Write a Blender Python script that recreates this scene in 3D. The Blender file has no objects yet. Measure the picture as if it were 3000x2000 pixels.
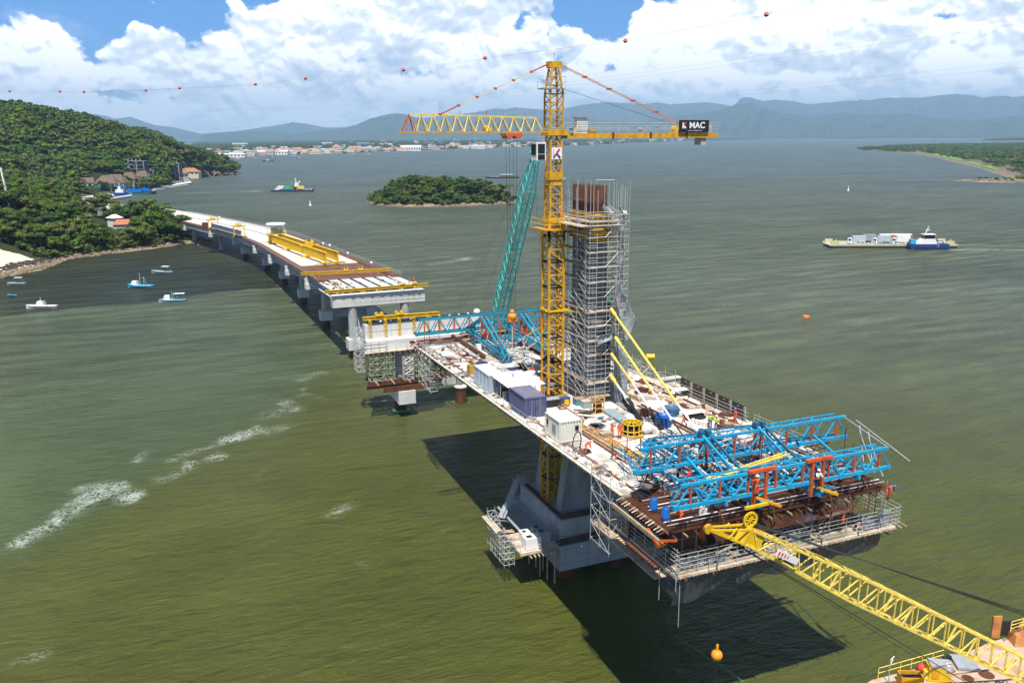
import bpy, bmesh, math, random
import numpy as np
from mathutils import Vector, Matrix, noise as mnoise
random.seed(7)
rnd = random.Random(11)
SC = bpy.context.scene
COL = SC.collection
PI = math.pi
# ------------------------------------------------------------------ camera
FPX = 2463.0
PITCH, ROLL, YAW = math.radians(13.70), math.radians(-0.348), math.radians(-22.15)
CAMP = Vector((-44.6, -88.8, 51.0))
_fh = Vector((-math.sin(YAW), math.cos(YAW), 0)); CR = Vector((math.cos(YAW), math.sin(YAW), 0))
CF = _fh*math.cos(PITCH)+Vector((0, 0, -math.sin(PITCH)))
CU = _fh*math.sin(PITCH)+Vector((0, 0, math.cos(PITCH)))
cam_d = bpy.data.cameras.new('camera')
cam_d.sensor_width = 36; cam_d.sensor_fit = 'HORIZONTAL'; cam_d.lens = FPX/3000*36
cam_d.clip_start = 0.5; cam_d.clip_end = 80000
cam = bpy.data.objects.new('camera', cam_d); COL.objects.link(cam)
_c, _s = math.cos(ROLL), math.sin(ROLL)
XR = CR*_c+CU*_s; XU = CU*_c-CR*_s
m3 = Matrix((XR, XU, -CF)).transposed()
cam.matrix_world = Matrix.Translation(CAMP) @ m3.to_4x4()
SC.camera = cam
# ------------------------------------------------------------------ world and sun
SUNV = Vector((-0.18, -0.42, 1.0)).normalized()
SUN_EL = math.asin(SUNV.z); SUN_ROT = math.atan2(SUNV.x, SUNV.y) % (2*PI)
SKY_STR, SUN_STR, EXPO = 0.05, 5.0, 0.55
CLOUD_B = 1.2
W = bpy.data.worlds.new('World'); SC.world = W; W.use_nodes = True
wn, wl = W.node_tree.nodes, W.node_tree.links
wn.clear()
class NT:
    """small helper to write shader maths"""
    def __init__(s, tree): s.t = tree; s.n = tree.nodes; s.l = tree.links
    def new(s, typ, **kw):
        n = s.n.new(typ)
        for k, v in kw.items(): setattr(n, k, v)
        return n
    def put(s, sock, v):
        if isinstance(v, bpy.types.NodeSocket): s.l.new(v, sock)
        elif v is not None: sock.default_value = v
    def m(s, op, a, b=None, c=None, clamp=False):
        n = s.new('ShaderNodeMath', operation=op); n.use_clamp = clamp
        s.put(n.inputs[0], a)
        if b is not None: s.put(n.inputs[1], b)
        if c is not None: s.put(n.inputs[2], c)
        return n.outputs[0]
    def rng(s, v, a, b, c=0.0, d=1.0, smooth=False):
        n = s.new('ShaderNodeMapRange'); n.interpolation_type = 'SMOOTHSTEP' if smooth else 'LINEAR'
        s.put(n.inputs[0], v)
        for i, q in enumerate((a, b, c, d)): s.put(n.inputs[1+i], q)
        return n.outputs[0]
    def mix(s, f, a, b, mode='MIX'):
        n = s.new('ShaderNodeMix', data_type='RGBA', blend_type=mode)
        s.put(n.inputs[0], f)
        for i, q in ((6, a), (7, b)):
            if isinstance(q, (tuple, list)) and len(q) == 3: q = (*q, 1)
            s.put(n.inputs[i], q)
        return n.outputs[2]
    def noise(s, vec, scale, detail=4, rough=0.55, dist=0.0, dim='3D'):
        n = s.new('ShaderNodeTexNoise', noise_dimensions=dim)
        if vec is not None: s.l.new(vec, n.inputs['Vector'])
        n.inputs['Scale'].default_value = scale; n.inputs['Detail'].default_value = detail
        n.inputs['Roughness'].default_value = rough; n.inputs['Distortion'].default_value = dist
        return n.outputs[0]
    def comb(s, x, y, z=0.0):
        n = s.new('ShaderNodeCombineXYZ'); s.put(n.inputs[0], x); s.put(n.inputs[1], y); s.put(n.inputs[2], z); return n.outputs[0]
    def sep(s, v):
        n = s.new('ShaderNodeSeparateXYZ'); s.l.new(v, n.inputs[0]); return n.outputs
q = NT(W.node_tree)
tc = q.new('ShaderNodeTexCoord')
rot = q.new('ShaderNodeVectorRotate', rotation_type='Z_AXIS'); q.l.new(tc.outputs['Generated'], rot.inputs[0]); rot.inputs['Angle'].default_value = -YAW
dx, dy, dz_ = q.sep(rot.outputs[0])
az = q.m('ARCTAN2', dx, dy); el = q.m('ARCSINE', dz_)
sky = q.new('ShaderNodeTexSky', sky_type='NISHITA'); sky.sun_disc = False
sky.sun_elevation = SUN_EL; sky.sun_rotation = SUN_ROT; sky.air_density = 1.0; sky.dust_density = 0.3; sky.ozone_density = 2.0
# the air is clear above the haze: read the sky a little higher than the eye looks, which keeps the blue between the clouds
gx, gy, gz = q.sep(tc.outputs['Generated'])
q.l.new(q.comb(gx, gy, q.m('ADD', q.m('MULTIPLY', q.m('MAXIMUM', gz, 0.0), 1.0), 0.42)), sky.inputs[0])
skyc = q.mix(1.0, sky.outputs[0], (0.42, 0.90, 1.28), 'MULTIPLY')
skyc = q.mix(1.0, skyc, q.mix(q.rng(el, 0.13, 0.30, 0, 1, True), (3.4, 3.5, 3.3), (1.0, 1.0, 1.0)), 'MULTIPLY')
skyc = q.mix(q.rng(el, 0.0, 0.085, 0.85, 0.0, True), skyc, (7.5, 9.2, 11.5))
# cloud tops: height of the cumulus tops against azimuth
cur = q.new('ShaderNodeFloatCurve'); cu = cur.mapping.curves[0]
PX = [(-900, 30), (-300, 20), (0, 50), (90, 90), (190, 100), (270, 112), (320, 145), (420, 150), (470, 92), (560, 95), (640, 112), (700, 72), (770, 52), (840, 12), (900, -40), (1300, -90), (1385, -10),
      (1410, 45), (1450, -20), (1560, -30), (1640, 70), (1700, 92), (1760, 100), (1820, 62), (1900, 30), (2000, 22), (2080, 10), (2160, -40), (2600, -50), (2700, 5), (2800, -30), (3300, -60), (4200, 0)]
def azf(px): return (math.atan((px-1500)/FPX)/1.6+0.5)
def elf(py): return ((400-py)/FPX)/0.3
pts = [(azf(a), elf(b)) for a, b in PX]
cu.points[0].location = (0, 0.6); cu.points[1].location = (1, 0.6)
for a, b in pts: cu.points.new(min(max(a, 0.001), 0.999), b)
cur.mapping.update()
q.put(cur.inputs[1], q.m('ADD', q.m('DIVIDE', az, 1.6), 0.5))
top = q.m('MULTIPLY', cur.outputs[0], 0.3)
def cvec(de, da=0.0, ks=1.25):
    return q.comb(q.m('ADD', az, da), q.m('MULTIPLY', q.m('ADD', el, de), ks), 3.7)
def puffs(de, sc, det, da=0.0):
    # heaped cumulus heads: rounded cells with smaller cells on them, their outlines disturbed by noise
    v = cvec(de, da); w = q.new('ShaderNodeVectorMath', operation='MULTIPLY_ADD')
    nn = q.new('ShaderNodeTexNoise', noise_dimensions='2D'); q.l.new(v, nn.inputs['Vector']); nn.inputs['Scale'].default_value = 22; nn.inputs['Detail'].default_value = 5
    q.l.new(nn.outputs['Color'], w.inputs[0]); w.inputs[1].default_value = (0.028, 0.028, 0.0); q.l.new(v, w.inputs[2])
    vo = q.new('ShaderNodeTexVoronoi', feature='SMOOTH_F1', voronoi_dimensions='2D'); q.l.new(w.outputs[0], vo.inputs['Vector']); vo.inputs['Scale'].default_value = sc; vo.inputs['Detail'].default_value = det
    vo.inputs['Roughness'].default_value = 0.52; vo.inputs['Lacunarity'].default_value = 2.3; vo.inputs['Smoothness'].default_value = 0.35; vo.normalize = True
    return q.m('SUBTRACT', 1.0, vo.outputs['Distance'])
v1 = puffs(0.0, 17, 2.5); v2 = puffs(0.0065, 17, 2.5, 0.002)
n1 = q.noise(cvec(0), 9, 8, 0.6, 0.2); n3 = q.noise(cvec(0, 0, 2.2), 5.0, 4, 0.55, 0.3); n6 = q.noise(cvec(0, 0, 3.0), 16.0, 6, 0.6, 0.3)
inside = q.m('SUBTRACT', top, el)
dens = q.m('ADD', q.rng(inside, -0.03, 0.03, -1.0, 1.0), q.m('ADD', q.m('MULTIPLY', q.m('SUBTRACT', v1, 0.80), 3.2), q.m('MULTIPLY', q.m('SUBTRACT', n1, 0.5), 2.6)))
cov = q.rng(dens, -0.10, 0.16, 0, 1, True)
gap = q.rng(q.m('ADD', n3, q.m('MULTIPLY', n6, 0.35)), 0.80, 0.92, 0.0, 1.0, True)
gapk = q.m('MULTIPLY', q.rng(el, 0.015, 0.11, 0.75, 0.35), gap)
cov2 = q.m('MULTIPLY', cov, q.m('SUBTRACT', 1.0, gapk))
# thin veil high up between the heaps
veil = q.m('MULTIPLY', q.rng(q.noise(cvec(0, 0, 2.0), 7, 6, 0.65, 0.6), 0.56, 0.78, 0, 0.5, True), q.rng(el, 0.09, 0.13, 0.0, 1.0))
cov2 = q.m('MAXIMUM', cov2, veil)
emb = q.m('MULTIPLY', q.m('SUBTRACT', v1, v2), 2.4)
base_ = q.rng(q.m('ADD', n3, q.m('MULTIPLY', n6, 0.5)), 0.56, 0.95, 0.16, -0.42, True)
rim = q.rng(dens, 0.0, 1.1, 0.22, 0.0)
lit = q.m('ADD', q.m('ADD', q.m('ADD', 0.55, emb), base_), rim, clamp=True)
ccol = q.new('ShaderNodeValToRGB'); q.l.new(lit, ccol.inputs[0])
cr_ = ccol.color_ramp; cr_.elements[0].position = 0.08; cr_.elements[0].color = (0.44, 0.50, 0.60, 1)
cr_.elements[1].position = 0.62; cr_.elements[1].color = (1.0, 1.0, 1.0, 1)
e_ = cr_.elements.new(0.40); e_.color = (0.66, 0.71, 0.79, 1)
ccl = q.mix(q.rng(el, 0.0, 0.075, 0.62, 0.0, True), ccol.outputs[0], (0.55, 0.68, 0.84))
b1 = q.new('ShaderNodeBackground'); q.l.new(skyc, b1.inputs[0]); b1.inputs[1].default_value = SKY_STR
b2 = q.new('ShaderNodeBackground'); q.l.new(ccl, b2.inputs[0]); b2.inputs[1].default_value = CLOUD_B
# the bank stands over the far shore; overhead and behind the camera, out of view, cover is thinned to keep shadows dark
away = q.rng(q.m('ABSOLUTE', az), 1.0, 1.9, 1.0, 0.35, True)
covf = q.m('MULTIPLY', q.m('MULTIPLY', q.m('MULTIPLY', cov2, away), q.rng(el, 0.17, 0.32, 1.0, 0.12)), q.rng(el, -0.02, 0.0, 0.0, 1.0))
mixs = q.new('ShaderNodeMixShader'); q.l.new(covf, mixs.inputs[0]); q.l.new(b1.outputs[0], mixs.inputs[1]); q.l.new(b2.outputs[0], mixs.inputs[2])
wo = q.new('ShaderNodeOutputWorld'); q.l.new(mixs.outputs[0], wo.inputs[0])
sl = bpy.data.lights.new('sun', 'SUN'); sl.energy = SUN_STR; sl.angle = math.radians(0.53); sl.color = (1.0, 0.955, 0.88)
so = bpy.data.objects.new('sun', sl); COL.objects.link(so); so.rotation_euler = SUNV.to_track_quat('Z', 'Y').to_euler(); so.location = (0, 0, 300)
SC.view_settings.view_transform = 'Standard'; SC.view_settings.look = 'None'
SC.view_settings.exposure = EXPO; SC.view_settings.gamma = 1.0; SC.view_settings.use_curve_mapping = False
SC.render.engine = 'CYCLES'
SC.cycles.volume_bounces = 0; SC.cycles.max_bounces = 6; SC.cycles.transparent_max_bounces = 12
SC.cycles.diffuse_bounces = 3; SC.cycles.glossy_bounces = 2; SC.cycles.use_fast_gi = False

# ------------------------------------------------------------------ surveying: the point of the place seen along a sight line
def ray(u, v):
    a = (u-1500)/FPX; b = (1000-v)/FPX
    a, b = a*_c-b*_s, a*_s+b*_c
    return CF+CR*a+CU*b
def at(u, v, z=0.0): d = ray(u, v); return CAMP+d*((z-CAMP.z)/d.z)
def aty(u, v, y): d = ray(u, v); return CAMP+d*((y-CAMP.y)/d.y)
def atx(u, v, x): d = ray(u, v); return CAMP+d*((x-CAMP.x)/d.x)
def atr(u, v, r):
    d = ray(u, v); return CAMP+d*(r/math.hypot(d.x, d.y))
def dz(y): return 20.65-0.024*y          # road level on the cantilever
def atd(u, v, h=0.0):
    z = 20.5
    for _ in range(8): P = at(u, v, z+h); z = dz(P.y)
    return P

# ------------------------------------------------------------------ mesh helpers
class MB:
    """collects boxes, beams and tubes and becomes ONE mesh object"""
    def __init__(s): s.v = []; s.f = []; s.sm = []
    def add(s, vs, fs, smooth=False):
        n = len(s.v); s.v.extend([tuple(p) for p in vs]); s.f.extend([tuple(i+n for i in f) for f in fs]); s.sm.extend([smooth]*len(fs)); return s
    def box(s, x0, x1, y0, y1, z0, z1):
        if x0 > x1: x0, x1 = x1, x0
        if y0 > y1: y0, y1 = y1, y0
        if z0 > z1: z0, z1 = z1, z0
        return s.add([(x0, y0, z0), (x1, y0, z0), (x1, y1, z0), (x0, y1, z0), (x0, y0, z1), (x1, y0, z1), (x1, y1, z1), (x0, y1, z1)],
              [(0, 3, 2, 1), (4, 5, 6, 7), (0, 1, 5, 4), (1, 2, 6, 5), (2, 3, 7, 6), (3, 0, 4, 7)])
    def cbox(s, c, sz, rz=0.0, rx=0.0, ry=0.0):
        M = Matrix.Translation(c) @ Matrix.Rotation(rz, 4, 'Z') @ Matrix.Rotation(ry, 4, 'Y') @ Matrix.Rotation(rx, 4, 'X')
        a, b, c_ = sz[0]/2, sz[1]/2, sz[2]/2
        vs = [M @ Vector(p) for p in ((-a, -b, -c_), (a, -b, -c_), (a, b, -c_), (-a, b, -c_), (-a, -b, c_), (a, -b, c_), (a, b, c_), (-a, b, c_))]
        return s.add(vs, [(0, 3, 2, 1), (4, 5, 6, 7), (0, 1, 5, 4), (1, 2, 6, 5), (2, 3, 7, 6), (3, 0, 4, 7)])
    def hexa(s, vs):
        return s.add(vs, [(0, 3, 2, 1), (4, 5, 6, 7), (0, 1, 5, 4), (1, 2, 6, 5), (2, 3, 7, 6), (3, 0, 4, 7)])
    def beam(s, a, b, w, h=None, up=(0, 0, 1)):
        a = Vector(a); b = Vector(b); h = w if h is None else h
        d = (b-a)
        if d.length < 1e-6: return s
        d.normalize(); u = Vector(up)
        if abs(d.dot(u)) > 0.97: u = Vector((0, 1, 0)) if abs(d.y) < 0.9 else Vector((1, 0, 0))
        r = d.cross(u).normalized(); u = r.cross(d).normalized(); r = r*(w/2); u = u*(h/2)
        return s.add([a-r-u, a+r-u, a+r+u, a-r+u, b-r-u, b+r-u, b+r+u, b-r+u],
              [(0, 1, 2, 3), (7, 6, 5, 4), (0, 4, 5, 1), (1, 5, 6, 2), (2, 6, 7, 3), (3, 7, 4, 0)])
    def tube(s, a, b, r, n=6, r2=None, caps=True):
        a = Vector(a); b = Vector(b); r2 = r if r2 is None else r2
        d = (b-a)
        if d.length < 1e-6: return s
        d.normalize()
        u = Vector((0, 0, 1)) if abs(d.z) < 0.95 else Vector((1, 0, 0))
        x = d.cross(u).normalized(); y = d.cross(x)
        vs = [a+(x*math.cos(2*PI*i/n)+y*math.sin(2*PI*i/n))*r for i in range(n)]+[b+(x*math.cos(2*PI*i/n)+y*math.sin(2*PI*i/n))*r2 for i in range(n)]
        fs = [(i, (i+1) % n, n+(i+1) % n, n+i) for i in range(n)]
        s.add(vs, fs, n > 6)
        if caps: s.add(vs, [tuple(range(n-1, -1, -1)), tuple(range(n, 2*n))])
        return s
    def path(s, pts, r, n=6):
        for a, b in zip(pts[:-1], pts[1:]): s.tube(a, b, r, n)
        return s
    def lathe(s, c, prof, n=12):
        vs = []; c = Vector(c)
        for r, z in prof: vs += [c+Vector((r*math.cos(2*PI*i/n), r*math.sin(2*PI*i/n), z)) for i in range(n)]
        fs = []
        for k in range(len(prof)-1): fs += [(k*n+i, k*n+(i+1) % n, (k+1)*n+(i+1) % n, (k+1)*n+i) for i in range(n)]
        s.add(vs, fs, True)
        s.add(vs[:n], [tuple(range(n-1, -1, -1))]); s.add(vs[-n:], [tuple(range(n))]); return s
    def sphere(s, c, r, n=10, m=6, sz=1.0):
        return s.lathe(c, [(r*math.sin(PI*(k+.02)/(m+.04)), -r*sz*math.cos(PI*(k+.02)/(m+.04))) for k in range(m+1)], n)
    def prism(s, poly, z0, z1, axis='z', off=(0, 0, 0)):
        n = len(poly); o = Vector(off)
        def P(a, b, c):
            return o+(Vector((a, b, c)) if axis == 'z' else Vector((a, c, b)) if axis == 'y' else Vector((c, a, b)))
        vs = [P(a, b, z0) for a, b in poly]+[P(a, b, z1) for a, b in poly]
        return s.add(vs, [tuple(range(n-1, -1, -1)), tuple(range(n, 2*n))]+[(i, (i+1) % n, n+(i+1) % n, n+i) for i in range(n)])
    def mesh(s, name, mat, off=(0, 0, 0)):
        me = bpy.data.meshes.new(name); o = Vector(off)
        if o.length > 0: vs = [(p[0]-o.x, p[1]-o.y, p[2]-o.z) for p in s.v]
        else: vs = s.v
        me.from_pydata(vs, [], s.f); me.validate()
        if any(s.sm) and len(me.polygons) == len(s.sm): me.polygons.foreach_set('use_smooth', s.sm)
        if mat: me.materials.append(mat)
        me.update(); return me
def tag(o, label=None, cat=None, group=None, kind=None):
    if label: o['label'] = label
    if cat: o['category'] = cat
    if group: o['group'] = group
    if kind: o['kind'] = kind
    return o
def link(name, me, parent=None, loc=None, rz=None):
    o = bpy.data.objects.new(name, me); COL.objects.link(o)
    if parent is not None: o.parent = parent
    if loc is not None: o.location = loc
    if rz is not None: o.rotation_euler = (0, 0, rz)
    return o
def world_off(p):
    v = Vector((0, 0, 0))
    while p is not None: v = v+Vector(p.location); p = p.parent
    return v
def part(name, mb, mat, parent=None, label=None, kind=None):
    """mb is in world coordinates; parents are unrotated"""
    o = link(name, mb.mesh(name, mat, world_off(parent)), parent)
    if label: o['label'] = label
    if kind: o['kind'] = kind
    return o
def lpart(name, mb, mat, parent=None, label=None, kind=None):
    """mb is in the parent's own coordinates"""
    o = link(name, mb.mesh(name, mat), parent)
    if label: o['label'] = label
    if kind: o['kind'] = kind
    return o
def thing(name, label, cat, loc=(0, 0, 0), rz=0.0, group=None):
    o = link(name, None, None, loc, rz); o.empty_display_size = 0.5
    return tag(o, label, cat, group)
KIDS = {}
def copy_tree(o, loc=None, rz=None, label=None, parent=None, scale=None, group=None):
    c = o.copy(); COL.objects.link(c); c.parent = parent
    if loc is not None: c.location = loc
    if rz is not None: c.rotation_euler = (0, 0, rz)
    if scale is not None: c.scale = (scale,)*3 if not isinstance(scale, tuple) else scale
    if label: c['label'] = label
    if group: c['group'] = group
    for ch in o.children:
        copy_tree(ch, parent=c)
    return c

# ------------------------------------------------------------------ materials
MATS = {}
def mat(name, col, rough=0.7, metal=0.0, var=0.15, scale=3.0, dirt=None, dirtk=0.5, dsc=0.6, bump=0.0, bsc=20.0, spec=0.4, rand=0.0, stretch=None, coords='Object'):
    """procedural material: base colour with fine variation, shaped stains in a second colour, and relief"""
    if name in MATS: return MATS[name]
    m = bpy.data.materials.new(name); m.use_nodes = True
    t = NT(m.node_tree); bs = t.n['Principled BSDF']
    tc = t.new('ShaderNodeTexCoord'); vec = tc.outputs[coords]
    if stretch:
        mp = t.new('ShaderNodeMapping'); mp.inputs['Scale'].default_value = stretch; t.l.new(vec, mp.inputs[0]); vec = mp.outputs[0]
    n = t.noise(vec, scale, 5, 0.6)
    k = t.rng(n, 0.25, 0.75, 1-var, 1+var)
    vm = t.new('ShaderNodeVectorMath', operation='SCALE'); vm.inputs[0].default_value = col; t.l.new(k, vm.inputs['Scale'])
    c = vm.outputs[0]
    if rand:
        oi = t.new('ShaderNodeObjectInfo'); hs = t.new('ShaderNodeHueSaturation'); t.l.new(c, hs.inputs['Color'])
        t.l.new(t.rng(oi.outputs['Random'], 0, 1, 1-rand, 1+rand), hs.inputs['Value'])
        t.l.new(t.rng(t.m('FRACT', t.m('MULTIPLY', oi.outputs['Random'], 7.3)), 0, 1, 0.5-rand*.08, 0.5+rand*.08), hs.inputs['Hue'])
        c = hs.outputs[0]
    if dirt:
        n2 = t.noise(vec, dsc, 8, 0.62, 0.3)
        c = t.mix(t.m('MULTIPLY', t.rng(n2, 0.46, 0.64, 0, 1, True), dirtk), c, dirt)
    t.l.new(c, bs.inputs['Base Color'])
    bs.inputs['Roughness'].default_value = rough; bs.inputs['Metallic'].default_value = metal
    bs.inputs['Specular IOR Level'].default_value = spec
    if bump:
        bp = t.new('ShaderNodeBump'); bp.inputs['Strength'].default_value = bump; bp.inputs['Distance'].default_value = 0.05
        t.l.new(t.noise(vec, bsc, 4, 0.6), bp.inputs['Height']); t.l.new(bp.outputs[0], bs.inputs['Normal'])
    MATS[name] = m; return m
CONC = mat('concrete', (0.42, 0.415, 0.40), 0.85, 0, 0.14, 0.8, (0.24, 0.23, 0.21), 0.45, 0.25, 0.25, 8)
CONCW = mat('pale_concrete', (0.60, 0.59, 0.56), 0.85, 0, 0.1, 0.7, (0.42, 0.40, 0.37), 0.4, 0.35, 0.2, 8)
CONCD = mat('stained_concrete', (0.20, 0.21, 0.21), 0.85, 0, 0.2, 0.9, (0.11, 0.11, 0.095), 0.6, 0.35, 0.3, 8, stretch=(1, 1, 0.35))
DECKM = mat('deck_concrete', (0.60, 0.57, 0.53), 0.85, 0, 0.2, 0.9, (0.24, 0.19, 0.15), 0.8, 0.38, 0.2, 10)
RUST = mat('rusty_steel', (0.13, 0.045, 0.022), 0.85, 0.1, 0.35, 1.2, (0.06, 0.025, 0.015), 0.7, 0.8, 0.3, 10)
RUSTB = mat('rusty_rebar', (0.16, 0.06, 0.03), 0.9, 0, 0.3, 2.0, (0.07, 0.035, 0.02), 0.5, 1.0)
TIMB = mat('timber_board', (0.42, 0.31, 0.21), 0.85, 0, 0.25, 1.5, (0.26, 0.18, 0.11), 0.6, 1.2, rand=0.2)
TIMBP = mat('pale_timber', (0.56, 0.47, 0.37), 0.85, 0, 0.25, 1.5, (0.33, 0.25, 0.17), 0.5, 1.2, rand=0.2)
PLYB = mat('brown_formwork_ply', (0.17, 0.075, 0.038), 0.7, 0, 0.3, 1.0, (0.09, 0.04, 0.02), 0.6, 0.6, rand=0.15)
GALV = mat('galvanised_tube', (0.50, 0.51, 0.50), 0.5, 0.35, 0.15, 2.0, (0.30, 0.26, 0.2), 0.4, 2.0)
YEL = mat('yellow_paint', (0.72, 0.46, 0.012), 0.45, 0, 0.12, 1.0, (0.42, 0.24, 0.02), 0.35, 0.9)
YELD = mat('crane_yellow_paint', (0.68, 0.34, 0.008), 0.5, 0, 0.22, 1.5, (0.26, 0.13, 0.04), 0.55, 1.6)
YELB = mat('pale_yellow_paint', (0.80, 0.60, 0.11), 0.5, 0, 0.2, 1.5, (0.42, 0.29, 0.11), 0.5, 1.8)
BLUT = mat('truss_blue_paint', (0.008, 0.34, 0.60), 0.5, 0, 0.2, 2.0, (0.10, 0.14, 0.15), 0.55, 2.2)
BLUD = mat('dark_blue_paint', (0.015, 0.12, 0.22), 0.55, 0, 0.2, 1.0, (0.02, 0.07, 0.11), 0.5, 0.9)
ORNG = mat('red_orange_paint', (0.55, 0.10, 0.025), 0.5, 0, 0.2, 1.0, (0.3, 0.06, 0.03), 0.5, 0.9)
TEAL = mat('teal_paint', (0.03, 0.58, 0.52), 0.5, 0, 0.15, 1.0)
WHTP = mat('white_paint', (0.78, 0.78, 0.76), 0.5, 0, 0.08, 1.0, (0.5, 0.46, 0.4), 0.3, 0.8)
BLK = mat('black_rubber', (0.02, 0.02, 0.022), 0.6, 0, 0.3, 2.0)
GLS = mat('dark_glass', (0.012, 0.014, 0.018), 0.12, 0, 0.1, 1.0, spec=0.6)
GREYP = mat('grey_paint', (0.30, 0.33, 0.35), 0.6, 0, 0.15, 1.0, (0.18, 0.17, 0.15), 0.4, 0.8)
CBLU = mat('container_blue_paint', (0.085, 0.10, 0.21), 0.6, 0, 0.18, 0.9, (0.17, 0.13, 0.15), 0.5, 0.9)
TANKB = mat('tank_blue_plastic', (0.01, 0.10, 0.36), 0.4, 0, 0.1, 1.0)
CABLE = mat('steel_rope', (0.045, 0.045, 0.045), 0.6, 0.4, 0.2, 3.0)
# ------------------------------------------------------------------ water
def seg_dist(x, y, pts):
    d = np.full(x.shape, 1e9)
    for (ax, ay), (bx, by) in zip(pts[:-1], pts[1:]):
        vx, vy = bx-ax, by-ay; L = vx*vx+vy*vy+1e-9
        t = np.clip(((x-ax)*vx+(y-ay)*vy)/L, 0, 1)
        d = np.minimum(d, np.hypot(x-ax-t*vx, y-ay-t*vy))
    return d
def sm(a): a = np.clip(a, 0, 1); return a*a*(3-2*a)
def poly_sdist(x, y, poly):
    d = seg_dist(x, y, list(poly)+[poly[0]])
    return np.where(in_poly(x, y, poly), d, -d)
def wp(*a): return [tuple(at(u, v, 0)[:2]) for u, v in a]
def in_poly(x, y, poly):
    c = np.zeros(x.shape, bool); n = len(poly); j = n-1
    for i in range(n):
        xi, yi = poly[i]; xj, yj = poly[j]
        k = ((yi > y) != (yj > y)) & (x < (xj-xi)*(y-yi)/(yj-yi+1e-12)+xi)
        c ^= k; j = i
    return c
def build_water():
    A = np.concatenate([np.linspace(-PI, -0.62, 40)[:-1], np.linspace(-0.62, 0.62, 330), np.linspace(0.62, PI, 40)[1:-1]])
    Rr = np.concatenate([[25, 45], np.geomspace(58, 700, 270), np.geomspace(720, 24000, 110)])
    aa, rr = np.meshgrid(A, Rr, indexing='ij')
    th = aa-YAW
    x = CAMP.x+np.sin(th)*rr; y = CAMP.y+np.cos(th)*rr
    nA, nR = len(A), len(Rr)
    verts = np.stack([x, y, np.zeros_like(x)], -1).reshape(-1, 3)
    idx = np.arange(nA*nR).reshape(nA, nR)
    a = idx; b = np.roll(idx, -1, 0)
    f = np.stack([a[:, :-1], a[:, 1:], b[:, 1:], b[:, :-1]], -1).reshape(-1, 4)
    c0 = len(verts); verts = np.vstack([verts, [[CAMP.x, CAMP.y, 0]]])
    tri = [(c0, int(b[i, 0]), int(a[i, 0])) for i in range(nA)]
    me = bpy.data.meshes.new('water'); me.from_pydata(verts.tolist(), [], [tuple(q) for q in f.tolist()]+tri)
    x = verts[:, 0]; y = verts[:, 1]
    foam = np.zeros(len(x))
    def st(w, k, *px):
        nonlocal foam
        d = seg_dist(x, y, wp(*px)); foam = np.maximum(foam, k*1.02*np.exp(-(d/(w*1.45))**2))
    st(1.8, 1.0, (60, 1588), (130, 1552), (200, 1505)); st(2.4, 1.0, (190, 1510), (255, 1462), (330, 1425))
    st(1.8, .8, (240, 1432), (300, 1415), (345, 1420)); st(1.9, .95, (365, 1462), (395, 1450)); st(1.6, .8, (470, 1405), (540, 1380), (560, 1355))
    st(1.8, .7, (505, 1345), (560, 1325), (610, 1310)); st(1.8, .65, (400, 1350), (440, 1318)); st(2.4, .9, (665, 1290), (700, 1278), (765, 1258))
    st(1.8, .8, (620, 1345), (640, 1335)); st(2.6, .85, (795, 1262), (825, 1252)); st(2.6, .85, (790, 1218), (860, 1198)); st(2.4, .7, (800, 1170), (850, 1180))
    st(2.6, .7, (880, 1115), (935, 1095)); st(2.4, .55, (850, 1150), (930, 1160)); st(1.8, .6, (980, 1505), (1035, 1470)); st(1.8, .45, (1230, 1590), (1280, 1600))
    st(1.8, .45, (1040, 1540), (1070, 1530)); st(1.8, .6, (60, 1925), (95, 1918)); st(1.6, .4, (280, 1920), (340, 1930)); st(1.5, .4, (760, 1560), (800, 1590)); st(1.4, .35, (500, 1700), (540, 1720))
    st(2, .45, (1060, 1650), (1100, 1645)); st(1.4, .4, (230, 1180), (320, 1150))
    st(3.0, .75, (0, 930), (25, 929)); st(2.2, .62, (85, 918), (120, 917), (200, 908), (300, 897), (440, 890), (540, 868)); st(2.2, .5, (540, 868), (640, 858))
    st(2.2, .7, (725, 848), (810, 846), (840, 843)); st(2.5, .6, (640, 825), (655, 822)); st(3, .6, (715, 807), (775, 800))
    st(3.5, .95, (1265, 775), (1320, 768), (1370, 755)); st(3.5, .8, (1280, 750), (1350, 758)); st(4, .7, (1500, 740), (1540, 733)); st(3, .55, (1270, 800), (1290, 797))
    st(3.5, .6, (1060, 668), (1090, 660)); st(4, .55, (1380, 692), (1450, 690)); st(4, .5, (1310, 680), (1350, 675)); st(3, .5, (1530, 720), (1640, 725))
    st(4, .55, (2435, 605), (2455, 598), (2530, 591)); st(4, .5, (2440, 533), (2560, 548), (2660, 553)); st(5, .55, (2625, 577), (2655, 568)); st(4, .4, (2300, 622), (2330, 612)); st(4, .45, (2260, 628), (2300, 618))
    st(4, .5, (2580, 592), (2620, 590)); st(5, .4, (1400, 612), (1500, 600)); st(6, .45, (1200, 575), (1290, 570))
    st(2.6, 1.15, (2795, 733), (2860, 731), (2990, 733)); st(2.2, 1.0, (2790, 718), (2900, 719), (3100, 722)); st(2.0, .9, (2800, 728), (2850, 726))
    st(3.2, 1.25, (797, 561), (740, 561)); st(3.4, .9, (760, 561), (640, 563), (500, 568))
    for _u, _v, _k in ((950, 1010, .5), (1090, 1440, .4), (700, 1480, .35), (350, 1700, .4), (1150, 1780, .35), (820, 1720, .35), (180, 1280, .35), (1300, 1560, .4), (640, 1180, .3)): st(1.6, _k, (_u, _v), (_u+38, _v-22))
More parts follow.
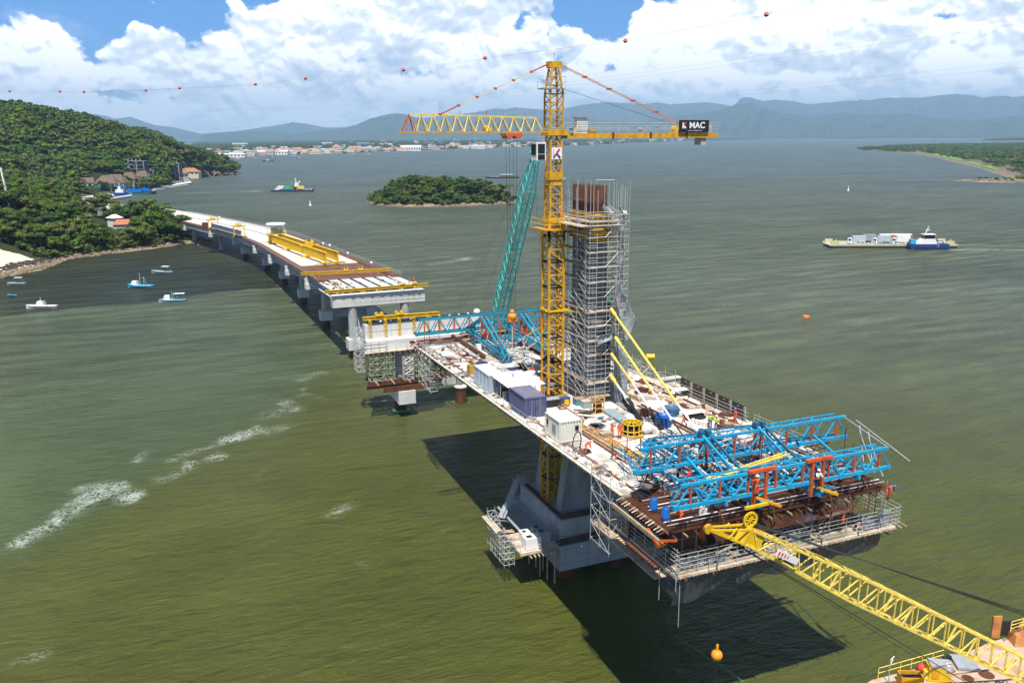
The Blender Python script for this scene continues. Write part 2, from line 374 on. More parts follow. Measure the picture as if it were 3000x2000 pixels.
    st(1.3, .5, (330, 1425), (470, 1400), (560, 1340), (690, 1290), (790, 1240), (860, 1195), (900, 1120), (935, 1085)); st(1.2, .42, (0, 1625), (60, 1590))
    st(2.2, .42, (560, 1500), (700, 1440), (820, 1330)); st(2.0, .4, (930, 1200), (1000, 1120), (1030, 1080))
    st(1.2, .8, (1020, 1060), (1060, 1056)); st(1.0, .5, (1000, 1045), (1010, 1040)); st(5, .5, (700, 506), (800, 502)); st(5, .35, (1000, 540), (1060, 536))
    at_ = me.attributes.new('foam', 'FLOAT', 'POINT'); at_.data.foreach_set('value', foam.astype(np.float32))
    # two water bodies meet: green tide water on the left, brown river water on the right, dark slack water in the cove
    gp = wp((-900, 935), (0, 932), (200, 908), (440, 890), (640, 860), (900, 840), (1010, 1050), (900, 1120), (780, 1235), (560, 1330), (330, 1480), (60, 1610), (-900, 1900))
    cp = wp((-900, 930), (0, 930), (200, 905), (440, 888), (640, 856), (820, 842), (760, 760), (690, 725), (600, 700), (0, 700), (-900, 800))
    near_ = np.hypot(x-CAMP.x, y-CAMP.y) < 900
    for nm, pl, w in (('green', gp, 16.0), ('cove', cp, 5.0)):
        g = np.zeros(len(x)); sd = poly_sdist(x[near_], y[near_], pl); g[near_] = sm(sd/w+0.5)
        a2 = me.attributes.new(nm, 'FLOAT', 'POINT'); a2.data.foreach_set('value', g.astype(np.float32))
    m = bpy.data.materials.new('estuary_water'); m.use_nodes = True; t = NT(m.node_tree); bs = t.n['Principled BSDF']
    geo = t.new('ShaderNodeNewGeometry'); pos = geo.outputs['Position']
    def attr(nm): a = t.new('ShaderNodeAttribute'); a.attribute_name = nm; return a.outputs['Fac']
    big = t.noise(pos, 0.012, 5, 0.6, 0.4); mid = t.noise(pos, 0.06, 5, 0.6, 0.2)
    mp = t.new('ShaderNodeMapping'); mp.inputs['Scale'].default_value = (0.006, 0.03, 1); mp.inputs['Rotation'].default_value = (0, 0, YAW+0.15); t.l.new(pos, mp.inputs[0])
    strk = t.noise(mp.outputs[0], 1.0, 6, 0.6, 0.3)
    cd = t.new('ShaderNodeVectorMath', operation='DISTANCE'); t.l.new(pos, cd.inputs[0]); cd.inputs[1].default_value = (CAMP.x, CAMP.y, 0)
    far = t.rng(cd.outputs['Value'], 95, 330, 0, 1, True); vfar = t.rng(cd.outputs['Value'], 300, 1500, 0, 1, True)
    brown = (0.066, 0.074, 0.015); grn = (0.054, 0.084, 0.032)
    c = t.mix(t.rng(t.m('ADD', t.m('MULTIPLY', attr('green'), 0.9), t.m('MULTIPLY', t.m('SUBTRACT', big, 0.5), 1.2)), 0.1, 0.9, 0, 1), brown, grn)
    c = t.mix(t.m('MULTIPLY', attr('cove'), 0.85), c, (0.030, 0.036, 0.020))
    c = t.mix(t.m('MULTIPLY', far, t.m('SUBTRACT', 0.8, t.m('MULTIPLY', attr('cove'), 0.7))), c, (0.128, 0.152, 0.088)); c = t.mix(vfar, c, (0.112, 0.150, 0.148))  # base colour turns paler with distance, standing in for reflected sky
    k = t.m('ADD', t.m('MULTIPLY', t.rng(mid, 0.3, 0.7, 0.86, 1.14), t.rng(big, 0.3, 0.7, 0.86, 1.14)), t.m('MULTIPLY', t.m('SUBTRACT', strk, 0.5), t.m('ADD', 0.25, t.m('MULTIPLY', far, 0.9))))
    vm = t.new('ShaderNodeVectorMath', operation='SCALE'); t.l.new(c, vm.inputs[0]); t.l.new(k, vm.inputs['Scale'])
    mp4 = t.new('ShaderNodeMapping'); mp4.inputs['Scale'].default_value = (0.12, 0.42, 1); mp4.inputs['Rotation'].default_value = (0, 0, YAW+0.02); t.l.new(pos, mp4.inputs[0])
    ripple_tone = t.rng(t.noise(mp4.outputs[0], 1.0, 7, 0.75, 0.4), 0.3, 0.7, 0.80, 1.22)  # light and dark of ripple facets reflecting sky, painted into the colour
    vm2 = t.new('ShaderNodeVectorMath', operation='SCALE'); t.l.new(vm.outputs[0], vm2.inputs[0]); t.l.new(t.m('ADD', 1.0, t.m('MULTIPLY', t.m('SUBTRACT', ripple_tone, 1.0), t.rng(far, 0, 1, 0.35, 0.9))), vm2.inputs['Scale']); vm = vm2
    f1 = t.noise(pos, 0.75, 8, 0.72, 1.2); f2 = t.noise(pos, 0.16, 3, 0.6, 0.6)
    lines = t.m('SUBTRACT', 1.0, t.m('MULTIPLY', t.m('ABSOLUTE', t.m('SUBTRACT', f1, 0.5)), 9.0), clamp=True)
    fm = t.m('MULTIPLY', attr('foam'), t.m('ADD', t.m('MULTIPLY', lines, 0.8), t.rng(f2, 0.42, 0.7, -0.12, 0.28)))
    fm = t.rng(fm, 0.26, 1.0, 0, 0.8, True)
    # loose flecks everywhere
    fl = t.rng(t.noise(pos, 0.35, 7, 0.75, 0.8), 0.735, 0.80, 0, 0.35, True)
    fm = t.m('MAXIMUM', fm, t.m('MULTIPLY', fl, t.rng(f2, 0.5, 0.62, 0, 1)))
    c = t.mix(fm, vm.outputs[0], (0.62, 0.68, 0.62))
    t.l.new(c, bs.inputs['Base Color'])
    t.l.new(t.m('ADD', t.rng(cd.outputs['Value'], 110, 420, 0.18, 0.42), t.m('MULTIPLY', fm, 0.4)), bs.inputs['Roughness']); bs.inputs['IOR'].default_value = 1.33
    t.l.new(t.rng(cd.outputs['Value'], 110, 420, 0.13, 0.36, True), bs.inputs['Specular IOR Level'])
    # wind ripples and small chop
    mp2 = t.new('ShaderNodeMapping'); mp2.inputs['Scale'].default_value = (0.55, 1.5, 1); mp2.inputs['Rotation'].default_value = (0, 0, YAW+0.12); t.l.new(pos, mp2.inputs[0])
    w1 = t.noise(mp2.outputs[0], 0.8, 5, 0.65, 0.5); w2 = t.noise(mp2.outputs[0], 0.22, 4, 0.6, 0.4)
    mp3 = t.new('ShaderNodeMapping'); mp3.inputs['Scale'].default_value = (0.05, 0.17, 1); mp3.inputs['Rotation'].default_value = (0, 0, YAW-0.05); t.l.new(pos, mp3.inputs[0])
    w3 = t.noise(mp3.outputs[0], 1.0, 6, 0.72, 0.5)
    hgt = t.m('ADD', t.m('ADD', w1, t.m('MULTIPLY', w2, 2.2)), t.m('MULTIPLY', w3, t.m('MULTIPLY', far, 16.0)))
    bp = t.new('ShaderNodeBump'); bp.inputs['Strength'].default_value = 1.0; bp.inputs['Distance'].default_value = 0.62
    t.l.new(hgt, bp.inputs['Height']); t.l.new(bp.outputs[0], bs.inputs['Normal'])
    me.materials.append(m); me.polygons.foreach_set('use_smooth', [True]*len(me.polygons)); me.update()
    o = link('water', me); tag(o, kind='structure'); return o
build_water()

# ------------------------------------------------------------------ land
def land_material(name, low, high, rock=None, z0=1.0, z1=3.0, sc=0.2, pat=None):
    m = bpy.data.materials.new(name); m.use_nodes = True; t = NT(m.node_tree); bs = t.n['Principled BSDF']
    geo = t.new('ShaderNodeNewGeometry'); pos = geo.outputs['Position']
    n = t.noise(pos, sc, 6, 0.65); z = t.sep(pos)[2]
    c = t.mix(t.rng(t.m('ADD', z, t.m('MULTIPLY', t.m('SUBTRACT', n, 0.5), 2.0)), z0, z1, 0, 1, True), low, high)
    k = t.rng(t.noise(pos, sc*5, 5, 0.7), 0.25, 0.75, 0.65, 1.35)
    vm = t.new('ShaderNodeVectorMath', operation='SCALE'); t.l.new(c, vm.inputs[0]); t.l.new(k, vm.inputs['Scale'])
    t.l.new(vm.outputs[0], bs.inputs['Base Color']); bs.inputs['Roughness'].default_value = 0.95; bs.inputs['Specular IOR Level'].default_value = 0.1
    bp = t.new('ShaderNodeBump'); bp.inputs['Strength'].default_value = 0.6; bp.inputs['Distance'].default_value = 0.4
    t.l.new(t.noise(pos, sc*4, 5, 0.7), bp.inputs['Height']); t.l.new(bp.outputs[0], bs.inputs['Normal'])
    return m
def poly_sdist(x, y, poly):
    d = seg_dist(x, y, list(poly)+[poly[0]])
    return np.where(in_poly(x, y, poly), d, -d)
def fnoise(x, y, s, seed=0.0, o=4):
    return np.array([mnoise.fractal((a*s+seed, b*s-seed, seed), 1.0, 2.0, o) for a, b in zip(x.ravel(), y.ravel())]).reshape(x.shape)
def land(name, poly, step, hf, m, rough=0.6, skirt=6):
    P = np.array(poly); x0, y0 = P.min(0)-skirt*2; x1, y1 = P.max(0)+skirt*2
    gx = np.arange(x0, x1+step, step); gy = np.arange(y0, y1+step, step)
    X, Y = np.meshgrid(gx, gy, indexing='ij')
    X = X+fnoise(X, Y, 0.5/step, 3.1, 2)*step*.3; Y = Y+fnoise(X, Y, 0.5/step, 8.7, 2)*step*.3
    wob = fnoise(X, Y, 0.04, 5.0, 4)*min(3.0, step*0.8)
    S = poly_sdist(X, Y, poly)+wob
    Z = np.where(S > 0, hf(X, Y, S), np.maximum(S*0.35, -2.5))
    keep = S > -skirt
    idx = -np.ones(X.shape, int); idx[keep] = np.arange(keep.sum())
    V = np.stack([X[keep], Y[keep], Z[keep]], -1)
    q_ = np.stack([idx[:-1, :-1], idx[1:, :-1], idx[1:, 1:], idx[:-1, 1:]], -1).reshape(-1, 4)
    q_ = q_[(q_ >= 0).all(1)]
    me = bpy.data.meshes.new(name); me.from_pydata(V.tolist(), [], q_.tolist()); me.materials.append(m)
    me.polygons.foreach_set('use_smooth', [True]*len(me.polygons)); me.update()
    o = link(name, me); tag(o, kind='structure')
    tree = (gx, gy, Z, S)
    def zf(x, y):
        i = (x-x0)/step; j = (y-y0)/step; a = int(i); b = int(j)
        if a < 0 or b < 0 or a >= X.shape[0]-1 or b >= X.shape[1]-1: return -3, -99
        u, v = i-a, j-b
        def bl(A): return A[a, b]*(1-u)*(1-v)+A[a+1, b]*u*(1-v)+A[a, b+1]*(1-u)*v+A[a+1, b+1]*u*v
        return bl(Z), bl(S)
    return o, zf
SHOREM = land_material('rocky_shore_soil', (0.28, 0.23, 0.16), (0.035, 0.045, 0.018), z0=0.9, z1=2.6)
FORM = land_material('forest_floor', (0.16, 0.14, 0.09), (0.022, 0.035, 0.012), z0=0.8, z1=3.0, sc=0.05)
def sm(a): a = np.clip(a, 0, 1); return a*a*(3-2*a)
# near headland: the bridge lands on it
HEAD = wp((-700, 900), (-60, 830), (60, 803), (130, 790), (190, 762), (300, 746), (450, 728), (560, 712), (602, 716), (600, 702), (585, 690), (570, 672), (520, 640), (470, 625), (400, 612), (330, 604), (240, 600), (150, 596), (0, 590), (-700, 600))
def head_h(X, Y, S):
    r = np.hypot(X-CAMP.x, Y-CAMP.y); a = np.arctan2(X-CAMP.x, Y-CAMP.y)+YAW
    left = sm((-0.42-a)/0.16)            # rises to the left
    return 0.3+2.6*sm(S/14)+(3.0+15.0*left)*sm((S-8)/60)+fnoise(X, Y, 0.03, 1.0, 3)*0.8*sm(S/20)
_, zhead = land('near_headland', HEAD, 4.0, head_h, SHOREM)
# sandy beach at the left edge
SAND = mat('beach_sand', (0.66, 0.58, 0.44), 0.95, 0, 0.1, 0.6, (0.48, 0.40, 0.28), 0.4, 0.3, 0.15, 6)
def grid_patch(name, poly, step, zfun, m, kind='structure'):
    P = np.array(poly); x0, y0 = P.min(0); x1, y1 = P.max(0)
    X, Y = np.meshgrid(np.arange(x0, x1+step, step), np.arange(y0, y1+step, step), indexing='ij')
    S = poly_sdist(X, Y, poly); keep = S > -step*.5
    idx = -np.ones(X.shape, int); idx[keep] = np.arange(keep.sum())
    Z = zfun(X, Y, S); V = np.stack([X[keep], Y[keep], Z[keep]], -1)
    q_ = np.stack([idx[:-1, :-1], idx[1:, :-1], idx[1:, 1:], idx[:-1, 1:]], -1).reshape(-1, 4); q_ = q_[(q_ >= 0).all(1)]
    me = bpy.data.meshes.new(name); me.from_pydata(V.tolist(), [], q_.tolist()); me.materials.append(m)
    me.polygons.foreach_set('use_smooth', [True]*len(me.polygons)); me.update(); o = link(name, me); tag(o, kind=kind); return o
grid_patch('beach', wp((-300, 800), (-60, 775), (60, 773), (130, 776), (128, 782), (60, 800), (0, 812), (-80, 835), (-300, 880)), 1.2,
           lambda X, Y, S: np.maximum(np.array([max(zhead(a, b)[0], 0)+0.22 if zhead(a, b)[1] > -90 else 0.6 for a, b in zip(X.ravel(), Y.ravel())]).reshape(X.shape), 0.3), SAND)
# the wooded hill across the bay
def az_px(u): d = ray(u, 430); return math.atan2(d.x, d.y)+YAW
def el_px(u, v): d = ray(u, v); return d.z/math.hypot(d.x, d.y)
def interp(pts, r, extra):
    A = np.array([az_px(p[0]) for p in pts]); E = np.array([51+el_px(*p)*r-extra for p in pts]); return A, E
HILL = wp((-1500, 640), (-400, 615), (0, 600), (180, 600), (235, 592), (300, 578), (330, 575), (430, 563), (500, 552), (560, 524), (625, 517), (690, 513), (698, 509), (690, 504), (640, 494), (560, 480), (-1500, 470))
hp = [(-900, 330), (-400, 300), (-100, 296), (30, 295), (80, 297), (103, 308), (147, 317), (205, 326), (250, 330), (286, 341), (312, 352), (357, 370), (430, 392), (500, 414), (560, 432), (600, 440), (640, 458), (670, 480), (696, 508)]
hA, hH = interp(hp, 1180, 11)
def hill_h(X, Y, S):
    a = np.arctan2(X-CAMP.x, Y-CAMP.y)+YAW; r = np.hypot(X-CAMP.x, Y-CAMP.y)
    H = np.maximum(np.interp(a, hA, hH), 2)
    r0 = np.interp(a, [az_px(0), az_px(330), az_px(520), az_px(600)], [800, 905, 985, 1010]); d = np.clip((r-r0)/(1180-r0), 0, 1.4)
    k = sm(np.clip(d, 0, 1)); lo = sm(S/45)
    nz = fnoise(X, Y, 0.006, 4.0, 4)
    base = 2.0*lo+H*(0.03*lo+0.95*k**0.85)*(1+0.16*nz*(1-k)*2)
    return np.where(r > 1180, H*(1-0.4*sm((r-1180)/500)), base)*sm(S/16)*np.where(r < 1180, 1, 1)+0.4+0.5*nz
_, zhill = land('wooded_hill', HILL, 16.0, hill_h, FORM, skirt=20)
HILL2 = wp((100, 478), (380, 478), (560, 470), (630, 466), (638, 463), (636, 457), (600, 450), (400, 446), (100, 446))
hp2 = [(100, 420), (350, 372), (402, 367), (429, 373), (469, 379), (513, 388), (558, 402), (598, 415), (625, 433), (639, 460)]
hA2, hH2 = interp(hp2, 2100, 10)
def hill2_h(X, Y, S):
    a = np.arctan2(X-CAMP.x, Y-CAMP.y)+YAW; H = np.maximum(np.interp(a, hA2, hH2), 2)
    return H*sm(S/170)+0.3
_, zhill2 = land('far_wooded_hill', HILL2, 30.0, hill2_h, FORM, skirt=40)
# small island in the channel
ISL = wp((1076, 592), (1100, 601), (1180, 607), (1300, 606), (1400, 602), (1470, 598), (1522, 593), (1510, 587), (1440, 580), (1300, 574), (1150, 574), (1090, 582))
def isl_h(X, Y, S): return 0.3+1.3*sm(S/7)+9.0*sm((S-3)/26)
_, zisl = land('small_island', ISL, 4.0, isl_h, SHOREM)
# low mangrove land on the right
MAN = wp((2512, 440), (2560, 443), (2620, 446), (2680, 451), (2740, 462), (2800, 478), (2850, 492), (2880, 500), (2920, 518), (2950, 527), (3000, 529), (3800, 540), (3800, 418), (3000, 421), (2850, 424), (2650, 428), (2540, 433))
def flat_h(X, Y, S): return 0.2+0.8*sm(S/30)
FLATM = land_material('mudflat', (0.19, 0.155, 0.12), (0.07, 0.075, 0.035), z0=0.75, z1=1.3, sc=0.05)
_, zman = land('mangrove_flat', MAN, 22.0, flat_h, FLATM, skirt=30)
SPIT = wp((2785, 530), (2850, 528), (2930, 525), (3100, 520), (3500, 528), (3500, 538), (3000, 535), (2880, 534))
_, zspit = land('rocky_spit', SPIT, 6.0, lambda X, Y, S: 0.2+1.4*sm(S/8), SHOREM)
GRASSM = mat('salt_marsh_grass', (0.16, 0.27, 0.04), 0.95, 0, 0.2, 0.2, (0.09, 0.15, 0.03), 0.5, 0.05)
grid_patch('marsh_grass', wp((2660, 448), (2700, 449), (2780, 466), (2840, 478), (2870, 488), (2905, 500), (2915, 495), (2860, 478), (2790, 460), (2720, 447)), 8.0, lambda X, Y, S: 1.15+0*X, GRASSM, 'stuff')
grid_patch('marsh_grass', wp((2880, 492), (2915, 502), (2930, 500), (2900, 484)), 6.0, lambda X, Y, S: 1.2+0*X, GRASSM, 'stuff')
for nm, pp in (('mangrove_island', ((2375, 403.5), (2400, 406.5), (2500, 407), (2580, 405), (2590, 402.5), (2480, 400.5))), ('mangrove_island', ((2870, 410), (2900, 413), (3300, 414), (3300, 404), (2950, 406))),
               ('mangrove_island', ((2838, 397), (2860, 398.4), (2920, 398), (2915, 396), (2860, 395.8)))):
    P_ = wp(*pp); stp = max(20.0, (max(p[0] for p in P_)-min(p[0] for p in P_))/60)
    land(nm, P_, stp, lambda X, Y, S: 0.3+8*sm(S/30), FORM, skirt=stp)
# lowland with the town on its shore
PLAIN = wp((560, 476), (640, 466), (660, 462), (700, 464), (760, 458), (850, 453), (1000, 452), (1150, 445), (1300, 440), (1500, 433), (1700, 428), (1850, 420), (2000, 414), (2130, 412), (2235, 408.5), (2230, 405.5), (2000, 404), (1700, 404), (1300, 407), (900, 410), (560, 412))
def plain_h(X, Y, S):
    r = np.hypot(X-CAMP.x, Y-CAMP.y)
    return 0.5+2.0*sm(S/60)+7.0*sm((S-500)/900)*(1+0.5*fnoise(X, Y, 0.004, 2.0, 3))
_, zplain = land('coastal_plain', PLAIN, 60.0, plain_h, FORM, skirt=60)
# far rim of land under the mountains, all the way round the view
def rim(name, rin, rout, h, a0, a1, n, m, seed):
    V = []; F_ = []; nr = 14
    for i in range(n+1):
        a = a0+(a1-a0)*i/n; th = a-YAW
        for j in range(nr+1):
            r = rin+(rout-rin)*j/nr
            V.append((CAMP.x+math.sin(th)*r, CAMP.y+math.cos(th)*r, -1 if j == 0 else 0.5+h*(0.5+0.5*mnoise.noise((a*60, j*.7, seed)))))
    for i in range(n):
        for j in range(nr): k = i*(nr+1)+j; F_.append((k, k+1, k+nr+2, k+nr+1))
    me = bpy.data.meshes.new(name); me.from_pydata(V, [], F_); me.materials.append(m); o = link(name, me); tag(o, kind='structure'); return o
rim('far_lowland', 11500, 13500, 9, -PI*0.999, PI*0.999, 700, FORM, 1.5)
# mountains
def mountain(name, prof, r, depth, m, seed, rug=0.5):
    prof = sorted(prof); A = np.array([az_px(p[0]) for p in prof]); H = np.array([51+el_px(p[0], p[1])*r for p in prof]); H = np.maximum(H, 0)
    n = int((A[-1]-A[0])/0.0011); nd = 34; V = []; F_ = []
    for i in range(n+1):
        a = A[0]+(A[-1]-A[0])*i/n; th = a-YAW; h0 = float(np.interp(a, A, H))+1.5*0
        for j in range(nd+1):
            s = j/nd*1.25; rr = r-depth+depth*s
            k = (1-(1-min(s, 1))**1.35) if s <= 1 else 1-(s-1)*1.6
            nz = mnoise.fractal((a*r/900, rr/900, seed), 0.9, 2.1, 5); rg = 1-abs(mnoise.fractal((a*r/1500+7, rr/2600, seed+3), 0.9, 2.0, 5))
            w = max(0.0, 1-abs(s-1)*0)*(1-k**3) if s <= 1 else 0
            z = h0*k+h0*w*(nz*0.25+(rg-0.8)*rug*2.2)
            ed = min(1, s*8)
            V.append((CAMP.x+math.sin(th)*rr, CAMP.y+math.cos(th)*rr, max(-1, z*ed)+((mnoise.noise((a*420, 1, seed))*0.022+mnoise.noise((a*1300, 1, seed))*0.012)*h0 if s > .9 else 0)))
    for i in range(n):
        for j in range(nd): k = i*(nd+1)+j; F_.append((k, k+1, k+nd+2, k+nd+1))
    me = bpy.data.meshes.new(name); me.from_pydata(V, [], F_); me.materials.append(m); me.polygons.foreach_set('use_smooth', [True]*len(me.polygons)); me.update()
    o = link(name, me); tag(o, kind='structure'); return o
MTN = land_material('mountain_forest', (0.05, 0.065, 0.03), (0.05, 0.065, 0.04), z0=0, z1=300, sc=0.0012)
far_prof = [(-700, 330), (-300, 320), (100, 330), (290, 335), (319, 339), (344, 348), (392, 342), (415, 351), (459, 367), (510, 373), (542, 380), (593, 392), (700, 384), (780, 372), (830, 366), (861, 358), (906, 364), (957, 374), (1060, 372), (1150, 345), (1250, 345), (1372, 333), (1423, 324), (1449, 318), (1483, 320), (1508, 314), (1546, 318),
   (1600, 322), (1648, 320), (1695, 309), (1738, 303), (1772, 299), (1823, 303), (1886, 305), (1921, 300), (1959, 306), (2010, 303), (2061, 300), (2112, 306), (2138, 311), (2150, 303), (2160, 290), (2176, 284), (2195, 287), (2208, 292), (2233, 297), (2259, 292), (2316, 297), (2361, 306), (2457, 297), (2520, 295), (2584, 287), (2680, 287),
   (2744, 279), (2782, 276), (2827, 279), (2865, 287), (2903, 281), (2948, 286), (2999, 281), (3100, 290), (3300, 280), (3700, 300)]
mountain('far_mountains', far_prof, 22500, 3500, MTN, 2.0)
near_prof = [(590, 399), (620, 391), (721, 386), (765, 382), (860, 392), (900, 388), (995, 378), (1046, 366), (1084, 350), (1122, 339), (1150, 333), (1185, 333), (1215, 343), (1260, 357), (1330, 365), (1400, 352), (1480, 345), (1560, 352), (1640, 345), (1740, 350), (1850, 358), (1950, 345), (2040, 335), (2100, 322), (2150, 308),
    (2190, 302), (2240, 318), (2300, 335), (2380, 340), (2450, 330), (2560, 338), (2650, 332), (2720, 345), (2850, 352), (2950, 340), (3100, 350), (3500, 360)]
mountain('near_mountains', near_prof, 15500, 2400, MTN, 9.0)
# ------------------------------------------------------------------ air
HZ = MB().box(-25500, 25500, -25500, 25500, -3.6, 1180)
hm = bpy.data.materials.new('haze_air'); hm.use_nodes = True; hn = hm.node_tree.nodes; hn.clear()
pv = hn.new('ShaderNodeVolumePrincipled'); ho = hn.new('ShaderNodeOutputMaterial'); hm.node_tree.links.new(pv.outputs[0], ho.inputs['Volume'])
pv.inputs['Color'].default_value = (0.46, 0.72, 1.0, 1); pv.inputs['Density'].default_value = 0.000066; pv.inputs['Anisotropy'].default_value = 0.0
o = link('haze', HZ.mesh('haze', hm)); tag(o, 'thin pale blue air that fades the town and mountains over the estuary', 'haze', kind='stuff')
# ------------------------------------------------------------------ vegetation
def leaf_material(name, cols, rough=0.85):
    m = bpy.data.materials.new(name); m.use_nodes = True; t = NT(m.node_tree); bs = t.n['Principled BSDF']
    oi = t.new('ShaderNodeObjectInfo'); geo = t.new('ShaderNodeNewGeometry')
    n = t.noise(geo.outputs['Position'], 0.35, 3, 0.6); n2 = t.noise(geo.outputs['Position'], 0.02, 3, 0.6)
    rp = t.new('ShaderNodeValToRGB')
    v = t.m('FRACT', t.m('ADD', oi.outputs['Random'], t.m('MULTIPLY', n2, 0.35)))
    t.l.new(v, rp.inputs[0]); el_ = rp.color_ramp.elements
    el_[0].position = 0; el_[0].color = (*cols[0], 1); el_[1].position = 1; el_[1].color = (*cols[-1], 1)
    for i, c in enumerate(cols[1:-1]): e = el_.new((i+1)/(len(cols)-1)); e.color = (*c, 1)
    vm = t.new('ShaderNodeVectorMath', operation='SCALE'); t.l.new(rp.outputs[0], vm.inputs[0]); t.l.new(t.rng(n, 0.3, 0.7, 0.45, 1.6), vm.inputs['Scale'])
    t.l.new(vm.outputs[0], bs.inputs['Base Color']); bs.inputs['Roughness'].default_value = rough; bs.inputs['Specular IOR Level'].default_value = 0.15
    return m
LEAF = leaf_material('broadleaf_foliage', [(0.046, 0.092, 0.014), (0.080, 0.120, 0.017), (0.034, 0.072, 0.014), (0.061, 0.116, 0.014), (0.099, 0.108, 0.027), (0.038, 0.084, 0.017)])
LEAFY = leaf_material('bright_foliage', [(0.106, 0.168, 0.015), (0.076, 0.144, 0.015), (0.129, 0.160, 0.027)])
PALMF = leaf_material('palm_fronds', [(0.046, 0.080, 0.015), (0.068, 0.096, 0.019), (0.034, 0.068, 0.015)])
BARK = mat('tree_bark', (0.16, 0.12, 0.09), 0.95, 0, 0.25, 3.0)
def crown_mesh(name, R, hh, nclump, ncard, card, m, seed, flat=0.0, core=True):
    rg = np.random.RandomState(seed)
    V = []; F_ = []
    cl = []
    for i in range(nclump):
        th = rg.uniform(0, 2*PI); u = rg.uniform(0.0, 1.0)**0.5; ph = rg.uniform(-0.15, 1.0)
        r = R*(0.82*u); z = hh*(0.35+0.62*math.sqrt(max(0, 1-(u*0.95)**2))*max(ph, 0.25 if u < .6 else ph))
        if ph < 0: z = hh*rg.uniform(.12, .35)
        cl.append((r*math.cos(th), r*math.sin(th), z*(1-flat)+flat*hh*0.8, R*rg.uniform(0.26, 0.42)))
    per = ncard//nclump
    for (cx, cy, cz, cr) in cl:
        for k in range(per):
            d = rg.normal(size=3); d /= np.linalg.norm(d); d[2] = abs(d[2])*0.9-0.15 if rg.rand() < .8 else d[2]
            p = np.array([cx, cy, cz])+d*cr*np.array([1, 1, 0.62])*rg.uniform(0.75, 1.05)
            nrm = d+rg.normal(size=3)*0.45+np.array([0, 0, .25]); nrm /= np.linalg.norm(nrm)
            a = np.cross(nrm, rg.normal(size=3)); a /= np.linalg.norm(a); b = np.cross(nrm, a)
            s1 = card*rg.uniform(.6, 1.25); s2 = s1*rg.uniform(.5, .9)
            n = len(V); V += [tuple(p-a*s1), tuple(p-b*s2*.8+a*.1), tuple(p+a*s1), tuple(p+b*s2)]; F_.append((n, n+1, n+2, n+3))
    if core:
        for (cx, cy, cz, cr) in cl+[(0, 0, hh*.38, R*.55)]:
            n = len(V); k = .80
            pts = []
            for j, (zz, rr) in enumerate(((-.5, .55), (.1, 1.0), (.62, .6))):
                for i in range(5):
                    q_ = 2*PI*(i+.5*j)/5+cx; jit = rg.uniform(.8, 1.15); pts.append((cx+cr*k*rr*jit*math.cos(q_), cy+cr*k*rr*jit*math.sin(q_), cz+cr*.62*k*zz))
            V += pts+[(cx, cy, cz+cr*.62*k)]
            for j in range(2):
                for i in range(5): F_.append((n+j*5+i, n+j*5+(i+1) % 5, n+(j+1)*5+(i+1) % 5, n+(j+1)*5+i))
            for i in range(5): F_.append((n+10+i, n+10+(i+1) % 5, n+15))
    me = bpy.data.meshes.new(name); me.from_pydata(V, [], F_); me.materials.append(m); me.update(); return me
def trunk_mesh(name, H, r, spread, seed):
    rg = random.Random(seed); b = MB(); b.tube((0, 0, -1.5), (0.1, 0, H*.45), r, 7, r*.7, False)
    for i in range(5):
        a = 2*PI*i/5+rg.uniform(-.4, .4); e = (spread*.6*math.cos(a), spread*.6*math.sin(a), H*rg.uniform(.62, .8))
        b.tube((0.1, 0, H*.42), e, r*.5, 5, r*.2, False)
        for k in range(2):
            a2 = a+rg.uniform(-.8, .8); b.tube(e, (e[0]+spread*.3*math.cos(a2), e[1]+spread*.3*math.sin(a2), e[2]+H*.12), r*.2, 4, r*.08, False)
    return b.mesh(name, BARK)
TREEPROTO = []
for i in range(7):
    R = [5.5, 6.2, 5.0, 7.2, 4.6, 6.0, 5.2][i]; H = [10, 11, 9.5, 10.5, 9, 12, 8.5][i]
    cm = crown_mesh('crown', R, H*.72, 13+i, 1150, 0.42, LEAFY if i == 4 else LEAF, 20+i, flat=.35 if i == 3 else 0)
    TREEPROTO.append((trunk_mesh('trunk', H, .32, R, i), cm, H, R))
def frond_mesh(name, L, n, seed, lift=.5):
    rg = random.Random(seed); V = []; F_ = []
    for i in range(n):
        a = 2*PI*i/n+rg.uniform(-.15, .15); up = lift*rg.uniform(.3, 1.3); prev = None
        dx_, dy_ = math.cos(a), math.sin(a); px_, py_ = -dy_, dx_
        for k in range(7):
            s = k/6; r = L*s*(1-.15*s); z = L*(up*s-(.55+up*.6)*s*s)
            w = .55*math.sin(PI*min(.98, .12+s*.86))+.05
            c = Vector((dx_*r, dy_*r, z)); lft = c+Vector((px_, py_, -.55))*w; rgt = c+Vector((-px_, -py_, -.55))*w
            n0 = len(V); V += [tuple(lft), tuple(c), tuple(rgt)]
            if prev is not None: F_ += [(prev, prev+1, n0+1, n0), (prev+1, prev+2, n0+2, n0+1)]
            prev = n0
    me = bpy.data.meshes.new(name); me.from_pydata(V, [], F_); me.materials.append(PALMF); me.update(); return me
PF = [frond_mesh('crown', 3.3, 15, 3), frond_mesh('crown', 2.9, 13, 4, .8)]
def palm_trunk(H, seed):
    b = MB(); p0 = (0, 0, -1)
    for k in range(5): p1 = (0.5*math.sin(k*.4), 0.12*k, H*(k+1)/5); b.tube(p0, p1, .19-.015*k, 6, .175-.015*k, False); p0 = p1
    return b.mesh('trunk', BARK), p0
PT = [palm_trunk(8.5, 1), palm_trunk(6.0, 2)]
